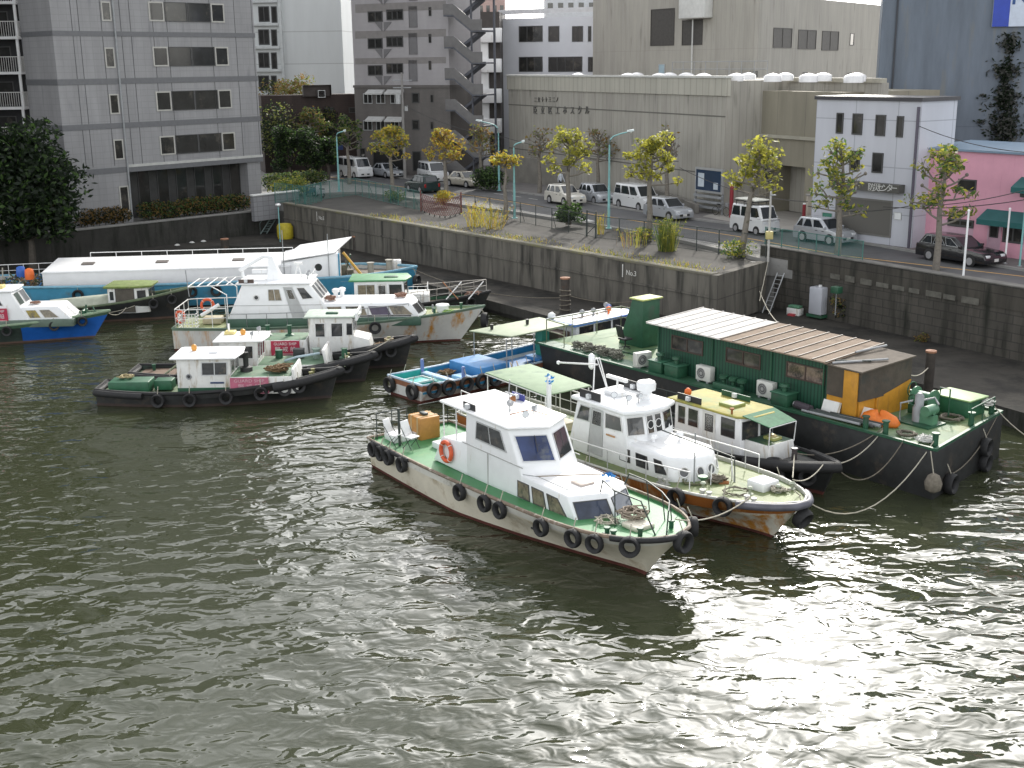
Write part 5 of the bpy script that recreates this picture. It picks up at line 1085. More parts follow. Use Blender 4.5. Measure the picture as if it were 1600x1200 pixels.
def coil(loc, label, r=.4, turns=5, mat=None, rr=.022, messy=.3, seed=0, height=.1, name='rope_coil'):
    rnd.seed(seed); pts = []
    for k in range(turns * 16):
        a = k / 16 * 6.283; q = r * (1 - .35 * rnd.random() * messy) * (.75 + .25 * math.sin(k * .37)); pts.append((q * math.cos(a) + rnd.gauss(0, messy * .08), q * math.sin(a) + rnd.gauss(0, messy * .08), rr + height * (k / (turns * 16)) + rnd.random() * messy * .06))
    o = MB().tube(pts, rr, 5).build(name, mat or ROPE, None, loc, fix=False, smooth=80); tag(o, label, 'rope'); return o
def line(a, b, sag, label, r=.022, mat=None, n=14):
    a, b = Vector(a), Vector(b); pts = [a.lerp(b, k / n) - Vector((0, 0, sag * 4 * (k / n) * (1 - k / n))) for k in range(n + 1)]
    o = MB().tube([p - a for p in pts], r, 5).build('mooring_rope', mat or ROPE, None, a, fix=False, smooth=80); tag(o, label, 'rope'); return o
def bollard(b, x, y, mat=None, h=.32, double=False):
    m = MB(); z = b.deckz(x)
    for dx in ((-.14, .14) if double else (0,)): m.cyl((x + dx, y, z - .02), (x + dx, y, z + h), .07, n=10).cyl((x + dx, y, z + h), (x + dx, y, z + h + .05), .1, n=10)
    if double: m.box(x - .24, x + .24, y - .1, y + .1, z - .02, z + .04)
    return m.build('bollard', mat or DKGREEN, b.o, smooth=50)
def floodlight(par, x, y, z, yaw=0.0, mat=None):
    c, s_ = math.cos(yaw), math.sin(yaw); m = MB().cyl((x, y, z), (x, y, z + .2), .02, n=6).cyl((x - .06 * c, y - .06 * s_, z + .27), (x + .1 * c, y + .1 * s_, z + .27), .06, .12, 12); o = m.build('searchlight', mat or STEELG, par, smooth=50)
    MB().disc((x + .1 * c, y + .1 * s_, z + .27), (c, s_, 0), .1, 12, .01).build('lens', LAMP, o); return o
def sidelight_board(par, x0, x1, y, z, mat, h=.28): o = MB().box(x0, x1, y - .02, y + .02, z, z + h).build('light_board', mat, par); MB().box((x0 + x1) / 2 - .08, (x0 + x1) / 2 + .08, y - .14, y - .02, z + .05, z + .2).build('side_light', LAMP, o); return o

# ================= A: green decked guard boat, nearest
HULLW = M('white_hull_scuffed', (.62, .61, .56), .5, .08, 2, c2=(.27, .25, .20), c2amt=.42, c2scale=1.1); HULLW2 = M('white_hull_cream', (.60, .56, .46), .5, .1, 2, c2=(.33, .27, .18), c2amt=.4, c2scale=1)
A = Boat('patrol_boat', 'white patrol boat with bright green deck and orange life ring, nearest the viewer', (-3.855, 43.565), (.5751, -.8181))
A.hull(-.1, 14.68, 3.9, 1.15, 1.28, 1.62, [HULLW, HULLW2, REDBOOT, M('bulwark_green', (.06, .20, .08), .5, .2)], rake=1.3, deck=DECKG, cap=M('gunwale_wood', (.20, .15, .11), .7, .3, 4, c2=(.45, .43, .38), c2amt=.4, c2scale=3), capr=.06, bul=.07, stern=.93, flare=.93, p=5, bq=.55, ts=.48, vee=.93)
hw = 1.15
A.cab('cabin', [(3.5, -hw), (5.7, -hw), (5.7, hw), (3.5, hw)], 1.15, [(4.05, -hw + .02), (5.7, -hw + .02), (5.7, hw - .02), (4.05, hw - .02)], [2.12, 2.28, 2.28, 2.12], WHITE, .04)
A.cab('lower_cabin', [(8.3, -hw), (11.6, -hw), (12.15, 0), (11.6, hw), (8.3, hw)], [1.15, 1.2, 1.25, 1.2, 1.15], [(8.3, -hw + .03), (11.1, -hw + .03), (11.6, 0), (11.1, hw - .03), (8.3, hw - .03)], [2.03, 2.0, 2.03, 2.0, 2.03], WHITE, .05, ROOFW)
for (a, b, sl) in ((.09, .295, 0), (.345, .555, 0), (.61, .80, .10)):
    A.cwin(0, [(a, .14), (b + sl * .9, .14), (b, .76), (a, .76)], glass=CURTAIN, frame=DARKFRAME, fw=.025, mirror=4 if False else None); A.cwin(3, [(1 - b - sl * .9, .14), (1 - a, .14), (1 - a, .76), (1 - b, .76)], glass=CURTAIN, frame=DARKFRAME, fw=.025)
A.cwin(1, .08, .14, .93, .80, glass=M('bluish_glass', (.045, .055, .085), .06, .4, 2, spec=.8), fw=.03, name='windscreen', frame=DARKFRAME); A.cwin(2, .07, .14, .92, .80, name='windscreen', glass=MATS['bluish_glass'], frame=DARKFRAME, fw=.03)
whb = [(5.5, -hw), (9.22, -hw), (9.9, 0), (9.22, hw), (5.5, hw)]; wht = [(5.6, -hw + .04), (8.02, -hw + .04), (8.66, 0), (8.02, hw - .04), (5.6, hw - .04)]
A.cab('wheelhouse', whb, 1.15, wht, 3.36, WHITE, .05)
A.cwin(0, [(.215, .645), (.835, .64), (.805, .93), (.26, .93)], glass=BOATGLASS, frame=ALU, fw=.04, bars=1); A.cwin(3, [(.165, .645), (.785, .64), (.74, .93), (.195, .93)], frame=ALU, fw=.04, bars=1)
A.cwin(1, [(.13, .56), (.94, .56), (.92, .91), (.10, .91)], name='windscreen', glass=M('blue_glass', (.018, .035, .11), .06, .5, 1.5, spec=.8, c2=(.10, .11, .13), c2amt=.35, c2scale=1.6), frame=ALU, fw=.03); A.cwin(2, [(.07, .56), (.86, .56), (.88, .91), (.10, .91)], name='windscreen', frame=ALU, fw=.03)
A.roof([(4.0, -hw - .02), (8.1, -hw - .05), (8.78, 0), (8.1, hw + .05), (4.0, hw + .02)], 3.34, .10, ROOFW, bevel=.05)
for y in (-1.05, 1.05):
    for x in (4.1, 4.9): MB().tube([(x, y, 2.1 if x > 4.5 else 1.1), (x, y, 3.36)], .025, 6).build('roof_support', STEELW, A.o)
sidelight_board(A.o, 5.3, 6.0, -1.0, 3.44, BLK, .22); sidelight_board(A.o, 5.3, 6.0, 1.0, 3.44, M('blue_board', (.03, .04, .22), .5), .22)
floodlight(A.o, 7.9, -.35, 3.44, -.4); floodlight(A.o, 7.55, .25, 3.44, .5); floodlight(A.o, 6.2, .35, 3.44, 1.2, RUST); floodlight(A.o, 6.7, -.1, 3.44, 2.4)
MB().tube([(6.1, .3, 3.44), (6.1, .3, 4.0), (6.15, .3, 4.35)], .025, 6).box(5.9, 6.4, .27, .33, 3.85, 3.9).build('mast', STEELG, A.o); MB().tube([(7.0, -.3, 3.46), (7.4, .2, 3.62), (7.9, .55, 3.5)], .018, 5).build('horn', RUST, A.o)
A.box('hatch', 10.2, 10.72, -.3, .25, 2.0, 2.07, M('brownish_hatch', (.42, .36, .32), .6), .02)
MB().tube([(9.3, -.95, 2.1), (10.1, .2, 2.14), (10.5, .85, 2.14)], .02, 5).build('boathook', M('pole_brown', (.25, .2, .15), .7), A.o)
bm_ = MB(); rnd.seed(4); leaf_cloud(bm_, (10.65, .85, 2.15), .2, 26, .09, 1, .5, 0)
o = bm_.build('blue_rag', M('blue_cloth', (.02, .22, .55), .8), None, fix=False); o.matrix_world = A.mw; tag(o, 'crumpled blue cloth on the front cabin roof of the nearest boat', 'cloth')
MB().tube([(8.9, -1.17, 2.10), (9.5, -1.02, 2.16), (11.0, -.98, 2.14)], .014, 5).tube([(8.9, 1.0, 2.08), (11.0, .98, 2.12)], .014, 5).build('handrail', STEELG, A.o)
ml = [(11.3, -.95, 2.02), (11.4, -1.0, 2.45), (12.2, -.98, 2.46), (13.2, -.55, 2.45), (14.0, -.1, 2.4)]; ml = [(11.3, .95, 2.0), (11.5, .95, 2.4), (12.3, .95, 2.4), (13.2, .75, 2.35), (13.8, .5, 2.3), (14.2, .1, 2.2)]
m = MB().tube(ml, .024, 6)
for p in ml[2:-1]: m.tube([p, (p[0] + .1, p[1] + .05, A.deckz(p[0]))], .02, 5)
m.tube([ml[-1], (14.4, -.15, A.deckz(14.4))], .024, 5).tube([(11.4, -.1, 2.0), (11.7, -.25, 2.5), (12.6, -.55, 2.5), (13.6, -.42, 2.45), (14.05, -.25, A.deckz(14))], .024, 6).tube([(12.6, -.55, 2.5), (12.7, -.6, A.deckz(12.7))], .02, 5)
m.build('bow_rail', FGREY, A.o)
A.box('deck_hatch', 12.85, 13.55, -.5, .2, A.deckz(13.2) - .02, A.deckz(13.2) + .14, M('pale_hatch', (.62, .58, .48), .6), .05)
bollard(A, 13.8, -.6, h=.2); bollard(A, 13.9, .5, h=.2); bollard(A, 13.2, -1.2, h=.16, double=True)
m = MB(); m.box(.1, .9, -1.2, -.1, 1.06, 1.32); m.build('stern_box', WHITE, A.o, bevel=.02); A.box('engine_hatch', 2.1, 3.5, -.35, .75, 1.06, 1.32, WHITE, .03); A.box('locker', 3.3, 4.2, .2, .9, 1.1, 1.75, M('grey_white_locker', (.55, .54, .52), .6), .03)
A.rail([(.1, -1.5, 1.1), (.1, -.2, 1.1)], 1.0, .7, True, .025, FGREY, 'stern_rail'); A.rail([(.1, .3, 1.1), (.1, 1.6, 1.1), (1.4, 1.72, 1.15), (3.3, 1.75, 1.2)], 1.0, 1.0, True, .022, FGREY, 'stern_rail')
MB().cyl((1.25, -1.2, 1.06), (1.25, -1.2, 2.5), .05, n=8).build('stern_post', FGREY, A.o)
for x_, r_, n_ in ((.4, .075, 26), (13.5, .09, 12)): MB().tube([A.side_pt(x_ + i * .11, -1, .0, .05)[0] for i in range(n_)], r_, 7).build('fender_strip', RUBBER, A.o, smooth=60)
for i, x in enumerate((.7, 3.6, 7.2, 10.4)):
    MB().box(x, x + .35, -1.97, -1.955, .96, 1.02).build('rubbing_mark', BLK, A.o) if i == 3 else None
nA = 'on the near side of the green decked patrol boat'
A.tyres([.55, 1.15, 1.75, 2.75, 6.55, 8.0, 8.85, 10.95, 12.3, 13.05], -1, .28, .11, -.24, nA); A.tyres([14.0], -1, .30, .13, -.18, 'at the near bow of the green decked boat'); A.tyres([3.0, 7.0, 10.0, 13.0], 1, .28, .11, -.24, 'on the far side of the green decked patrol boat')
p, n = A.side_pt(14.72, -1, -.35, .2); tyre(A.W(14.78, .15, 1.45), A.mw.to_3x3() @ Vector((1, .1, 0)), .32, .14, 'tyre on the very bow tip of the green decked patrol boat', 'tyre fenders hanging on the boats'); A.tyres([13.9], 1, .3, .13, -.2, 'at the far bow of the green decked boat')
lifering(A.W(4.5, -hw - .09, 1.72), A.mw.to_3x3() @ Vector((0, -1, .02)), 'orange life ring hung on the cabin side of the green decked patrol boat', .33)
def crate(b, x, y, z, label, sx=.42, sy=.32, h=.72):
    t = thing('wooden_crate', label, 'crate', b.W(x, y, z), math.atan2(b.hd.y, b.hd.x)); c = M('orange_brown_wood', (.42, .20, .045), .6, .2, 3)
    MB().box(-sx, sx, -sy, sy, 0, h).build('box', c, t, bevel=.03); m = MB()
    for x_ in (-sx * .5, sx * .5): m.box(x_ - .05, x_ + .05, -sy - .012, sy + .012, -.0, h + .015)
    m.build('batten', M('pale_wood', (.45, .32, .16), .7, .2), t); MB().box(-.18, .18, -.1, .1, h + .02, h + .1).build('handle', FGREY, t, bevel=.02)
crate(A, .75, .15, 1.06, 'orange brown wooden crate on the stern deck of the nearest boat', .45, .42, .85)
def chair(b, x, y, z, rz, label):
    t = thing('folding_chair', label, 'chair', b.W(x, y, z), math.atan2(b.hd.y, b.hd.x) + rz); c = M('white_chair_plastic', (.72, .72, .72), .4)
    MB().box(-.22, .22, -.22, .22, .43, .47).build('seat', c, t, bevel=.03); m = MB().loft([(-.24, -.22, .5), (-.20, -.22, .5), (-.20, .22, .5), (-.24, .22, .5)], [(-.40, -.18, .98), (-.36, -.18, .98), (-.36, .18, .98), (-.40, .18, .98)]); m.build('backrest', c, t, bevel=.02)
    for sy in (-.2, .2): MB().tube([(.22, sy, 0), (-.3, sy, .75)], .014, 5).build('leg', FGREY, t); MB().tube([(-.25, sy, 0), (.2, sy, .45)], .014, 5).build('leg', FGREY, t)
chair(A, 1.75, -1.0, 1.08, .2, 'white folding chair nearest the viewer on the stern deck of the nearest boat'); chair(A, 1.15, -1.35, 1.08, .4, 'white folding chair by the stern rail of the nearest boat'); chair(A, 2.5, 1.25, 1.1, 2.6, 'white folding chair beside the cabin corner on the far side of the nearest boat')
coil(A.W(12.75, .05, A.deckz(12.8) + .1), 'heap of pale rope before the front windows of the nearest boat', .48, 12, M('grey_brown_rope', (.30, .25, .20), .9, .3, 14), .024, 1.2, 3, .25); coil(A.W(12.35, -.55, A.deckz(12.4)), 'loose pale rope spread beside the rope heap on the nearest boat', .4, 5, ROPE, .018, 1.0, 5, .06)

SEAM = M('seam_grey', (.40, .40, .39), .6)
for sg in (-1, 1):
    MB().box(5.4, 8.85, sg * (hw - .012) - .012, sg * (hw - .012) + .012, 2.26, 2.29).box(6.9, 6.93, sg * (hw + .002) - .012, sg * (hw + .002) + .012, 1.2, 2.26).build('panel_seam', SEAM, A.o)
for (a, b_) in (((8.62, -.5, 3.18), (8.95, -.62, 2.75)), ((8.62, .5, 3.18), (8.95, .4, 2.75))): MB().tube([a, b_], .014, 4).build('wiper', BLK, A.o)
MB().box(6.1, 6.7, -1.965, -1.955, .98, 1.04).build('hull_mark', M('dark_lettering', (.06, .06, .06), .7), A.o)
# ================= B: white boat with a rusty strake
RUSTY = M('rusty_strake', (.50, .36, .19), .65, .2, 2, c2=(.30, .10, .018), c2amt=.95, c2scale=.5, streak=True); HULLB = M('cream_hull_streaked', (.60, .57, .49), .55, .1, 2, c2=(.46, .20, .03), c2amt=.60, c2scale=.6, streak=True)
B = Boat('patrol_boat', 'white patrol boat with rusty hull side, olive deck and a radar dome', (.4934, 45.5106), (.60, -.80))
B.hull(-2.2, 13.9, 3.9, 1.05, 1.10, 1.52, [RUSTY, HULLB, REDBOOT, M('bulwark_grey', (.42, .42, .38), .6, .15)], rake=1.2, deck=DECKP, cap=M('gunwale_pale', (.5, .5, .46), .6, .2, 3, c2=(.25, .15, .08), c2amt=.25, c2scale=3), capr=.05, bul=.08, bands=(.42, .1), stern=.9, flare=.92, p=4, bq=.65, ts=.48, vee=.9)
B.cab('lower_cabin', [(6.2, -hw), (9.42, -hw), (9.95, -.45), (9.95, .45), (9.42, hw), (6.2, hw)], 1.0, [(6.2, -hw + .08), (9.05, -hw + .08), (9.62, -.45), (9.62, .45), (9.05, hw - .08), (6.2, hw - .08)], [1.98, 1.95, 1.9, 1.9, 1.95, 1.98], WHITE, .13, ROOFW)
for a, b_ in ((.20, .37), (.47, .66)): B.cwin(0, a, .30, b_, .76, frame=DARKFRAME, fw=.02); B.cwin(4, 1 - b_, .30, 1 - a, .76, frame=DARKFRAME, fw=.02)
B.cwin(0, [(.77, .30), (.95, .36), (.89, .78), (.77, .78)], frame=DARKFRAME, fw=.02); B.cwin(4, [(.05, .36), (.23, .3), (.23, .78), (.11, .78)], frame=DARKFRAME, fw=.02)
B.port(1, .55, .5, .17, STEELW); B.port(2, .22, .5, .17, STEELW); B.port(2, .78, .5, .17, STEELW); B.port(3, .45, .5, .17, STEELW)
B.cab('wheelhouse', [(4.0, -hw), (7.3, -hw), (7.65, -.4), (7.65, .4), (7.3, hw), (4.0, hw)], 1.0, [(4.5, -hw + .05), (6.95, -hw + .05), (7.2, -.38), (7.2, .38), (6.95, hw - .05), (4.5, hw - .05)], 2.95, WHITE, .06)
B.cwin(0, [(.06, .635), (.315, .645), (.315, .93), (.10, .93)], frame=ALU, fw=.03); B.cwin(4, [(.685, .635), (.94, .635), (.90, .93), (.685, .93)], frame=ALU, fw=.03)
B.cwin(0, .335, .08, .585, .945, glass=M('grey_door_paint', (.42, .43, .43), .5), frame=ALU, fw=.03, name='door'); f = prismface(*B.cb, 0); panel(B.o, f, (.365, .62, .56, .91), BOATGLASS, ALU, 'window', .03, .032)
B.cwin(0, [(.62, .63), (.955, .66), (.94, .93), (.62, .93)], frame=WFRAME, fw=.03); B.cwin(4, [(.045, .66), (.38, .63), (.38, .93), (.06, .93)], fw=.03)
for k, (a, b_) in ((1, (.08, .92)), (2, (.04, .47)), (2, (.53, .96)), (3, (.08, .92))): B.cwin(k, a, .60, b_, .93, name='windscreen', fw=.03)
for k, u in ((2, .26), (2, .74)):
    c = on_face(prismface(*B.cb, k), u, .765); MB().ring(c + Vector((.03, 0, 0)), (1, 0, .15), .14, .014, 18, 5).build('clear_view_screen', STEELW, B.o)
B.cb2 = B.cb
B.roof(B.inflate([(4.3, -hw), (7.05, -hw), (7.35, -.4), (7.35, .4), (7.05, hw), (4.3, hw)], .08), 2.90, .17, WHITE, bevel=.07)
B.box('nameplate', 6.15, 6.6, -1.19, -1.165, 2.02, 2.08, M('plate_brown', (.45, .25, .12), .6), .003)
sidelight_board(B.o, 4.6, 5.7, -1.05, 3.07, BLK, .3); sidelight_board(B.o, 4.6, 5.7, 1.05, 3.07, BLK, .3)
MB().lathe((6.3, .55, 3.05), [(.2, 0), (.2, .3), (.33, .34), (.35, .55), (.30, .64), (.05, .66)], 18).build('radar_dome', WHITE, B.o, smooth=50); MB().lathe((6.0, .95, 3.07), [(.05, 0), (.05, .3), (.18, .34), (.18, .45), (.1, .56), (.02, .58)], 12).build('antenna_dome', WHITE, B.o, smooth=60)
m = MB(); 
for y in (-.35, .35): m.tube([(4.5, y, 3.05), (4.3, y * .3, 4.25)], .026, 6)
m.tube([(4.3, -.1, 4.22), (4.3, .1, 4.22)], .026, 6).tube([(4.3, 0, 4.0), (1.6, .4, 3.5)], .035, 8).tube([(4.9, .0, 3.1), (4.3, 0, 4.22)], .022, 6).box(4.45, 5.5, .3, .42, 3.5, 3.62); m.tube([(5.0, .36, 3.07), (5.0, .36, 3.5)], .04, 6)
m.build('mast', STEELW, B.o); MB().lathe((1.6, .4, 3.42), [(.02, 0), (.07, .04), (.07, .12), (.02, .15)], 10).build('lamp', WHITE, B.o); MB().lathe((2.6, 1.2, 3.3), [(.05, 0), (.12, .1), (.12, .55), (.03, .62)], 10).build('antenna', WHITE, B.o, smooth=60)
floodlight(B.o, 6.5, -.5, 3.07, -.3); floodlight(B.o, 6.6, -.1, 3.07, .1); floodlight(B.o, 5.9, -.6, 3.07, -.7)
m = MB()
for k in range(7): m.tube([(5.9 + .12 * k, -.2, 3.07), (5.9 + .12 * k, -.2, 3.3)], .012, 4)
m.tube([(5.8, -.2, 3.3), (6.75, -.2, 3.3), (6.75, .25, 3.3), (5.8, .25, 3.3)], .014, 4, closed=True); m.build('roof_rack', STEELW, B.o)
B.box('deck_box', 4.9, 5.6, -.2, .3, 3.06, 3.22, WHITE, .04)
# canopy aft
B.roof([(-1.6, -.75), (2.6, -1.0), (2.6, 1.2), (-1.6, 1.5)], 2.62, .05, M('pale_green_canvas', (.22, .30, .19), .75, .12, 2, c2=(.14, .20, .14), c2amt=.4), 'canopy', .01); m = MB()
for x, y in ((-1.5, -.7), (.6, -.85), (2.5, -.95), (-1.5, 1.4), (.6, 1.3), (2.5, 1.15)): m.tube([(x, y, .9), (x, y, 2.63)], .025, 6)
m.tube([(-1.6, -.75, 2.6), (2.6, -1, 2.6)], .025, 6).tube([(-1.6, 1.5, 2.6), (2.6, 1.2, 2.6)], .025, 6); m.build('canopy_frame', STEELW, B.o)
MB().box(2.75, 2.85, -1.1, -.95, 1.0, 3.4).build('post', WHITE, B.o); bm_ = MB(); rnd.seed(5); leaf_cloud(bm_, (2.8, -1.02, 3.3), .17, 22, .09, 1, 1.2, 0); o = bm_.build('blue_rag', MATS['blue_cloth'], None, fix=False); o.matrix_world = B.mw; tag(o, 'blue cloth tied to the white post behind the radar boat wheelhouse', 'cloth')
B.deckrail(-2.0, 3.4, -1, .95, 6); B.deckrail(-2.0, 3.4, 1, .95, 6); B.deckrail(4.0, 10.6, -1, .62, 7, .25, mid=False, step=1.7); B.deckrail(6.0, 10.8, 1, .62, 7, .25, mid=False, step=1.7)
m = MB(); m.tube([(9.9, -1.0, 2.12), (9.0, -1.0, 2.12), (6.8, -.98, 2.14)], .013, 4).tube([(9.0, -1.0, 2.12), (9.65, -.4, 2.08), (9.65, .4, 2.08), (9.0, 1.0, 2.12), (6.8, .98, 2.14)], .013, 4); m.build('handrail', STEELW, B.o)
for x, y in ((7.6, -.3), (8.0, .55)): MB().lathe((x, y, 1.96), [(.05, 0), (.05, .1), (.12, .13), (.13, .25), (.1, .28)], 10).build('ventilator', WHITE, B.o, smooth=60)
MB().tube([(7.5, .2, 2.25), (10.9, .15, 2.15)], .022, 6).tube([(10.9, .15, 2.15), (10.95, .15, 1.3)], .02, 5).build('boom', FGREY, B.o); MB().cyl((10.0, -.75, 1.0), (10.0, -.75, 2.95), .03, .02, 6).build('flagpole', STEELG, B.o)
m = MB(); m.tube([(10.5, .5, 1.1), (10.6, .35, 1.9)], .02, 5).tube([(10.75, .35, 1.1), (10.6, .35, 1.9)], .02, 5).tube([(10.1, -.2, 1.1), (10.3, -.25, 1.8), (10.45, -.45, 1.1)], .02, 5).box(10.2, 10.7, -.3, .1, 1.08, 1.2).cyl((10.3, .3, 1.1), (10.8, .3, 1.1), .1, n=10); m.build('windlass', STEELW, B.o); MB().cyl((10.5, -.1, 1.2), (10.75, .1, 1.2), .12, n=10).build('drum', RUST, B.o)
B.box('deck_hatch', 11.5, 12.2, .1, .85, B.deckz(11.8) - .02, B.deckz(11.8) + .3, WHITE, .04)
for x, y in ((10.6, -.95), (12.0, -.3), (12.5, .45), (12.6, 1.0)): MB().lathe((x, y, B.deckz(x)), [(.12, 0), (.12, .03), (.05, .05), (.05, .18), (.1, .21), (.07, .26)], 12).build('mushroom_vent', M('grey_green_vent', (.33, .36, .28), .6, .2), B.o, smooth=60)
for x in (9.3, 11.2, 12.6): bollard(B, x, -1.45 if x < 12 else -.95, M('grey_fitting', (.38, .38, .35), .6, .2), .16, True)
MB().lathe((10.2, -.55, B.deckz(10.2)), [(.08, 0), (.06, .15), (.17, .22), (.17, .28)], 10).build('capstan', M('green_fitting', (.06, .15, .08), .5), B.o, smooth=60)
pt = [B.side_pt(12.4 + i * .1, -1, -.08, .06)[0] for i in range(15)] + [Vector((14.0, 0, 1.5))] + [B.side_pt(13.8 - i * .1, 1, -.08, .06)[0] for i in range(8)]; MB().tube(pt, .13, 8).build('fender_strip', M('grey_fender', (.10, .10, .12), .5, .3), B.o, smooth=60)
nB = 'on the near side of the rusty hulled patrol boat'
B.tyres([10.35, 12.0], -1, .31, .13, -.18, nB); B.tyres([2.0, 6.0], -1, .3, .12, -.35, 'amidships beside the rusty hulled patrol boat'); B.tyres([3.0, 8.0, 11.5], 1, .3, .12, -.3, 'on the far side of the rusty hulled patrol boat')
tyre(B.W(13.8, .1, .95), B.mw.to_3x3() @ Vector((1, 0, -.5)), .33, .16, 'tyre fender under the bow of the rusty hulled patrol boat', 'tyre fenders hanging on the boats')
coil(B.W(10.0, -.6, B.deckz(10)), 'dark hose looped on the olive foredeck of the rusty boat', .55, 3, M('olive_hose', (.13, .13, .07), .7), .022, .5, 3, .03); coil(B.W(10.4, .0, B.deckz(10.4)), 'heap of brown rope by the windlass of the rusty boat', .3, 7, ROPED, .025, 1.2, 7, .12); coil(B.W(11.7, -.5, B.deckz(11.7)), 'single loop of dark rope beside the white hatch of the rusty boat', .5, 2, ROPED, .02, .6, 8, .02); coil(B.W(12.5, .5, B.deckz(12.5)), 'rope coil by the far bollard of the rusty boat bow', .28, 5, ROPE, .025, .8, 9, .1)
for x, y, s_ in ((1.2, -.2, .35), (2.0, .3, .3), (.3, .5, .4)): 
    t = thing('fish_crate', ('pale crate under the canopy of the radar boat nearest its wheelhouse', 'low pale crate beside it under the radar boat canopy', 'pale crate at the stern end under the radar boat canopy')[[1.2, 2.0, .3].index(x)], 'crate', B.W(x, y, .97), math.atan2(B.hd.y, B.hd.x)); MB().box(-.4, .4, -.3, .3, 0, s_).build('box', M('pale_crate', (.45, .40, .28), .7, .15), t, bevel=.02); MB().box(-.42, .42, -.32, .32, s_ + .002, s_ + .04).build('lid', M('pale_crate_lid', (.5, .46, .36), .7), t, bevel=.01)

# ================= C: small work boat with the moss coloured roof
hdC = Vector((.61, -.79)); oC = Vector((6.19, 46.92)) + Vector((-hdC.y, hdC.x)) * -1.2
C = Boat('work_boat', 'small black hulled boat with a yellowish roof between rusty patrol boat and barge', oC, hdC)
C.hull(-1.0, 9.4, 2.7, .8, .78, 1.25, [BLACKH, BLACKH, REDBOOT, DKGREEN], rake=.5, deck=M('dark_deck', (.10, .10, .095), .85, .3, 2, c2=(.2, .19, .17), c2amt=.4), cap=RUBBER, capr=.08, bul=.16, ts=.5, p=2.4, bowround=.1)
C.cab('front_cabin', [(5.9, -.72), (7.1, -.72), (7.1, .72), (5.9, .72)], .6, [(5.9, -.7), (7.0, -.68), (7.0, .68), (5.9, .7)], 1.42, WHITE2, .04, M('dark_green_top', (.05, .11, .07), .6, .3, 3, c2=(.16, .22, .10), c2amt=.4))
C.cab('wheelhouse', [(2.6, -.9), (5.9, -.9), (6.0, 0), (5.9, .9), (2.6, .9)], .6, [(2.6, -.88), (5.85, -.88), (5.95, 0), (5.85, .88), (2.6, .88)], 2.2, WHITE, .03)
for a, b_ in ((.05, .18), (.21, .38)): C.cwin(0, a, .48, b_, .93, frame=WFRAME, fw=.03); C.cwin(3, 1 - b_, .48, 1 - a, .93, fw=.03)
C.cwin(0, .44, .08, .64, .95, glass=WHITE2, frame=WFRAME, name='door', fw=.03); panel(C.o, prismface(*C.cb, 0), (.48, .5, .60, .90), BOATGLASS, DARKFRAME, 'window', .02, .03); C.cwin(0, .72, .5, .92, .93, frame=DARKFRAME, fw=.02); C.cwin(3, .08, .5, .28, .93, frame=DARKFRAME, fw=.02)
C.cwin(1, .08, .5, .92, .92, name='windscreen', frame=DARKFRAME, fw=.02); C.cwin(2, .08, .5, .92, .92, name='windscreen', frame=DARKFRAME, fw=.02)
C.roof([(2.3, -1.02), (5.75, -1.02), (6.25, -.5), (6.25, .5), (5.75, 1.02), (2.3, 1.02)], 2.2, .09, M('mossy_yellow_roof', (.33, .29, .065), .7, .2, 2, c2=(.22, .26, .08), c2amt=.55, c2scale=1.6), bevel=.04)
C.box('hatch', 4.3, 5.0, -.35, .35, 2.28, 2.40, M('mossy_hatch', (.26, .3, .1), .6, .2), .02); sidelight_board(C.o, 2.7, 3.9, -.85, 2.29, BLK, .24); sidelight_board(C.o, 3.4, 4.8, .8, 2.29, DKGREEN, .2); MB().lathe((2.6, -.2, 2.28), [(.08, 0), (.14, .08), (.13, .2), (.03, .28)], 12).build('orange_light', ORANGE, C.o, smooth=70)
MB().cyl((5.4, -.85, 2.28), (5.4, -.85, 2.45), .04, n=8).cyl((5.4, -.85, 2.45), (5.4, -.85, 2.5), .09, n=8).build('horn', RUST, C.o)
MB().loft([(5.9, -.85, 2.30), (7.05, -.7, 2.1), (7.05, .7, 2.1), (5.9, .85, 2.30)], [(5.9, -.85, 2.33), (7.05, -.7, 2.13), (7.05, .7, 2.13), (5.9, .85, 2.33)]).build('awning', M('green_awning_net', (.05, .15, .08), .8, .25, 5), C.o); MB().tube([(7.05, -.7, 2.1), (7.05, .7, 2.1)], .02, 5).tube([(7.0, -.68, 1.35), (7.05, -.7, 2.1)], .02, 5).tube([(7.0, .68, 1.35), (7.05, .7, 2.1)], .02, 5).build('awning_frame', STEELW, C.o)
C.box('vent_box', 6.25, 6.75, -.1, .35, 1.41, 1.52, M('yellow_green_box', (.35, .36, .12), .6), .02); MB().lathe((6.5, .12, 1.5), [(.16, 0), (.16, .05), (.05, .1)], 12).build('vent_cap', M('brass', (.5, .42, .22), .4, metal=.5), C.o)
MB().lathe((7.6, 0, .75), [(.1, 0), (.1, .55), (.13, .57), (.13, .62)], 12).build('bollard', M('bollard_dark', (.06, .05, .05), .6), C.o); MB().disc((7.6, 0, 1.37), (0, 0, 1), .11, 10, .01).build('bollard_cap', STEELW, C.o)
for i, x in enumerate((1.5, 2.2, 2.7)): 
    pass
m = MB(); pt = [C.side_pt(6.4 + i * .15, -1, -.1, .1)[0] for i in range(19)] + [Vector((9.5, 0, 1.15))] + [C.side_pt(9.2 - i * .15, 1, -.1, .1)[0] for i in range(12)]; m.tube(pt, .19, 9).build('bow_fender', RUBBER, C.o, smooth=60)
C.tyres([7.6, 8.6], -1, .3, .13, -.45, 'on the near bow of the moss roofed work boat', False); C.tyres([4.5], 1, .3, .13, -.2, 'on the far side of the moss roofed work boat')
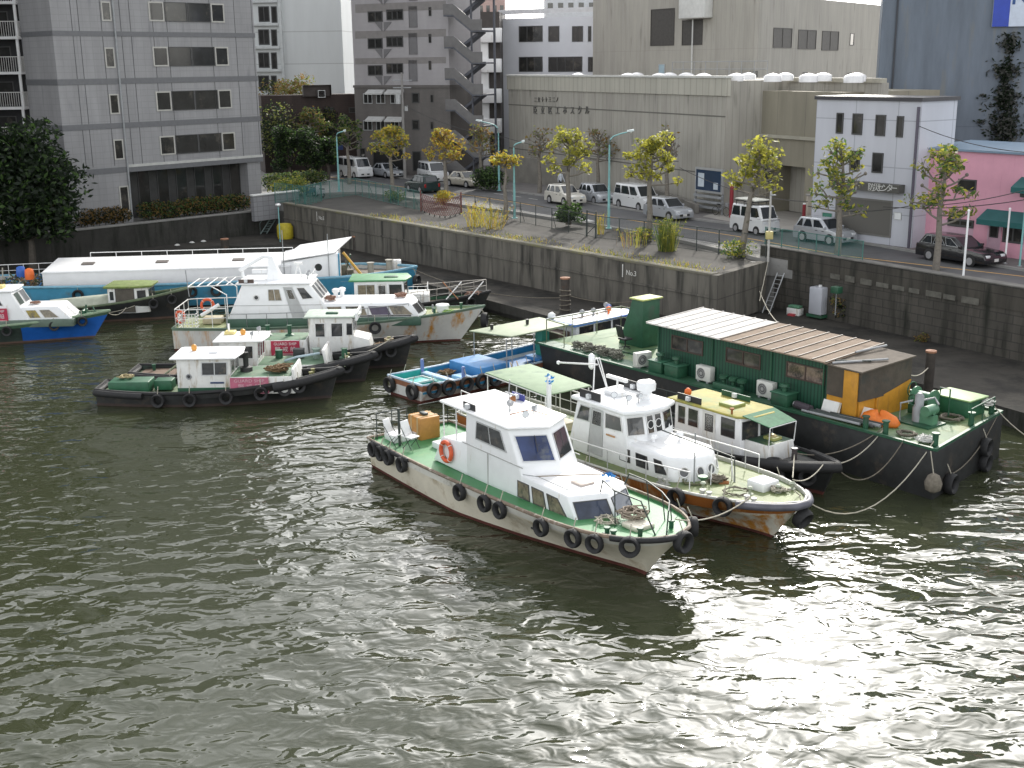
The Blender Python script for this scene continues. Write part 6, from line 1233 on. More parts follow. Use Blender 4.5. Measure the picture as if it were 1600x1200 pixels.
t = tyre(C.W(7.35, -.75, C.deckz(7.4) + .1), (0, 0, 1), .3, .1, 'tyre lying flat on the foredeck of the moss roofed work boat', 'tyre fenders hanging on the boats', rope=False)
C.rail([(-.9, -1.1, .8), (1.2, -1.25, .8)], .9, 1.0, True, .02, FGREY); C.rail([(-.9, 1.1, .8), (2.2, 1.25, .8)], .9, 1.0, True, .02, FGREY)
for i, (x, y) in enumerate(((.2, -.3), (1.1, .4), (1.7, -.4))): tyre(C.W(x, y, .68 + .1), (0, 0, 1), .34, .1, f'{ordinal(i)} tyre from the stern lying on the moss roofed boat aft deck', 'tyre fenders hanging on the boats', rope=False)

# ================= D: black barge with the green deck house
zd = 1.72; hdD = Vector((.6133, -.7899)); oD = V2(P(1463, 706, zd))
D = Boat('house_barge', 'black barge with a long dark green deck house under a ribbed metal roof', oD, hdD, 'barge')
bw = 6.0
m = MB(); m.loft([(-21.0, .35, -.5), (.0, .0, -.5), (-1.1, bw, -.5), (-21.0, bw - .3, -.5)], [(-21.6, 0.35, zd), (0, 0, zd), (-1.1, bw, zd), (-21.6, bw - .3, zd)], 0, micap=1)
m.build('hull', [BLACKH, M('barge_deck_green', (.11, .19, .085), .55, .2, 1.0, c2=(.24, .27, .125), c2amt=.5, c2scale=.55)], D.o, bevel=.04)
MB().box(-21.5, -5.5, .12, .97, zd + .002, zd + .03).build('walkway', M('dark_green_walkway', (.035, .10, .055), .5, .25, 2), D.o); MB().box(-21.5, .0, .0, .12, zd, zd + .09).loft([(-.14, .12, zd), (-.02, .12, zd), (-1.08, bw - .05, zd), (-1.2, bw - .05, zd)], [(-.14, .12, zd + .1), (-.02, .12, zd + .1), (-1.08, bw - .05, zd + .1), (-1.2, bw - .05, zd + .1)]).box(-21.5, -1.15, bw - .15, bw, zd, zd + .09).build('coaming', DKGREEN, D.o)
ML = MB()
for k in range(6): ML.tube([(-20 + k * .9, 1.3 + k * .1, zd + .01), (-20 + k * .9 + .7, 5.3, zd + .01)], .02, 4) if k in (3,) else None
ML.box(-18.4, -14.2, 1.9, 1.96, zd, zd + .05); ML.build('deck_joint', DKGREEN, D.o)
GW = brick('green_corrugated_wall', (.018, .075, .045), (.016, .068, .041), (.009, .035, .022), .16, 40, .03, .5, var=.15); hy0, hy1, hx0, hx1 = 1.0, 3.95, -14.3, -5.3
hs_ = MB(); hs_.loft([(hx0, hy0, zd), (hx1, hy0, zd), (hx1, hy1, zd), (hx0, hy1, zd)], [(hx0, hy0, 3.66), (hx1, hy0, 3.66), (hx1, hy1, 3.82), (hx0, hy1, 3.82)]); hs_.build('deck_house', GW, D.o, uv=True)
def house_q(u0, u1, z0, z1): return [(u0, hy0 - .001, z0), (u1, hy0 - .001, z0), (u1, hy0 - .001, z1), (u0, hy0 - .001, z1)]
BRF = M('brown_frame', (.055, .035, .028), .5, .15); CURT2 = M('pink_curtained_glass', (.17, .13, .11), .12, .35, 5, c2=(.03, .03, .03), c2amt=.5, c2scale=1.6, spec=.6)
for k, u in enumerate((-13.45, -10.38, -7.28)): panel_pts(D.o, house_q(u, u + 1.82, 2.74, 3.36), GLASS if k < 2 else CURT2, BRF, 'window', .05, .04, 1)
for u in (-14.2, -11.1, -8.0, -5.5): MB().tube([(u, hy0 - .05, zd + .1), (u, hy0 - .05, 3.62)], .03, 5).build('drainpipe', DKGREEN, D.o)
# ribbed roof: white half then beige half
def slope(name, x0, x1, mat, rib):
    zA, zB = 3.68, 3.86; m = MB(); m.loft([(x0, hy0 - .32, zA), (x1, hy0 - .32, zA), (x1, hy1 + .25, zB), (x0, hy1 + .25, zB)], [(x0, hy0 - .32, zA + .05), (x1, hy0 - .32, zA + .05), (x1, hy1 + .25, zB + .05), (x0, hy1 + .25, zB + .05)]); o = m.build(name, mat, D.o)
    r_ = MB(); n_ = max(2, round((x1 - x0) / .62))
    for k in range(n_ + 1):
        x = x0 + (x1 - x0) * k / n_; x = min(max(x, x0 + .03), x1 - .03); r_.loft([(x - .025, hy0 - .33, zA + .05), (x + .025, hy0 - .33, zA + .05), (x + .025, hy1 + .26, zB + .05), (x - .025, hy1 + .26, zB + .05)], [(x - .025, hy0 - .33, zA + .085), (x + .025, hy0 - .33, zA + .085), (x + .025, hy1 + .26, zB + .085), (x - .025, hy1 + .26, zB + .085)])
    r_.build('roof_rib', rib, o)
slope('roof', hx0 - .4, -10.45, M('white_metal_roof', (.56, .54, .515), .85, .08, 2, c2=(.5, .46, .42), c2amt=.2, streak=False), MATS['white_metal_roof']); slope('roof', -10.43, hx1 + .1, M('beige_metal_roof', (.25, .195, .15), .9, .14, 1.4, c2=(.17, .13, .10), c2amt=.45, spec=.2), M('rib_brown', (.10, .08, .065), .6))
# brown lean-to with the yellow door at its end
LT = M('brown_tarred_board', (.075, .062, .048), .85, .25, 2, bump=.3, c2=(.04, .045, .04), c2amt=.4); YP = M('ochre_paint', (.50, .235, .02), .6, .15, 3, c2=(.33, .15, .03), c2amt=.3, streak=True)
m = MB(); m.loft([(hx1 + .0, hy0 - .1, zd + .75), (-3.82, hy0 - .1, zd + .75), (-3.7, hy1 - .1, zd + .75), (hx1, hy1 - .1, zd + .75)], [(hx1, hy0 - .1, 3.58), (-3.82, hy0 - .1, 3.56), (-3.7, hy1 - .1, 3.72), (hx1, hy1 - .1, 3.76)]); m.build('lean_to', LT, D.o)
MB().box(hx1, -3.85, hy0 - .06, hy1 - .15, zd, zd + .748).build('lean_to_base', YP, D.o); MB().box(-4.52, -3.9, hy0 - .16, hy0 - .1, zd, 3.55).build('door', YP, D.o, bevel=.01)
MB().loft([(-3.84, hy0 + .9, zd), (-3.79, hy0 + .9, zd), (-3.7, hy1 - .15, zd), (-3.72, hy1 - .15, zd)], [(-3.84, hy0 + .9, zd + .72), (-3.79, hy0 + .9, zd + .72), (-3.66, hy1 - .15, zd + 1.15), (-3.71, hy1 - .15, zd + 1.15)]).build('side_panel', YP, D.o)
mm = MB(); mm.loft([(hx1 - .1, hy0 - .22, 3.61), (-3.7, hy0 - .22, 3.58), (-3.55, hy1 - .1, 3.75), (hx1 - .1, hy1 - .1, 3.80)], [(hx1 - .1, hy0 - .22, 3.66), (-3.7, hy0 - .22, 3.63), (-3.55, hy1 - .1, 3.80), (hx1 - .1, hy1 - .1, 3.85)]); mm.build('roof', M('felt_roof', (.12, .10, .08), .9, .25, 2), D.o)
for k, (a, b_, c_) in enumerate((((-5.1, .9, 3.70), (-3.9, 2.6, 3.80), 'grey pipe lying across the felt roof of the lean-to'), ((-5.2, 1.2, 3.72), (-4.2, 2.0, 3.77), 'thin grey pipe beside the thicker one on the lean-to roof'), ((-5.2, 2.4, 3.86), (-4.9, 3.9, 3.95), 'grey pipe at the back edge of the lean-to roof'))):
    o = MB().cyl(a, b_, .045 - .01 * (k == 1), n=8).build('pipe', (STEELG, FGREY, STEELG)[k], None); o.matrix_world = D.mw; tag(o, c_, 'pipe')
# square dark green companion way near the stern of the barge
m = MB(); m.loft([(-19.0, 3.1, zd), (-17.4, 3.1, zd), (-17.4, 4.2, zd), (-19.0, 4.2, zd)], [(-18.1, 3.1, 3.95), (-17.4, 3.1, 3.95), (-17.4, 4.2, 3.95), (-18.1, 4.2, 3.95)]); m.build('companionway', DKGREEN, D.o, bevel=.03); D.box('companionway_roof', -18.2, -17.3, 3.0, 4.3, 3.95, 4.02, M('yellow_green_lid', (.42, .46, .16), .6, .15), .01)
D.rail([(-19.9, .5, zd), (-21.3, .6, zd), (-21.3, 5.4, zd), (-18.8, 5.4, zd)], 1.1, 1.4, True, .03, M('olive_rail', (.22, .24, .16), .6), 'railing')
t = thing('office_chair', 'black office chair on the green deck against the companionway', 'chair', D.W(-17.9, 2.5, zd), .6); MB().box(-.25, .25, -.25, .25, .42, .52).build('seat', BLK, t, bevel=.04); MB().loft([(-.28, -.24, .55), (-.2, -.24, .55), (-.2, .24, .55), (-.28, .24, .55)], [(-.45, -.22, 1.15), (-.37, -.22, 1.15), (-.37, .22, 1.15), (-.45, .22, 1.15)]).build('backrest', BLK, t, bevel=.05); m = MB().cyl((0, 0, .08), (0, 0, .42), .03, n=8)
for k in range(5): a = k * 1.257; m.tube([(0, 0, .12), (.28 * math.cos(a), .28 * math.sin(a), .04)], .022, 5)
m.build('base', BLK, t)
t = thing('bucket', 'small blue bucket beside the corner of the deck house', 'bucket', D.W(-15.0, 2.6, zd)); MB().lathe((0, 0, 0), [(.12, 0), (.16, .3), (.15, .3)], 14).build('pail', M('blue_plastic', (.03, .12, .45), .5), t, smooth=60); MB().tube([(0, 0, .1), (.05, .1, .6)], .015, 5).build('handle', STEELW, t)
def aircon(x, y, rz, label):
    t = thing('air_conditioner', label, 'air conditioner', D.W(x, y, zd + .03), math.atan2(hdD.y, hdD.x) + rz, 'air conditioner units on the barge'); MB().box(-.4, .4, -.15, .15, .06, .68).build('casing', M('aircon_white', (.60, .60, .56), .5, .08, 3), t, bevel=.02); g_ = MB().ring((-.1, -.155, .37), (0, 1, 0), .22, .012, 20, 5).ring((-.1, -.155, .37), (0, 1, 0), .15, .01, 16, 5).disc((-.1, -.15, .37), (0, -1, 0), .07, 12, .015); g_.build('grille', M('grille_grey', (.36, .36, .35), .5), t); MB().disc((-.1, -.149, .37), (0, -1, 0), .21, 20, .002).build('fan_opening', M('fan_dark', (.12, .12, .12), .6), t); MB().box(-.3, -.2, -.16, .16, 0, .06).box(.2, .3, -.16, .16, 0, .06).build('foot', STEELG, t)
aircon(-14.75, .55, 1.4, 'air conditioner at the left corner of the green deck house'); aircon(-11.3, .8, 0, 'air conditioner below the gap between the first and second deck house windows'); aircon(-8.05, .8, 0, 'air conditioner below the second deck house window')
for x, lab in ((-13.7, 0), (-12.75, 1), (-7.0, 2)):
    D.box('tank_hatch', x - .38, x + .38,   .25, .9, zd, zd + .5, DKGREEN, .03); D.box('hatch_lid', x - .42, x + .42,   .21, .94, zd + .5, zd + .56, M('worn_green_lid', (.035, .12, .07), .5, .2), .02); MB().lathe((x, .58, zd + .56), [(.1, 0), (.1, .16), (.2, .2), (.18, .3), (.05, .32)], 12).build('vent', DKGREEN, D.o, smooth=60)
for x in (-10.1, -9.6, -9.15): MB().lathe((x, .6, zd), [(.08, 0), (.08, .4), (.2, .46), (.2, .58), (.06, .62)], 12).build('vent', DKGREEN, D.o, smooth=60)
D.box('valve_chest', -10.4, -8.9, .25, .45, zd, zd + .3, DKGREEN, .03)
# foredeck machinery
D.box('hatch', -3.0, -1.5, 4.3, 5.4, zd, zd + .62, M('bright_green_box', (.03, .12, .06), .5, .2), .02); D.box('hatch_lid', -3.08, -1.42, 4.22, 5.48, zd + .62, zd + .68, M('light_green_lid', (.24, .36, .15), .55, .2, 2), .02)
t = thing('winch_engine', 'grey and green deck engine between the yellow door and the green hatch box', 'engine', D.W(-2.5, 2.5, zd), math.atan2(hdD.y, hdD.x)); MB().box(-.6, .9, -.55, .55, .0, .06).build('base', DKGREEN, t); MB().lathe((.1, .0, .06), [(.22, 0), (.22, .5), (.16, .6), (.16, .95), (.08, 1.05)], 12).build('cylinder', STEELG, t, smooth=50); MB().cyl((.55, -.3, .55), (.55, .3, .55), .2, n=14).cyl((.3, 0, .5), (.75, 0, .5), .1, n=10).box(.2, .8, -.15, .15, .06, .4).build('motor', M('machine_green', (.08, .2, .12), .5, .2), t, smooth=45); MB().tube([(.1, .2, .8), (.4, .5, .9), (.7, .3, .75)], .04, 7).tube([(-.4, -.4, .06), (-.4, -.4, .7), (-.1, -.1, .8)], .04, 7).build('pipework', STEELG, t)
MB().ring((-.35, .3, .7), (0, 1, 0), .2, .025, 16, 6).build('handwheel', DKGREEN, t)
t = thing('winch', 'dark green winch with a hand wheel beside the yellow side panel', 'winch', D.W(-2.9, 3.6, zd), math.atan2(hdD.y, hdD.x)); MB().box(-.5, .5, -.3, .3, 0, .35).build('base', DKGREEN, t, bevel=.03); MB().cyl((-.35, 0, .6), (.35, 0, .6), .26, n=16).cyl((-.4, 0, .6), (-.35, 0, .6), .4, n=16).cyl((.35, 0, .6), (.4, 0, .6), .4, n=16).build('drum', M('machine_green', (.08, .2, .12)), t, smooth=45); MB().tube([(.5, .2, .1), (.5, .2, 1.1), (.9, .2, 1.1), (.9, .2, .1)], .03, 6).build('frame', DKGREEN, t); MB().ring((-.55, 0, .85), (1, 0, 0), .28, .025, 18, 6).build('handwheel', DKGREEN, t)
m = MB(); rnd.seed(2); m.lathe((0, 0, 0), [(.55, 0), (.62, .12), (.5, .32), (.25, .42), (.05, .44)], 16)
for i, v in enumerate(m.v): a = math.atan2(v[1], v[0]); f = 1 + .16 * math.sin(a * 3 + 1) + .08 * math.sin(a * 7); m.v[i] = (v[0] * f * 1.2, v[1] * f * .7, v[2] * (1 + .25 * math.sin(a * 2)))
o = m.build('tarpaulin', M('orange_tarp', (.68, .17, .02), .5, .15, 5, bump=.4), None, D.W(-3.2, 1.25, zd), smooth=70); o.rotation_euler.z = -.9; tag(o, 'crumpled orange tarpaulin on the barge deck below the yellow door', 'tarpaulin')
for (x, y, rx, lab) in ((-3.75, 1.0, .5, 'white board leaning on the yellow lean-to base behind the orange tarpaulin'), (-5.0, .75, .35, 'small pale board lying left of the yellow door')):
    o = MB().box(-.4, .4, -.02, .02, 0, .55).build('board', WHITE2, None, D.W(x, y, zd + .02)); o.rotation_euler = (-rx, 0, math.atan2(hdD.y, hdD.x)); tag(o, lab, 'board')
for k in range(5):
    a, b_ = Vector((-5.9 + .25 * k, .3 + .1 * k, zd + .1 + .05 * (k % 3))), Vector((-3.3 + .2 * k, .3 + .12 * k, zd + .1 + .05 * ((k + 1) % 3))); o = MB().cyl(a, b_, .05 + .02 * (k % 2), n=8).build('pipe', (STEELG, FGREY, M('dark_pipe2', (.07, .07, .07), .6), STEELG, FGREY)[k], None); o.matrix_world = D.mw; tag(o, f'{ordinal(k)} pipe from the water edge in the pile on the barge side deck', 'pipe', 'pipes piled on the barge side deck')
o = MB().cyl((-6.4, .55, zd + .18), (-5.6, .42, zd + .18), .15, n=12).build('hose_roll', M('purple_black_sheet', (.05, .04, .05), .7), None); o.matrix_world = D.mw; tag(o, 'dark rolled sheet with a white end on the barge side deck', 'roll'); o2 = MB().disc((-6.4, .55, zd + .18), (-1, .1, 0), .12, 12, .05).build('end_cap', WHITE, o)
for x, y in ((-3.1, .35), (-2.3, .4), (-.35, .45), (-1.3, 5.5), (-.95, 3.6)): m = MB().cyl((x, y, zd), (x, y, zd + .45), .1, n=12).cyl((x, y, zd + .45), (x, y, zd + .5), .14, n=12); m.build('bollard', DKGREEN, D.o, smooth=45)
D.rail([(-.8, 3.3, zd), (-1.15, 5.4, zd)], .7, 1.0, False, .025, DKGREEN, 'railing')
coil(D.W(-1.6, .75, zd + .01), 'dark rope coil beside the front bollards of the barge', .4, 4, ROPED, .035, .5, 3, .08); coil(D.W(-.75, .6, zd + .01), 'white rope heaped on the front corner of the barge', .35, 7, M('white_rope', (.55, .55, .52), .9, .15, 10), .03, 1.2, 5, .15); coil(D.W(-1.7, 3.7, zd + .01), 'dark hose coiled before the green hatch box', .5, 4, ROPED, .04, .5, 6, .08); coil(D.W(-1.35, 5.35, zd + .3), 'pale rope looped round the far corner bollard of the barge', .3, 5, MATS['white_rope'], .03, 1.0, 7, .2)
for k in range(7): coil(D.W(-19.2 + .45 * k, .75 + .25 * (k % 2), zd + .01), f'{ordinal(k)} grey hose coil from the far end along the barge edge', .26 + .05 * (k % 3), 5, M('grey_hose', (.16, .16, .13), .8, .25, 6), .028, .9, 20 + k, .3)
# end wall tyres
tyre(D.W(.02, 1.05, .35), D.mw.to_3x3() @ Vector((1, .18, 0)), .36, .15, 'tyre fender low on the end wall of the barge near its corner', 'tyre fenders hanging on the boats'); tyre(D.W(-.55, 4.1, .9), D.mw.to_3x3() @ Vector((1, .18, 0)), .34, .14, 'upper tyre fender on the end wall of the barge', 'tyre fenders hanging on the boats'); tyre(D.W(-.55, 4.15, .3), D.mw.to_3x3() @ Vector((1, .18, 0)), .34, .14, 'lower tyre fender on the end wall of the barge', 'tyre fenders hanging on the boats')
o = MB().lathe((0, 0, 0), [(.08, 0), (.26, .12), (.3, .35), (.2, .6), (.06, .68)], 12).build('rope_fender', M('old_rope_fender', (.17, .15, .12), .95, .3, 8, bump=.5), None, D.W(.12, -.22, .35), smooth=70); tag(o, 'matted rope fender hanging on the front corner of the barge', 'fender'); MB().tube([(0, 0, .6), (-.1, .2, 1.4)], .02, 5).build('rope', ROPE, o)
line(D.W(-.35, .45, zd + .3), B.W(13.2, .4, 1.6), 1.6, 'pale mooring rope sagging from the barge corner to the rusty boat bow'); line(D.W(-2.3, .4, zd + .3), C.W(7.6, 0, 1.2), .45, 'upper dark mooring rope from the barge bollards to the work boat', mat=ROPED); line(D.W(-2.35, .38, zd + .2), C.W(9.2, .0, 1.2), .35, 'short pale mooring rope from the barge bollards to the work boat bow'); line(D.W(-1.3, .05, zd + .1), C.W(9.3, .1, 1.1), .9, 'slack dark mooring rope from the barge edge to the work boat bow', mat=ROPED)
line(C.W(7.6, 0, 1.15), B.W(12.6, 1.0, 1.75), .12, 'pale rope from the work boat bollard to the rusty boat far bow'); line(C.W(9.1, -.3, 1.25), B.W(12.65, .95, 1.7), .25, 'pale rope from the work boat bow to the rusty boat'); line(B.W(12.6, -.95, 1.55), A.W(14.1, .45, 1.85), .3, 'pale rope tying the nearest boat to the rusty boat'); line(D.W(-1.3, 5.5, zd + .4), P(1700, 705, .8) , .6, 'pale rope from the barge far corner running out to the right'); line(D.W(-1.0, 5.4, zd), D.W(.0, 1.0, .7), .4, 'thin rope hanging across the end wall of the barge', mat=ROPED)
# ================= E: blue fishing boat with canopy
BLUE = M('sky_blue_paint', (.05, .21, .46), .5, .15, 2, c2=(.18, .30, .42), c2amt=.3); TURQ = M('turquoise_paint', (.03, .36, .33), .5, .15, 2); BLUED = M('blue_deck', (.04, .16, .38), .55, .25, 1.5, c2=(.16, .28, .36), c2amt=.45)
E = Boat('fishing_boat', 'open blue decked fishing boat with a pale green canopy and many tyres', (-4.8, 52.15), (.76, .65))
E.hull(0, 15.0, 2.9, .85, .80, 1.25, [M('brown_trim', (.25, .11, .06), .6, .2, 3), M('fishing_white_hull', (.58, .58, .56), .55, .12, 2, c2=(.30, .13, .07), c2amt=.4, c2scale=.8), REDBOOT, M('inner_blue', (.035, .22, .40), .5, .2)], rake=.8, deck=BLUED, cap=M('cap_pale_blue', (.46, .56, .66), .5, .15), capr=.055, bul=.42, stern=.92, p=2.5)
MB().box(.1, 2.3, -1.2, 1.2, .43, .455).build('well_floor', TURQ, E.o); MB().box(.07, .1, -1.25, 1.25, .43, .84).box(.1, 2.2, 1.24, 1.26, .45, .82).build('well_lining', TURQ, E.o)
E.box('bait_box', .5, 1.5, -.1, .75, .44, .62, TURQ, .02); m = MB()
for a in ((.45, 1.55, -.15, -.1), (.45, 1.55, .75, .8), (.45, .5, -.1, .75), (1.5, 1.55, -.1, .75)): m.box(*a, .6, .68)
m.build('box_rim', M('pale_rim', (.6, .62, .6), .6), E.o)
E.box('thwart', 1.75, 2.1, -1.2, 1.2, .62, .72, M('pale_blue_wood', (.30, .44, .58), .6, .15), .02); E.box('locker', 3.4, 5.2, -1.15, 1.15, .43, 1.02, BLUE, .03); E.box('locker', 2.4, 3.0, -1.1, -.3, .43, .75, M('light_blue_box', (.25, .45, .65), .5), .03); E.box('hatch', 7.6, 8.8, -.6, .5, .5, .68, BLUE, .02)
for x, y in ((1.9, 1.25), (2.4, -1.2)): MB().cyl((x, y, .5), (x, y, 1.25), .09, n=10).cyl((x, y, 1.25), (x, y, 1.3), .07, n=10).build('post', M('violet_blue_post', (.14, .2, .42), .5), E.o, smooth=50)
for x in (4.9, 6.6): MB().cyl((x, -1.3, .6), (x, -1.3, 2.2), .025, n=6).build('pole', STEELG, E.o)
E.roof([(4.65, 1.15), (5.3, -1.2), (9.1, -1.1), (9.2, 1.2)], 2.2, .05, M('pale_green_roof_sheet', (.28, .33, .22), .65, .1, 1.5, c2=(.22, .26, .18), c2amt=.4), 'canopy', .01); m = MB()
for x, y in ((5.4, -1.1), (4.9, 1.1), (9.0, -1.0), (9.1, 1.1)): m.tube([(x, y, .5), (x, y, 2.21)], .025, 6)
m.build('canopy_frame', STEELG, E.o); E.box('pillar', 8.1, 8.6, -.2, .3, .45, 2.2, M('green_pillar', (.03, .22, .16), .5), .03); E.box('engine_casing', 8.9, 9.7, -.5, .5, .45, 1.7, M('brown_casing', (.10, .07, .05), .7, .25), .03)
for x, y in ((5.6, .6), (7.6, .3)): MB().cyl((x, y, 2.24), (x, y, 2.5), .07, .09, 8).build('roof_vent', BLK, E.o)
for x in (5.9, 6.3): MB().tube([(x, -.5, 1.04 if x < 5 else .5), (x + .5, .2, .55)], .03, 5).build('oar', M('pale_wood', (.45, .32, .16)), E.o)
E.cab('cabin', [(9.9, -.75), (13.9, -.6), (13.9, .95), (9.9, 1.1)], .5, [(9.9, -.75), (13.9, -.6), (13.9, .95), (9.9, 1.1)], 1.98, WHITE, .02)
for a, b_ in ((.05, .3), (.34, .62), (.66, .94)): E.cwin(0, a, .5, b_, .94, frame=DARKFRAME, fw=.03); E.cwin(2, 1 - b_, .5, 1 - a, .94, frame=DARKFRAME, fw=.03)
E.cwin(1, .1, .5, .9, .92, frame=DARKFRAME, fw=.03)
pl = [(9.6, -.95), (13.9, -.8), (14.5, .2), (13.9, 1.15), (9.6, 1.3)]; E.roof(pl, 1.98, .10, M('roof_blue_edge', (.10, .22, .60), .5), 'roof_edge', .02); E.roof(E.inflate(pl, -.14), 2.082, .02, ROOFW, 'roof', .005)
for x, y, m_ in ((13.2, .3, M('violet_blue_post', (.1, .1, .3))), (12.8, -.1, ORANGE), (11.9, .1, STEELG), (13.4, .7, STEELG), (11.2, .2, STEELG)): MB().lathe((x, y, 2.1), [(.06, 0), (.05, .15), (.13, .2), (.13, .34), (.03, .4)], 8).build('roof_lamp', m_, E.o, smooth=60)
MB().tube([(10.4, .1, 2.14), (13.4, .25, 2.16)], .03, 5).build('boathook', MATS['pole_brown'], E.o); MB().lathe((9.75, .9, 2.08), [(.1, 0), (.2, .12), (.18, .3), (.05, .38)], 10).build('white_float', WHITE, E.o, smooth=70)
E.tyres([.55, 1.35, 2.35, 3.25, 4.0, 6.0, 8.2], -1, .36, .12, -.24, 'on the near side of the blue fishing boat'); E.tyres([1.0, 4.5, 8.0], 1, .34, .12, -.3, 'on the far side of the blue fishing boat')
for y, k in ((-.75, 0), (1.0, 1)): tyre(E.W(-.16, y, .5), E.mw.to_3x3() @ Vector((-1, 0, 0)), .36, .12, ('near', 'far')[k] + ' tyre fender on the stern of the blue fishing boat', 'tyre fenders hanging on the boats')
coil(E.W(2.8, .5, .47), 'brown net heap inside the blue fishing boat', .4, 9, M('brown_net', (.16, .10, .05), .9, .3, 10), .03, 1.2, 4, .2); coil(E.W(9.3, 0, .55), 'sandy rope heap on the blue deck by the engine casing', .45, 8, M('sandy_rope', (.4, .3, .18), .9), .03, 1.2, 6, .12)

# ================= guard tugs
BAN = M('red_banner_cloth', (.42, .035, .075), .75, .15, 3); BANP = M('faded_pink_banner', (.46, .13, .20), .8, .15, 2.5, c2=(.52, .24, .29), c2amt=.4); BTX = M('banner_white', (.72, .68, .68), .8); BTP = M('banner_faded_white', (.62, .40, .45), .8)
def banner(b, x0, x1, y, z0, z1, label, cloth, tx, kanji='警 戒 船', head='GUARD SHIP'):
    w_, h = x1 - x0, z1 - z0; t = thing('banner', label, 'banner', b.W(x0, y, z0), math.atan2(b.hd.y, b.hd.x), 'red guard ship banners')
    m = MB(); nx, ny = 14, 6
    for j in range(ny + 1):
        for i in range(nx + 1):
            m.v.append((w_ * i / nx, -.03 - .018 * math.sin(i * 1.3 + j * .5) - .012 * math.sin(i * .6 + j), h * j / ny + .015 * math.sin(i * .9) * (1 - j / ny)))
    for j in range(ny):
        for i in range(nx): a = j * (nx + 1) + i; m.f.append((a, a + 1, a + nx + 2, a + nx + 1)); m.m.append(0)
    k = len(m.v); m.v += [(x, y_ + .012, z) for x, y_, z in m.v]
    for j in range(ny):
        for i in range(nx): a = k + j * (nx + 1) + i; m.f.append((a, a + nx + 1, a + nx + 2, a + 1)); m.m.append(0)
    m.build('cloth', cloth, t, fix=False, smooth=80)
    text(t, head, h * .27, tx, (w_ / 2, -.068, h * .80), (R(90), 0, 0), 'lettering', .003, min(1.3, w_ * .88 / (h * .27 * 6.3)))
    text(t, kanji, h * .36, tx, (w_ / 2, -.068, h * .42), (R(90), 0, 0), 'lettering', .003, 1.1); MB().box(w_ * .1, w_ * .9, -.07, -.064, h * .10, h * .13).build('small_print', tx, t)
    for x in (0, w_): MB().tube([(x, -.03, h), (x, 0, h + .15)], .012, 4).build('cord', ROPE, t)
    return t
def tug(name, label, o, L_, B_, cabx, cabw, cabz, roofover, trunkx, cabglass=True, zsb=(.72, .70, 1.35), roofm=None):
    b = Boat(name, label, o, (1, .01), 'tugboat', 'guard tugs moored side by side')
    b.hull(0, L_, B_, *zsb, [BLACKH, BLACKH, M('tug_boot', (.045, .03, .026), .7, .3), M('tug_bulwark', (.03, .05, .04), .6, .3, 3)], rake=.4, deck=DECKW, cap=RUBBER, capr=.085, bul=.22, stern=.62, ts=.52, p=2.3, bowround=.16, flare=.93)
    w_ = cabw; x0, x1 = cabx; zd_ = .5
    b.cab('cabin', [(x0, -w_), (x1, -w_), (x1, w_), (x0, w_)], zd_, [(x0, -w_ + .03), (x1 + .08, -w_ + .03), (x1 + .08, w_ - .03), (x0, w_ - .03)], cabz, WHITE2, .03); b.main = b.cb
    MB().box(x0 - .015, x1 + .0, -w_ - .015, -w_ + .02, zd_, zd_ + .3).box(x0 - .015, x1, w_ - .02, w_ + .015, zd_, zd_ + .3).build('coaming', DKGREEN, b.o)
    if roofover: b.roof([(x0 - .25, -w_ - .18), (x1 + .35, -w_ - .18), (x1 + .5, 0), (x1 + .35, w_ + .18), (x0 - .25, w_ + .18)], cabz - .01, .07, roofm or ROOFW, bevel=.02)
    tx0, tx1, tz = trunkx
    m = MB(); m.loft([(tx0, -w_ - .1, zd_), (tx1, -w_ - .1, zd_), (tx1, w_ + .1, zd_), (tx0, w_ + .1, zd_)], [(tx0, -w_ - .08, tz), (tx1 - .15, -w_ - .08, tz), (tx1 - .15, w_ + .08, tz), (tx0, w_ + .08, tz)], 0, micap=1); m.build('engine_trunk', [WHITE2, M('trunk_green_top', (.10, .18, .11), .7, .25, 2, c2=(.19, .22, .16), c2amt=.4)], b.o, bevel=.03)
    pt = [b.side_pt(L_ * .74 + i * .14, -1, -.12, .1)[0] for i in range(int(L_ * .25 / .14))] + [Vector((L_ + .1, 0, zsb[2] - .1))]; pt += [Vector((p.x, -p.y, p.z)) for p in reversed(pt[:-1])]; MB().tube(pt, .2, 9).build('bow_fender', RUBBER, b.o, smooth=60)
    ps = [b.side_pt(x, -1, -.1, .07)[0] for x in (2.2, 1.5, .9, .4, .05)] + [b.side_pt(x, 1, -.1, .07)[0] for x in (.05, .4, .9, 1.5, 2.2)]; MB().tube(ps, .15, 8).build('stern_fender', RUBBER, b.o, smooth=60)
    bollard(b, L_ - 1.2, -.3, M('olive_bollard', (.2, .19, .08), .7, .3)); bollard(b, L_ - 1.2, .3, MATS['olive_bollard']); bollard(b, .8, .5); return b
F = tug('guard_tug', 'small black guard tug with white cabin and faded pink banner, nearest the viewer', (-18.5, 52.4), 10.7, 2.7, (3.7, 6.0), .95, 2.12, True, (6.0, 8.9, 1.28))
F.cb = F.main; F.port(0, .22, .5, .1, STEELG); F.cwin(0, .46, .52, .95, .90, frame=ALU, fw=.04, bars=1); F.cwin(1, .06, .5, .47, .92, frame=WFRAME, fw=.04); F.cwin(1, .53, .5, .94, .92, frame=WFRAME, fw=.04); F.cwin(2, .1, .52, .6, .9, frame=ALU, fw=.04)
F.box('nameplate', 5.15, 5.75, -.975, -.955, .98, 1.06, M('dark_blue_plate', (.03, .05, .12), .5), .003)
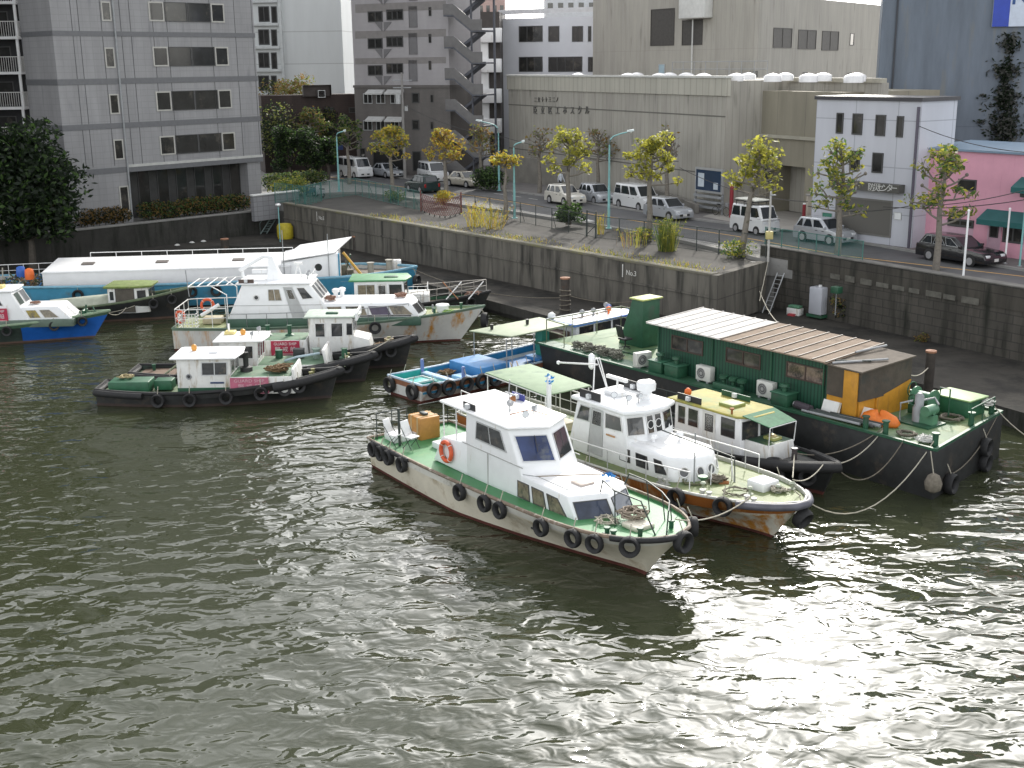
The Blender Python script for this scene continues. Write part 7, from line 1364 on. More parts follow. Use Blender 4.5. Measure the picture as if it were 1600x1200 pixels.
MB().tube([(3.6, -1.0, 2.22), (6.2, -1.0, 2.22)], .014, 5).tube([(3.6, 1.0, 2.22), (6.2, 1.0, 2.22)], .014, 5).build('handrail', STEELW, F.o); F.box('roof_box', 5.0, 5.4, -.2, .2, 2.19, 2.32, WHITE, .03)
for b, x in ((F, 4.2),): MB().lathe((x, .4, 2.19), [(.09, 0), (.13, .08), (.12, .22), (.03, .28)], 10).build('orange_light', M('amber_lamp', (.6, .28, .05), .4), b.o, smooth=60)
MB().lathe((6.55, .1, 1.27), [(.28, 0), (.28, .2), (.12, .24), (.12, .85), (.14, .87)], 14).build('funnel', M('funnel_black', (.03, .03, .03), .6), F.o, smooth=45)
for x0, x1, y0, y1, z1 in ((.5, 2.3, -.6, .45, 1.0), (2.4, 3.2, -.1, .6, .92)): F.box('deck_box', x0, x1, y0, y1, .48, z1, M('tug_green', (.02, .10, .05), .5, .25, 3), .03)
m = MB(); m.loft([(8.85, -.95, .6), (9.0, -.95, .6), (9.0, .95, .6), (8.85, .95, .6)], [(8.75, -1.0, 1.6), (8.85, -1.0, 1.6), (8.85, 1.0, 1.6), (8.75, 1.0, 1.6)]); m.build('breakwater', WHITE2, F.o, bevel=.02)
banner(F, 6.05, 7.75, -1.09, .55, 1.27, 'faded pink guard ship banner on the side of the nearest tug', BANP, BTP)
coil(F.W(8.1, -.2, 1.29), 'mound of brown net on the engine trunk of the nearest tug', .55, 12, M('brown_net', (.16, .1, .05)), .035, 1.3, 11, .22); coil(F.W(1.2, .1, 1.01), 'coil of straw rope on the green stern box of the nearest tug', .35, 5, M('straw_rope', (.36, .3, .17), .9, .25, 10), .025, .9, 12, .08)
o = MB().box(-.22, .22, -.12, .12, 0, .2).build('fuel_can', M('cream_yellow_plastic', (.55, .42, .14), .5), None, F.W(.55, -.85, .52), bevel=.05); tag(o, 'cream yellow can on the stern rim of the nearest tug', 'can')
F.tyres([2.9, 4.3, 5.9, 7.4, 8.4, 9.0], -1, .30, .12, -.28, 'on the near side of the nearest guard tug'); F.tyres([3.5, 6.5], 1, .3, .12, -.28, 'on the far side of the nearest guard tug')
G = tug('guard_tug', 'black guard tug with flat white roof between the pink bannered tug and the cruiser', (-17.9, 55.35), 11.3, 2.6, (4.3, 6.0), .9, 2.2, True, (6.0, 9.3, 1.05))
G.cb = G.main; G.cwin(0, .1, .5, .9, .88, frame=WFRAME, fw=.04); 
for a in (.05, .37, .69): G.cwin(1, a, .45, a + .27, .93, frame=WFRAME, fw=.03)
MB().tube([(4.5, .5, 2.25), (4.5, .5, 2.75)], .05, 8).build('antenna', WHITE, G.o); MB().lathe((5.2, .3, 2.26), [(.09, 0), (.13, .08), (.12, .22), (.03, .28)], 10).build('orange_light', M('amber_lamp', (.6, .28, .05)), G.o, smooth=60); G.box('roof_box', 4.3, 4.8, .3, .8, 2.26, 2.4, M('pale_yellow_box', (.6, .5, .2), .5), .03); floodlight(G.o, 5.8, -.7, 2.26); floodlight(G.o, 5.9, .4, 2.26)
m = MB(); m.loft([(9.25, -.9, .55), (9.4, -.9, .55), (9.4, .9, .55), (9.25, .9, .55)], [(9.05, -.95, 1.75), (9.17, -.95, 1.75), (9.17, .95, 1.75), (9.05, .95, 1.75)]); m.build('breakwater', WHITE2, G.o, bevel=.02)
MB().lathe((10.0, -.1, .6), [(.25, 0), (.25, .6), (.14, .64), (.14, 1.0), (.17, 1.02)], 14).build('vent', DKGREEN, G.o, smooth=45); MB().lathe((8.6, .4, 1.05), [(.16, 0), (.16, .4), (.22, .42), (.22, .48)], 12).build('vent', M('vent_white_top', (.25, .32, .28), .5), G.o, smooth=45); MB().lathe((6.8, .5, 1.05), [(.18, 0), (.18, .4)], 12).build('vent', DKGREEN, G.o); G.box('compressor', 7.5, 8.0, .3, .7, 1.05, 1.5, M('dark_machine', (.03, .035, .035), .6), .03); MB().tube([(7.2, -.3, 1.1), (7.8, -.4, 1.3), (8.8, .1, 1.35)], .06, 7).build('pipe', M('pale_blue_pipe', (.4, .5, .55), .5), G.o, smooth=60)
MB().box(.3, 2.0, -.9, .9, .5, .53).build('stern_planking', M('brown_planking', (.15, .10, .07), .8, .3, 3), G.o); MB().tube([(1.6, -.6, .6), (3.0, .5, 1.6)], .05, 6).build('derrick', M('olive_rail', (.22, .24, .16)), G.o)
coil(G.W(10.3, .3, .75), 'tangle of dark and pale rope on the bow of the middle tug', .5, 12, ROPED, .035, 1.4, 13, .2); coil(G.W(9.9, -.5, .75), 'pale green rope hanging about the bow of the middle tug', .4, 6, M('pale_green_rope', (.3, .36, .24), .9), .025, 1.4, 14, .12)
G.tyres([9.2, 10.1], -1, .3, .12, -.3, 'on the near bow of the middle guard tug'); G.tyres([2.0], -1, .3, .12, -.25, 'on the near stern of the middle guard tug')
H = tug('guard_tug', 'guard tug with a tall white wheelhouse and red banner moored against the cruiser', (-16.3, 58.15), 11.4, 2.6, (6.4, 8.5), .82, 2.68, False, (3.4, 6.4, 1.6), zsb=(.8, .8, 1.5))
H.cb = H.main; 
for a, b_, g in ((.14, .38, 0), (.50, .78, 0)): H.cwin(0, a, .55, b_, .88, frame=WFRAME, fw=.04); H.cwin(2, 1 - b_, .55, 1 - a, .88, frame=WFRAME, fw=.04)
H.cwin(0, .86, .60, .985, .86, frame=DARKFRAME, fw=.02); H.cwin(1, .06, .55, .46, .88, frame=WFRAME, fw=.04); H.cwin(1, .54, .55, .94, .88, frame=WFRAME, fw=.04)
H.roof([(6.2, -.95), (8.75, -.95), (8.9, 0), (8.75, .95), (6.2, .95)], 2.67, .08, M('pale_green_grey_roof', (.42, .48, .42), .6, .12, 2, c2=(.3, .36, .3), c2amt=.4), bevel=.02); H.box('roof_hatch', 7.2, 7.8, -.3, -.05, 2.75, 2.83, DKGREEN, .02); MB().box(8.72, 8.82, -1.0, 1.0, 2.55, 2.92).build('visor', WHITE, H.o)
m = MB(); m.loft([(8.5, -.75, .6), (9.5, -.72, .6), (9.5, .72, .6), (8.5, .75, .6)], [(8.5, -.75, 1.75), (9.3, -.7, 1.55), (9.3, .7, 1.55), (8.5, .75, 1.75)]); m.build('fore_cabin', WHITE2, H.o, bevel=.04)
banner(H, 4.55, 5.95, -.93, .85, 1.58, 'red guard ship banner on the tug moored against the cruiser', BAN, BTX)
for x, y in ((4.2, .3), (5.3, .2)): MB().lathe((x, y, 1.6), [(.25, 0), (.2, .06), (.1, .1), (.1, .5), (.14, .52)], 12).build('vent', DKGREEN, H.o, smooth=45)
H.box('trunk_box', 3.6, 4.0, -.3, .2, 1.6, 1.85, DKGREEN, .02); coil(H.W(9.9, -.3, 1.0), 'brown rope heap before the front cabin of the tall wheelhouse tug', .4, 9, M('brown_net', (.16, .1, .05)), .03, 1.3, 15, .18); o = MB().lathe((0, 0, 0), [(.22, 0), (.25, .35), (.22, .36)], 12).build('basket', M('brown_basket', (.25, .19, .12), .8, .2), None, H.W(10.2, .35, 1.0), smooth=60); tag(o, 'brown basket on the foredeck of the tall wheelhouse tug', 'basket')
H.tyres([9.6, 10.3], -1, .3, .12, -.4, 'on the near bow of the tall wheelhouse tug'); line(G.W(10.2, .3, 1.2), H.W(10.5, -.3, 1.6), .2, 'rope between the bows of the two rear tugs'); line(F.W(9.5, .3, 1.2), G.W(10.2, -.3, 1.2), .2, 'rope between the bows of the two front tugs', mat=ROPED)

# ================= white cruiser
RSTK = M('white_hull_rust_runs', (.58, .57, .54), .5, .08, 2, c2=(.48, .22, .03), c2amt=.46, c2scale=.45, streak=True)
K1 = Boat('cruiser', 'long white cruiser with curtained saloon windows and a bare awning frame on its stern', (-17.9, 63.75), (1, .005))
K1.hull(0, 16.5, 3.7, 1.22, 1.32, 1.92, [M('green_grey_strake', (.16, .22, .17), .6, .2), RSTK, REDBOOT, M('bulwark_green_pale', (.2, .28, .16), .6)], rake=1.4, deck=M('olive_deck', (.27, .30, .14), .7, .2, 1.5, c2=(.18, .19, .1), c2amt=.4), cap=M('strake_cap_green', (.12, .18, .13), .6, .2), capr=.05, bul=.08, bands=(.12, .1), flare=.92, stern=.9, p=2.5, vee=.85)
kw = 1.3
MB().box(2.8, 13.1, -kw - .05, kw + .05, 1.15, 1.62).build('coaming', M('coaming_green', (.045, .10, .07), .5, .15), K1.o, bevel=.02)
K1.cab('saloon', [(7.4, -kw), (13.05, -kw), (13.35, -.35), (13.35, .35), (13.05, kw), (7.4, kw)], 1.6, [(7.4, -kw + .05), (12.5, -kw + .08), (12.75, -.33), (12.75, .33), (12.5, kw - .08), (7.4, kw - .05)], 2.38, WHITE, .06, ROOFW)
MB().box(6.9, 12.6, -kw - .012, -kw + .02, 1.66, 1.74).build('dark_line', DARKFRAME, K1.o)
for a, b_, g in ((.33, .52, CURTAIN), (.56, .75, VIOLETGLASS)): K1.cwin(0, a, .16, b_, .80, glass=g, frame=ALU, fw=.02); K1.cwin(4, 1 - b_, .16, 1 - a, .80, glass=g, frame=ALU, fw=.02)
K1.cwin(0, [(.765, .16), (.96, .16), (.92, .80), (.765, .80)], glass=CURTAIN, frame=ALU, fw=.02); K1.cwin(0, .1, .16, .29, .8, glass=CURTAIN, frame=ALU, fw=.02); K1.cwin(1, .15, .2, .9, .8, frame=DARKFRAME, fw=.03); K1.cwin(2, .05, .2, .95, .8, frame=DARKFRAME, fw=.03); K1.cwin(3, .1, .2, .85, .8, frame=DARKFRAME, fw=.03)
K1.cab('wheelhouse', [(2.9, -kw), (8.6, -kw), (8.6, kw), (2.9, kw)], 1.6, [(3.75, -kw + .05), (7.25, -kw + .05), (7.25, kw - .05), (3.75, kw - .05)], 3.45, WHITE, .05)
K1.port(0, .24, .62, .13); K1.cwin(0, .385, .52, .545, .86, glass=CURTAIN, frame=ALU, fw=.03, bars=1); K1.cwin(0, .60, .02, .735, .92, glass=MATS['grey_door_paint'], frame=ALU, fw=.03, name='door'); panel(K1.o, prismface(*K1.cb, 0), (.63, .56, .71, .84), CURTAIN, ALU, 'window', .02, .034); K1.cwin(0, [(.785, .55), (.925, .58), (.90, .90), (.785, .90)], frame=WFRAME, fw=.03); K1.cwin(2, .3, .52, .7, .86, frame=ALU, fw=.03, bars=2)
for a in (.05, .365, .68): K1.cwin(1, a, .52, a + .27, .93, name='windscreen', glass=M('pale_glass', (.16, .17, .18), .15, .2, 2, spec=.7), frame=WFRAME, fw=.04)
for u in (.5, .81): MB().ring(on_face(prismface(*K1.cb, 1), u, .72) + Vector((.03, 0, .02)), (.8, 0, .6), .13, .012, 18, 5).build('clear_view_screen', BLK, K1.o)
MB().box(3.0, 7.9, -kw - .008, -kw + .02, 2.32, 2.35).build('rubbing_line', M('grey_line', (.4, .4, .4), .5), K1.o)
K1.roof([(3.5, -kw - .08), (7.35, -kw - .08), (7.35, kw + .08), (3.5, kw + .08)], 3.43, .1, WHITE, bevel=.04)
sidelight_board(K1.o, 3.6, 4.4, -kw, 3.53, M('brown_board', (.09, .06, .05), .6), .2)
m = MB(); m.loft([(4.9, -.35, 3.5), (5.7, -.35, 3.5), (5.7, .35, 3.5), (4.9, .35, 3.5)], [(5.0, -.08, 4.75), (5.2, -.08, 4.75), (5.2, .08, 4.75), (5.0, .08, 4.75)]); m.tube([(5.1, 0, 4.7), (4.7, 0, 4.72), (3.4, 0, 4.0)], .1, 8).box(4.1, 4.9, -.15, .15, 3.85, 4.05); m.build('mast', WHITE, K1.o, smooth=40)
MB().lathe((3.5, .3, 3.53), [(.05, 0), (.1, .1), (.07, .4), (.03, .45)], 8).build('antenna', WHITE, K1.o); m = MB(); m.tube([(6.3, .2, 3.53), (6.5, .2, 4.3)], .03, 6).tube([(6.7, .2, 3.53), (6.5, .2, 4.3)], .03, 6).box(6.3, 6.75, .1, .3, 4.25, 4.38).cyl((6.9, -.1, 3.53), (7.0, -.1, 4.0), .02, n=6); m.build('radar', STEELW, K1.o); floodlight(K1.o, 7.0, .5, 3.53); floodlight(K1.o, 7.05, -.2, 3.53)
K1.rail([(6.2, -1.3, 3.53), (7.25, -1.3, 3.53), (7.3, 0, 3.53), (7.25, 1.3, 3.53)], .3, .6, False, .016)
m = MB()
for y in (-1.2, 1.3): m.tube([(.9, y, 3.35), (3.6, y, 3.45)], .03, 6)
for k in range(6): m.tube([(.9 + k * .5, -1.2, 3.36 + k * .018), (.9 + k * .5, 1.3, 3.36 + k * .018)], .03, 6)
for y in (-1.2, 1.3): m.tube([(2.1, y, 3.38), (2.9, y, 2.9), (2.9, y, 1.3)], .03, 6)
m.build('awning_frame', STEELW, K1.o)
K1.rail([(2.9, -1.55, 1.2), (.6, -1.6, 1.15), (.15, -1.4, 1.15), (.15, 1.4, 1.15), (.6, 1.6, 1.15), (2.9, 1.55, 1.2)], 1.05, .8, True, .026); K1.deckrail(2.9, 12.5, -1, .75, 9, .15, mid=False, step=1.6, mat=STEELG); K1.deckrail(3.5, 13.0, 1, .75, 9, .15, mid=False, step=1.6, mat=STEELG)
m = MB()
for k in range(6): m.box(.3 + k * .18, .33 + k * .18, -1.45, -1.42, 1.2, 1.95)
for k in range(5): m.box(.3, 1.25, -1.45 + .0, -1.43, 1.2 + k * .18, 1.23 + k * .18); m.box(.3, .33, -1.45, -.8, 1.2 + k * .18, 1.23 + k * .18); m.box(1.22, 1.25, -1.45, -.8, 1.2 + k * .18, 1.23 + k * .18)
m.build('wire_cage', STEELW, K1.o)
lifering(K1.W(.35, -1.15, 1.75), Vector((-.6, -1, .1)), 'near orange life ring on the stern rail of the long cruiser', .3); lifering(K1.W(1.2, 1.4, 1.85), Vector((.1, -1, .1)), 'far orange life ring on the stern rail of the long cruiser', .33)
K1.box('stern_box', 1.3, 2.3, -.3, .4, 1.15, 1.5, M('pale_crate', (.45, .40, .28)), .03); o = MB().cyl((0, 0, 0), (.9, .5, .5), .1, n=8).build('white_roll', WHITE, None, K1.W(1.2, -.2, 1.6)); tag(o, 'white rolled sheet leaning on the box at the cruiser stern', 'roll'); coil(K1.W(2.4, .8, 1.15), 'green and brown rope heap on the cruiser stern deck', .4, 8, MATS['olive_hose'], .03, 1.2, 16, .2)
coil(K1.W(8.3, -.5, 2.4), 'brown rope coil behind the cruiser windscreen', .3, 7, M('reddish_rope', (.26, .15, .11), .9, .2), .03, .8, 17, .2); coil(K1.W(12.0, .3, 2.4), 'brown rope coil at the front edge of the cruiser saloon roof', .33, 7, M('reddish_rope', (.26, .15, .11)), .03, .8, 18, .15)
for x, y in ((8.4, .6), (8.7, .9)): MB().lathe((x, y, 2.36), [(.12, 0), (.12, .25), (.2, .3), (.2, .45), (.1, .5)], 12).build('ventilator', WHITE, K1.o, smooth=60)
K1.box('roof_hatch', 10.3, 11.0, -.2, .3, 2.36, 2.44, WHITE, .03); MB().lathe((14.2, .0, K1.deckz(14.2)), [(.33, 0), (.33, .3), (.38, .32), (.36, .4), (.1, .44)], 16).build('capstan', WHITE, K1.o, smooth=45); bollard(K1, 13.8, -.7); bollard(K1, 15.2, .1); MB().cyl((13.7, -.5, 1.7), (13.7, -.5, 2.1), .05, n=8).build('post', STEELG, K1.o)
coil(K1.W(14.6, -.6, K1.deckz(14.6)), 'green rope and weed strands on the foredeck of the cruiser', .35, 5, M('bright_green_rope', (.2, .34, .08), .8), .018, 1.4, 19, .08)
K1.tyres([10.7], -1, .32, .12, -.3, 'on the near side of the long cruiser'); tyre(K1.W(16.45, -.1, 1.15), Vector((1, -.15, 0)), .4, .16, 'tyre fender hung on the bow tip of the long cruiser', 'tyre fenders hanging on the boats')

# ================= boat behind the cruiser, green roofed wheelhouse
K2 = Boat('work_boat', 'dark hulled boat with a green roofed white wheelhouse behind the long cruiser', (-15.0, 69.6), (1, .03))
K2.hull(0, 13.8, 3.2, .9, .9, 1.55, [BLACKH, BLACKH, REDBOOT, DKGREEN], rake=.8, deck=M('brown_deck', (.13, .115, .085), .8, .25, 1.5, c2=(.2, .19, .14), c2amt=.4), cap=RUBBER, capr=.09, bul=.25, p=2.4)
K2.cab('wheelhouse', [(5.9, -1.05), (8.8, -1.05), (8.95, 0), (8.8, 1.05), (5.9, 1.05)], .6, [(5.9, -1.05), (8.75, -1.05), (8.9, 0), (8.75, 1.05), (5.9, 1.05)], 2.45, WHITE, .03)
for a, b_, g in ((.07, .42, CURTAIN), (.70, .97, None)): K2.cwin(0, a, .55, b_, .9, glass=g, frame=ALU, fw=.03, bars=1 if g else 0)
K2.cwin(0, .46, .1, .66, .93, glass=WHITE2, frame=WFRAME, fw=.04, name='door'); panel(K2.o, prismface(*K2.cb, 0), (.495, .52, .625, .86), BOATGLASS, DARKFRAME, 'window', .02, .034); K2.cwin(1, .1, .52, .9, .9, frame=DARKFRAME, fw=.03); K2.cwin(2, .1, .52, .9, .9, frame=DARKFRAME, fw=.03)
K2.roof([(5.6, -1.2), (8.9, -1.2), (9.2, 0), (8.9, 1.2), (5.6, 1.2)], 2.44, .1, M('green_roof_paint', (.07, .24, .10), .55, .2, 2, c2=(.14, .22, .10), c2amt=.35), bevel=.03); K2.box('roof_hatch', 7.6, 8.4, -.4, 0, 2.54, 2.6, DKGREEN, .02)
K2.box('fore_cabin', 8.9, 10.2, -.8, .8, .7, 1.6, WHITE2, .05); K2.rail([(9.0, -.75, 1.6), (10.1, -.75, 1.6), (10.1, .75, 1.6)], .45, .6, False, .02); K2.deckrail(9.2, 13.6, -1, .75, 6, .1, mid=True, step=.9, mat=M('rusty_pale_rail', (.45, .42, .38), .6, .2)); K2.deckrail(9.2, 13.6, 1, .75, 6, .1, mid=True, step=.9, mat=MATS['rusty_pale_rail'])
for i, a in enumerate((11.2, 11.9, 12.5)): o = MB().cyl(K2.W(a, -1.0, 1.3), K2.W(a + .9 * (-1) ** i, .3, 2.1), .035, n=6).build('pole', (STEELW, RUST, STEELW)[i], None); tag(o, f'{ordinal(i)} pole from the left leaning in the bow of the green roofed boat', 'pole')
K2.tyres([12.6], -1, .32, .13, -.4, 'on the near bow of the green roofed boat'); coil(K2.W(12.8, 0, 1.2), 'reddish net heap in the bow of the green roofed boat', .5, 9, M('reddish_rope', (.26, .15, .11)), .035, 1.3, 22, .25)
for x, y in ((4.6, .3), (5.2, -.2)): K2.box('deck_gear', x, x + .5, y, y + .4, .65, 1.1, (WHITE2, DKGREEN)[x > 5], .04)

# ================= long white roofed water barge with the blue hull
I_ = Boat('covered_barge', 'long blue hulled barge covered by a white roof with small hatches', (-33.6, 75.35), (.995, .1), 'barge')
BH = M('bright_blue_hull', (.05, .24, .38), .5, .15, 1.5, c2=(.09, .16, .19), c2amt=.4, c2scale=.8)
I_.hull(0, 27.6, 5.2, 1.55, 1.5, 1.75, [BH, BH, BLACKH, M('inner_white_bulwark', (.5, .5, .48), .6)], rake=.3, deck=M('brown_steel_deck', (.17, .14, .11), .8, .25, 1.2, c2=(.24, .21, .17), c2amt=.4), cap=M('cap_light_blue', (.18, .38, .50), .5, .2, 3), capr=.09, bul=.3, stern=.85, ts=.80, p=2.2, flare=.97, bands=(.25, .1), vee=.1)
m = MB(); m.loft([(4.4, -1.95, 1.2), (19.6, -1.95, 1.2), (19.6, 2.0, 1.2), (4.4, 2.0, 1.2)], [(4.4, -1.95, 2.38), (19.6, -1.95, 2.38), (19.6, 2.0, 2.66), (4.4, 2.0, 2.66)], 0, micap=1); m.build('cargo_cover', [M('cover_side_white', (.66, .66, .67), .5, .05, 1.5), ROOFW], I_.o, bevel=.03)
MB().box(4.35, 19.6, -2.0, -1.95, 2.30, 2.36).build('eave', WHITE, I_.o); MB().box(3.9, 19.9, -2.15, 2.2, 1.15, 1.42).build('dark_coaming', M('coaming_dark', (.05, .055, .055), .7), I_.o)
for u in (6.4, 11.0, 15.8): MB().loft([(u, -.35, 2.49), (u + .75, -.35, 2.49), (u + .75, .25, 2.535), (u, .25, 2.535)], [(u, -.35, 2.56), (u + .75, -.35, 2.56), (u + .75, .25, 2.60), (u, .25, 2.60)]).build('roof_hatch', M('hatch_brown', (.10, .085, .075), .6), I_.o)
I_.rail([(6.5, 1.9, 2.64), (19.5, 1.9, 2.64)], .32, 1.6, False, .025)
I_.cab('deck_cabin', [(19.0, -1.9), (22.6, -1.9), (22.6, 1.9), (19.0, 1.9)], 1.2, [(19.0, -1.85), (22.6, -1.85), (22.6, 1.85), (19.0, 1.85)], [2.5, 3.05, 3.4, 2.75], WHITE, .03); I_.port(0, .65, .6, .2, BLK)
m = MB(); m.loft([(18.8, -2.0, 2.62), (22.4, -2.0, 3.08), (23.4, 2.0, 3.5), (20.0, 2.0, 3.05)], [(18.8, -2.0, 2.68), (22.4, -2.0, 3.14), (23.4, 2.0, 3.56), (20.0, 2.0, 3.11)]); m.build('cabin_roof', ROOFW, I_.o)
MB().box(22.6, 22.68, -1.9, -1.4, 1.3, 3.0).build('blue_door', BH, I_.o); MB().tube([(22.9, -1.2, 3.0), (24.2, -1.6, 1.35)], .09, 6).build('yellow_boom', M('yellow_ochre', (.5, .28, .04), .6), I_.o); MB().tube([(22.9, 1.0, 1.3), (23.3, .6, 2.6)], .05, 6).build('green_pole', DKGREEN, I_.o)
for x, y in ((24.6, -.2), (25.8, .8)): MB().lathe((x, y, 1.3), [(.2, 0), (.2, .75), (.26, .78), (.26, .85)], 14).build('bollard', M('grey_bollard', (.3, .29, .25), .7, .2), I_.o, smooth=45)
MB().lathe((25.4, -.2, 1.25), [(1.0, 0), (1.0, .12), (.9, .16)], 24).build('anchor_plate', M('brown_steel', (.2, .165, .13), .8, .2), I_.o); I_.box('white_drum_box', 26.0, 26.6, 1.0, 1.6, 1.3, 2.05, WHITE2, .08)
m = MB(); m.cyl((22.9, -.6, 1.3), (22.9, -.6, 2.1), .18, n=12).box(23.1, 23.5, -.9, -.3, 1.25, 1.8).tube([(23.0, -.2, 1.3), (23.0, .4, 2.2), (23.5, .5, 1.3)], .05, 6); m.build('deck_machinery', M('grimy_machinery', (.12, .11, .08), .7, .4, 4), I_.o)
for x in (19.2, 22.0): MB().cyl((x, -1.98, 1.3), (x, -1.98, 4.6 if x < 20 else 4.3), .03, n=6).build('flagpole', STEELG, I_.o)
m = MB(); rnd.seed(77)
for k in range(22): leaf_cloud(m, (rnd.uniform(.5, 4.1), rnd.uniform(-2.0, 2.0), 1.25 + rnd.random() * .55), rnd.uniform(.35, .6), 60, .12, 5, .6, 0)
for k in range(16): a = Vector((rnd.uniform(.5, 4.0), rnd.uniform(-1.9, 1.9), 1.3)); m.tube([a, a + Vector((rnd.uniform(-1, 1), rnd.uniform(-.5, .5), rnd.uniform(.3, .9)))], .05, 5, mi=k % 5)
o = m.build('deck_clutter', [M('olive_net', (.09, .11, .05), .9, .3), M('brown_net', (.16, .1, .05)), M('pale_net', (.36, .34, .28), .9, .2), DKGREEN, M('blue_net', (.04, .14, .3), .8)], I_.o, fix=False); o['kind'] = 'stuff'
I_.tyres([6.6, 9.3, 13.5, 15.0, 16.8, 18.6], -1, .34, .13, -.5, 'on the near side of the long white roofed barge'); tyre(I_.W(27.55, -.9, 1.0), Vector((1, -.5, 0)), .36, .14, 'tyre fender on the rounded end of the white roofed barge', 'tyre fenders hanging on the boats')
I_.rail([(.3, -1.9, 1.5), (.3, 1.9, 1.5), (4.0, 2.3, 1.5)], .8, 1.0, True, .025)
for i, (x, y, c) in enumerate(((1.2, -1.2, 'blue_plastic'), (2.4, .6, 'blue_plastic'), (3.2, -.4, 'orange_plastic'))): o = MB().lathe((0, 0, 0), [(.28, 0), (.3, .3), (.26, .62), (.1, .7)], 10).build('float', MATS[c], None, I_.W(x, y, 1.7), smooth=60); tag(o, ('blue float among the gear at the far left end of the covered barge', 'second blue float nearer the white cover of the long barge', 'orange float beside the white cover of the long barge')[i], 'float')

# ================= J: old boat with a mossy roof
J = Boat('work_boat', 'old black hulled boat with a moss green cabin roof below the long white barge', (-30.2, 70.75), (1, .03))
J.hull(0, 11.2, 2.6, .85, 1.0, 1.85, [BLACKH, BLACKH, M('brown_boot', (.10, .06, .045), .7, .2), DKGREEN], rake=.6, deck=DECKW, cap=M('mossy_cap', (.12, .15, .09), .8, .3, 3), capr=.08, bul=.2, ts=.5, p=2.2)
J.cab('cabin', [(6.4, -1.0), (8.0, -1.0), (8.75, -.75), (8.75, .75), (8.0, 1.0), (6.4, 1.0)], .5, [(6.4, -1.0), (8.0, -1.0), (8.7, -.72), (8.7, .72), (8.0, 1.0), (6.4, 1.0)], 2.02, WHITE2, .03)
J.cwin(0, .28, .03, .98, .97, glass=M('brown_shutter_board', (.085, .075, .06), .8, .25, 3), frame=DARKFRAME, fw=.03, name='shutter'); J.cwin(0, .06, .5, .24, .88, frame=WFRAME, fw=.03); J.cwin(1, .15, .5, .8, .88, frame=DARKFRAME, fw=.03); J.cwin(2, .06, .5, .46, .88, frame=DARKFRAME, fw=.03); J.cwin(2, .54, .5, .94, .88, frame=DARKFRAME, fw=.03); J.cwin(4, .2, .5, .8, .88, fw=.03)
J.roof([(6.2, -1.15), (8.1, -1.15), (8.95, -.85), (8.95, .85), (8.1, 1.15), (6.2, 1.15)], 2.0, .12, M('moss_roof', (.15, .20, .055), .85, .3, 3, bump=.5, c2=(.26, .28, .12), c2amt=.4), bevel=.03)
m = MB(); m.loft([(2.2, -1.0, .6), (6.3, -1.0, .6), (6.3, 1.0, .6), (2.2, 1.0, .6)], [(2.6, -.3, 1.15), (6.3, -.5, 1.45), (6.3, .5, 1.45), (2.6, .3, 1.15)]); m.build('canvas_cover', M('pale_canvas', (.34, .36, .29), .8, .2, 2, bump=.3), J.o, smooth=50)
coil(J.W(9.6, 0, 1.0), 'brown and green rope heap on the bow of the old mossy boat', .45, 8, ROPED, .035, 1.3, 31, .25); line(J.W(8.0, -1.25, 1.0), J.W(4.5, -1.35, .8), .3, 'pale rope slung along the side of the old mossy boat'); MB().cyl((11.0, -.3, 1.3), (10.9, -.3, 2.9), .03, n=6).build('flagpole', STEELG, J.o)
J.tyres([9.0, 10.0], -1, .28, .11, -.4, 'on the near bow of the old mossy boat')

# ================= K: blue bowed guard boat at the left edge
K = Boat('guard_boat', 'white cabined guard boat with a bright blue bow at the left edge', (-34.0, 65.0), (1, .07))
BOWB = M('hull_blue', (.01, .09, .36), .45, .2, 1.5, c2=(.02, .05, .09), c2amt=.35, c2scale=.6)
K.hull(0, 11.7, 2.9, 1.0, 1.05, 1.5, [M('green_strake', (.05, .10, .06), .6, .25), M('green_black_hull', (.022, .034, .028), .6, .4, 2, c2=(.05, .06, .045), c2amt=.35), M('brown_boot', (.1, .06, .045)), DKGREEN], rake=1.0, bowmat=(.5, BOWB), deck=DECKW, cap=M('pale_green_cap', (.22, .30, .20), .6, .2, 3), capr=.07, bul=.12, p=2.2, bands=(.22, .1))
MB().box(2, 10.0, -1.2, 1.2, .9, 1.3).build('coaming', M('coaming_grey_green', (.10, .14, .11), .6, .2), K.o, bevel=.02)
K.cab('fore_cabin', [(5.5, -1.05), (9.9, -1.0), (9.9, 1.0), (5.5, 1.05)], 1.25, [(5.5, -1.0), (9.2, -.92), (9.2, .92), (5.5, 1.0)], 1.98, WHITE, .05)
K.cwin(0, .50, .15, .65, .80, glass=M('yellow_curtain_glass', (.26, .2, .03), .15, .3, 5, c2=(.03, .03, .05), c2amt=.5, c2scale=2, spec=.7), frame=WFRAME, fw=.03); K.cwin(0, [(.685, .15), (.88, .15), (.84, .80), (.685, .80)], glass=CURTAIN, frame=WFRAME, fw=.03); K.cwin(1, .06, .12, .47, .85, name='windscreen', glass=MATS['pale_glass'], frame=WFRAME, fw=.03); K.cwin(1, .53, .12, .94, .85, name='windscreen', glass=MATS['pale_glass'], frame=WFRAME, fw=.03)
K.cab('wheelhouse', [(3.0, -1.05), (7.6, -1.05), (7.6, 1.05), (3.0, 1.05)], 1.25, [(3.2, -.98), (6.75, -.98), (6.75, .98), (3.2, .98)], 2.85, WHITE, .05)
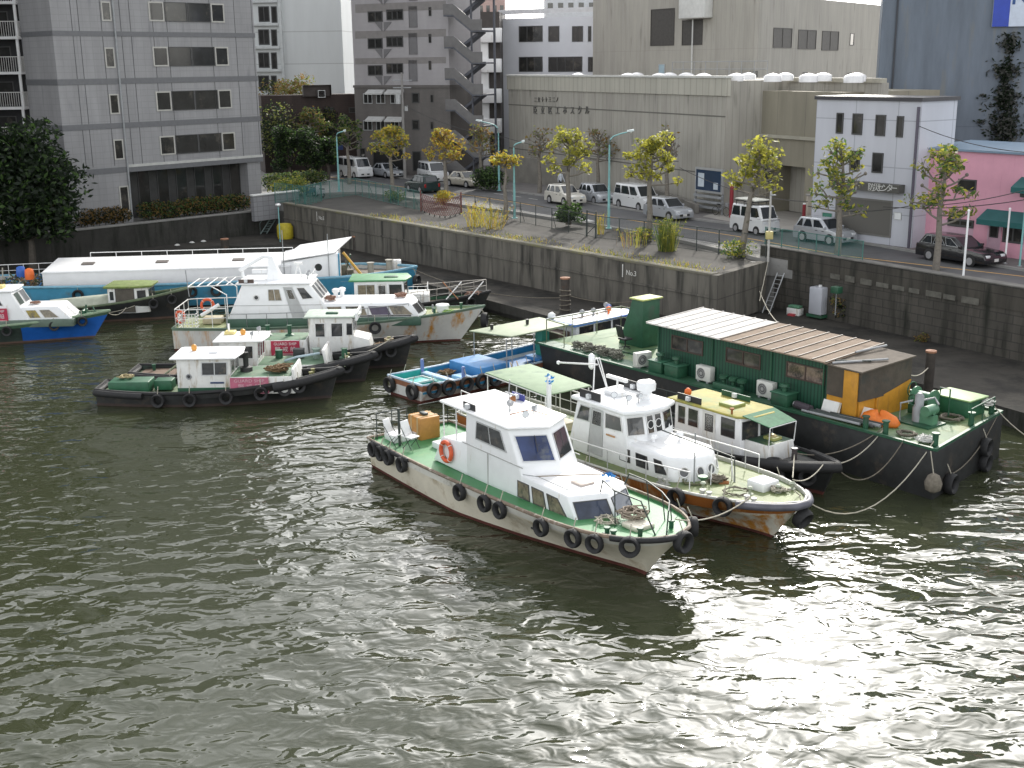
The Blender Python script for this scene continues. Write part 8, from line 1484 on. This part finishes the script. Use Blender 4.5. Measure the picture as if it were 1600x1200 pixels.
K.cwin(0, [(.60, .52), (.80, .52), (.78, .92), (.60, .92)], frame=WFRAME, fw=.03); K.cwin(0, .3, .52, .55, .92, frame=WFRAME, fw=.03); K.cwin(1, .06, .50, .47, .92, name='windscreen', glass=M('green_grey_glass', (.08, .10, .09), .06, .3, 2, spec=.8), frame=WFRAME, fw=.03); K.cwin(1, .53, .50, .94, .92, name='windscreen', glass=MATS['pale_glass'], frame=WFRAME, fw=.03)
K.roof([(2.9, -1.1), (6.85, -1.1), (6.95, 0), (6.85, 1.1), (2.9, 1.1)], 2.83, .1, WHITE, bevel=.03); K.box('roof_box', 5.6, 6.2, -.5, .1, 2.93, 3.12, M('pale_yellow_box', (.6, .5, .2)), .02); MB().lathe((5.0, .4, 2.93), [(.1, 0), (.2, .05), (.25, .3), (.1, .5)], 12).build('radar_dome', WHITE, K.o, smooth=50)
banner(K, 6.5 - 1.35, 6.55, -1.14, 1.22, 1.98, 'bright red guard ship banner on the boat at the left edge', BAN, BTX); coil(K.W(7.75, -.1, 2.0), 'brown rope coil before the wheelhouse of the left edge boat', .28, 5, M('reddish_rope', (.26, .15, .11)), .025, .7, 32, .08)
m = MB(); m.tube([(10.4, -.2, 1.2), (10.5, -.2, 1.9)], .05, 6).box(10.2, 10.7, -.3, .3, 1.2, 1.4).cyl((10.3, -.4, 1.5), (10.3, .4, 1.5), .12, n=10).tube([(10.9, .2, 1.3), (10.7, .3, 1.7)], .04, 6); m.build('windlass', DKGREEN, K.o); K.tyres([5.0, 6.5, 8.9, 10.3], -1, .27, .11, -.3, 'on the near side of the left edge guard boat'); line(K.W(11.4, .1, 1.5), J.W(7.5, -1.3, .9), .35, 'rope from the blue bow to the old mossy boat')

# ------------------------------------------------------------ quay furniture
def pile(px, py, z0, ptop, label, r=.2, cap=None):
    g = P(px, py, z0); rr = ray(px, ptop); H_ = CH + rr.z * math.hypot(g.x, g.y) / math.hypot(rr.x, rr.y); t = thing('mooring_pile', label, 'mooring pile', g, 0, 'steel mooring piles'); MB().cyl((0, 0, -1.2), (0, 0, H_ - z0), r, r, 16).build('shaft', M('dark_pile', (.05, .042, .036), .8, .35, 3, c2=(.10, .05, .03), c2amt=.35), t, smooth=50); MB().lathe((0, 0, H_ - z0), [(r + .03, -.06), (r + .03, .02), (r * .5, .05)], 16).build('cap', cap or M('rust_cap', (.30, .15, .09), .8, .3, 4), t); return t
pile(1450, 612, ZLOW, 548, 'tall dark steel pile on the lower quay behind the barge'); t = pile(883, 500, .3, 434, 'dark steel pile wrapped in old ropes beside the blue roofed cabin', .26)
for k in range(5): MB().ring((0, 0, .6 + k * .28), (.1 * (-1) ** k, .1, 1), .30, .035, 18, 6).build('rope', ROPED, t)
pile(557, 402, .2, 369, 'grey pile standing behind the end cabin of the white roofed barge', .24); pile(352, 388, ZLOW, 373, 'short rust capped pile left of the bent quay corner', .3); pile(133, 398, .2, 378, 'rust topped pile behind the left end of the white cover', .3); pile(1122, 505, ZLOW, 487, 'low rust capped pile behind the deck house roof', .3)
t = thing('ladder', 'aluminium ladder leaning on the concrete wall of the lower quay', 'ladder'); a0, a1 = P(1189, 490, ZLOW), P(1203, 490, ZLOW); top = V2(P(1214, 423, 3.0)); n_ = Vector(((W3 - W2).y, -(W3 - W2).x)).normalized() ; n_ = -n_ if n_.y > 0 else n_; top = W2 + (W3 - W2).normalized() * (top - W2).dot((W3 - W2).normalized())
al = (W3 - W2).normalized() * .24; tp = top + n_ * .08; bt_ = V2((a0 + a1) / 2); bt_ = bt_ + n_ * max(0, .5 - (bt_ - W2).dot(n_))
m = MB(); A0_, A1_ = Vector((*(bt_ - al), ZLOW)), Vector((*(bt_ + al), ZLOW)); B0_, B1_ = Vector((*(tp - al), 3.15)), Vector((*(tp + al), 3.15)); t.location = A0_
MB().tube([A0_ - A0_, B0_ - A0_], .035, 6).tube([A1_ - A0_, B1_ - A0_], .035, 6).build('stile', ALU, t); m = MB()
for k in range(1, 11): m.tube([(A0_ - A0_).lerp(B0_ - A0_, k / 11), (A1_ - A0_).lerp(B1_ - A0_, k / 11)], .022, 5)
m.build('rung', ALU, t)
t = thing('water_tank', 'pale grey box on a low trolley against the dark quay wall', 'tank', P(1279, 497, ZLOW), -.9); MB().box(-.42, .42, -.4, .4, .25, 1.75).build('casing', M('pale_lilac_grey', (.42, .43, .47), .5, .06), t, bevel=.05); MB().box(-.5, .5, -.45, .45, .1, .24).build('trolley', DKGREEN, t); MB().cyl((0, 0, 1.75), (0, 0, 1.85), .1, n=10).build('cap', STEELW, t)
t = thing('crate', 'white and red crate of gear on the lower quay beside the pale box', 'crate', P(1242, 492, ZLOW), -.8); MB().box(-.4, .4, -.25, .25, 0, .4).build('box', WHITE2, t, bevel=.03); MB().box(-.36, .36, -.22, .22, .4, .55).build('contents', M('green_gear', (.08, .2, .12), .8, .4, 6), t, bevel=.05); MB().box(-.2, .2, -.45, -.26, 0, .12).build('red_tray', M('red_plastic', (.4, .05, .06), .5), t)
bush('ivy_clump', 'brown green weeds growing at the foot of the dark quay wall', P(1318, 502, ZLOW), .9, 1.8, 500, [OG, BRL, DG], .1, 61, 'weeds'); bush('ivy_clump', 'small weed tuft at the wall foot further right', P(1440, 533, ZLOW), .5, .4, 160, [OG, BRL], .08, 62, 'weeds')
t = thing('meter_box', 'small dark green box fixed to the stone quay wall above the pale tank', 'box', P(1307, 458, 2.6), math.atan2(rd.y, rd.x)); MB().box(-.25, .25, -.2, .2, 0, .35).build('casing', DKGREEN, t, bevel=.02); MB().box(-.02, .02, -.02, .02, -1.2, 0).build('conduit', STEELG, t)
line(P(1200, 409, 3.5), P(1187, 470, 2.2), .0, 'pale rope hanging from the terrace corner'); line(P(1187, 455, 2.4), D.W(-9.5, 4.0, 3.8), .5, 'pale rope running from the wall down to the deck house roof'); line(D.W(-3.8, 3.9, 3.0), P(1450, 575, 1.9), .15, 'pale rope from the lean-to to the tall dark pile')
t = thing('steel_steps', 'steep steel ladder steps at the left corner of the terrace', 'steps'); a, b_ = P(407, 366, ZLOW), P(440, 314, 3.4); sd_ = Vector((.45, .35, 0)); t.location = a; MB().tube([(0, 0, 0), b_ - a], .06, 5).tube([sd_, b_ - a + sd_], .06, 5).build('stringer', M('steps_steel', (.12, .16, .15), .6), t); m = MB()
for k in range(1, 13): q = (b_ - a) * (k / 13); m.tube([q, q + sd_], .05, 4)
m.build('tread', MATS['steps_steel'], t); MB().tube([(0, 0, .9), b_ - a + Vector((0, 0, .9))], .03, 5).tube([(0, 0, 0), (0, 0, .9)], .025, 4).tube([(b_ - a) * .5, (b_ - a) * .5 + Vector((0, 0, .9))], .025, 4).build('handrail', MATS['steps_steel'], t)
t = thing('quay_lamp', 'slim lamp post with a bright head at the bent corner of the lower quay', 'lamp post', P(438, 378, ZLOW)); MB().cyl((0, 0, 0), (0, 0, 2.9), .05, .04, 8).build('pole', TEAL, t); MB().lathe((0, 0, 2.85), [(.04, 0), (.22, .1), (.24, .2), (.05, .26)], 10).build('lamp_head', M('white_globe', (.8, .8, .8)), t)
m = MB(); m.lathe((0, 0, 0), [(.8, 0), (.9, .2), (.9, 1.0), (.7, 1.25), (.2, 1.3)], 10); o = m.build('covered_equipment', M('yellow_sheet', (.42, .34, .02), .6, .2, 3, bump=.4), None, P(446, 373, ZLOW), smooth=60); tag(o, 'yellow sheeted equipment standing at the bent quay corner', 'cover'); o.scale = (.75, .6, 1)
rnd.seed(40)
for i, (x, y) in enumerate(((300, 380), (318, 378), (277, 384))): o = MB().lathe((0, 0, 0), [(.1, 0), (.25, .05), (.1, .15)], 7).build('litter_bag', WHITE2, None, P(x, y, ZLOW), smooth=50); tag(o, ('middle white scrap on the left quay ledge', 'white scrap nearest the bent corner on the left ledge', 'white scrap farthest left on the quay ledge')[i], 'litter')
line(P(883, 460, 1.8), P(1000, 470, 1.6), .25, 'dark rope from the roped pile along the lower quay', mat=ROPED); line(I_.W(27.3, -.5, 1.7), P(883, 465, 1.5), .6, 'mooring rope from the covered barge end to the roped pile', mat=ROPED)

# letters become plain meshes
dg = bpy.context.evaluated_depsgraph_get()
for o in TEXTS:
    me = bpy.data.meshes.new_from_object(o.evaluated_get(dg)); q = bpy.data.objects.new(o.name, me); col.objects.link(q); q.parent = o.parent
    q.location, q.rotation_euler, q.scale = o.location.copy(), o.rotation_euler.copy(), o.scale.copy(); nm = o.name; bpy.data.objects.remove(o); q.name = nm
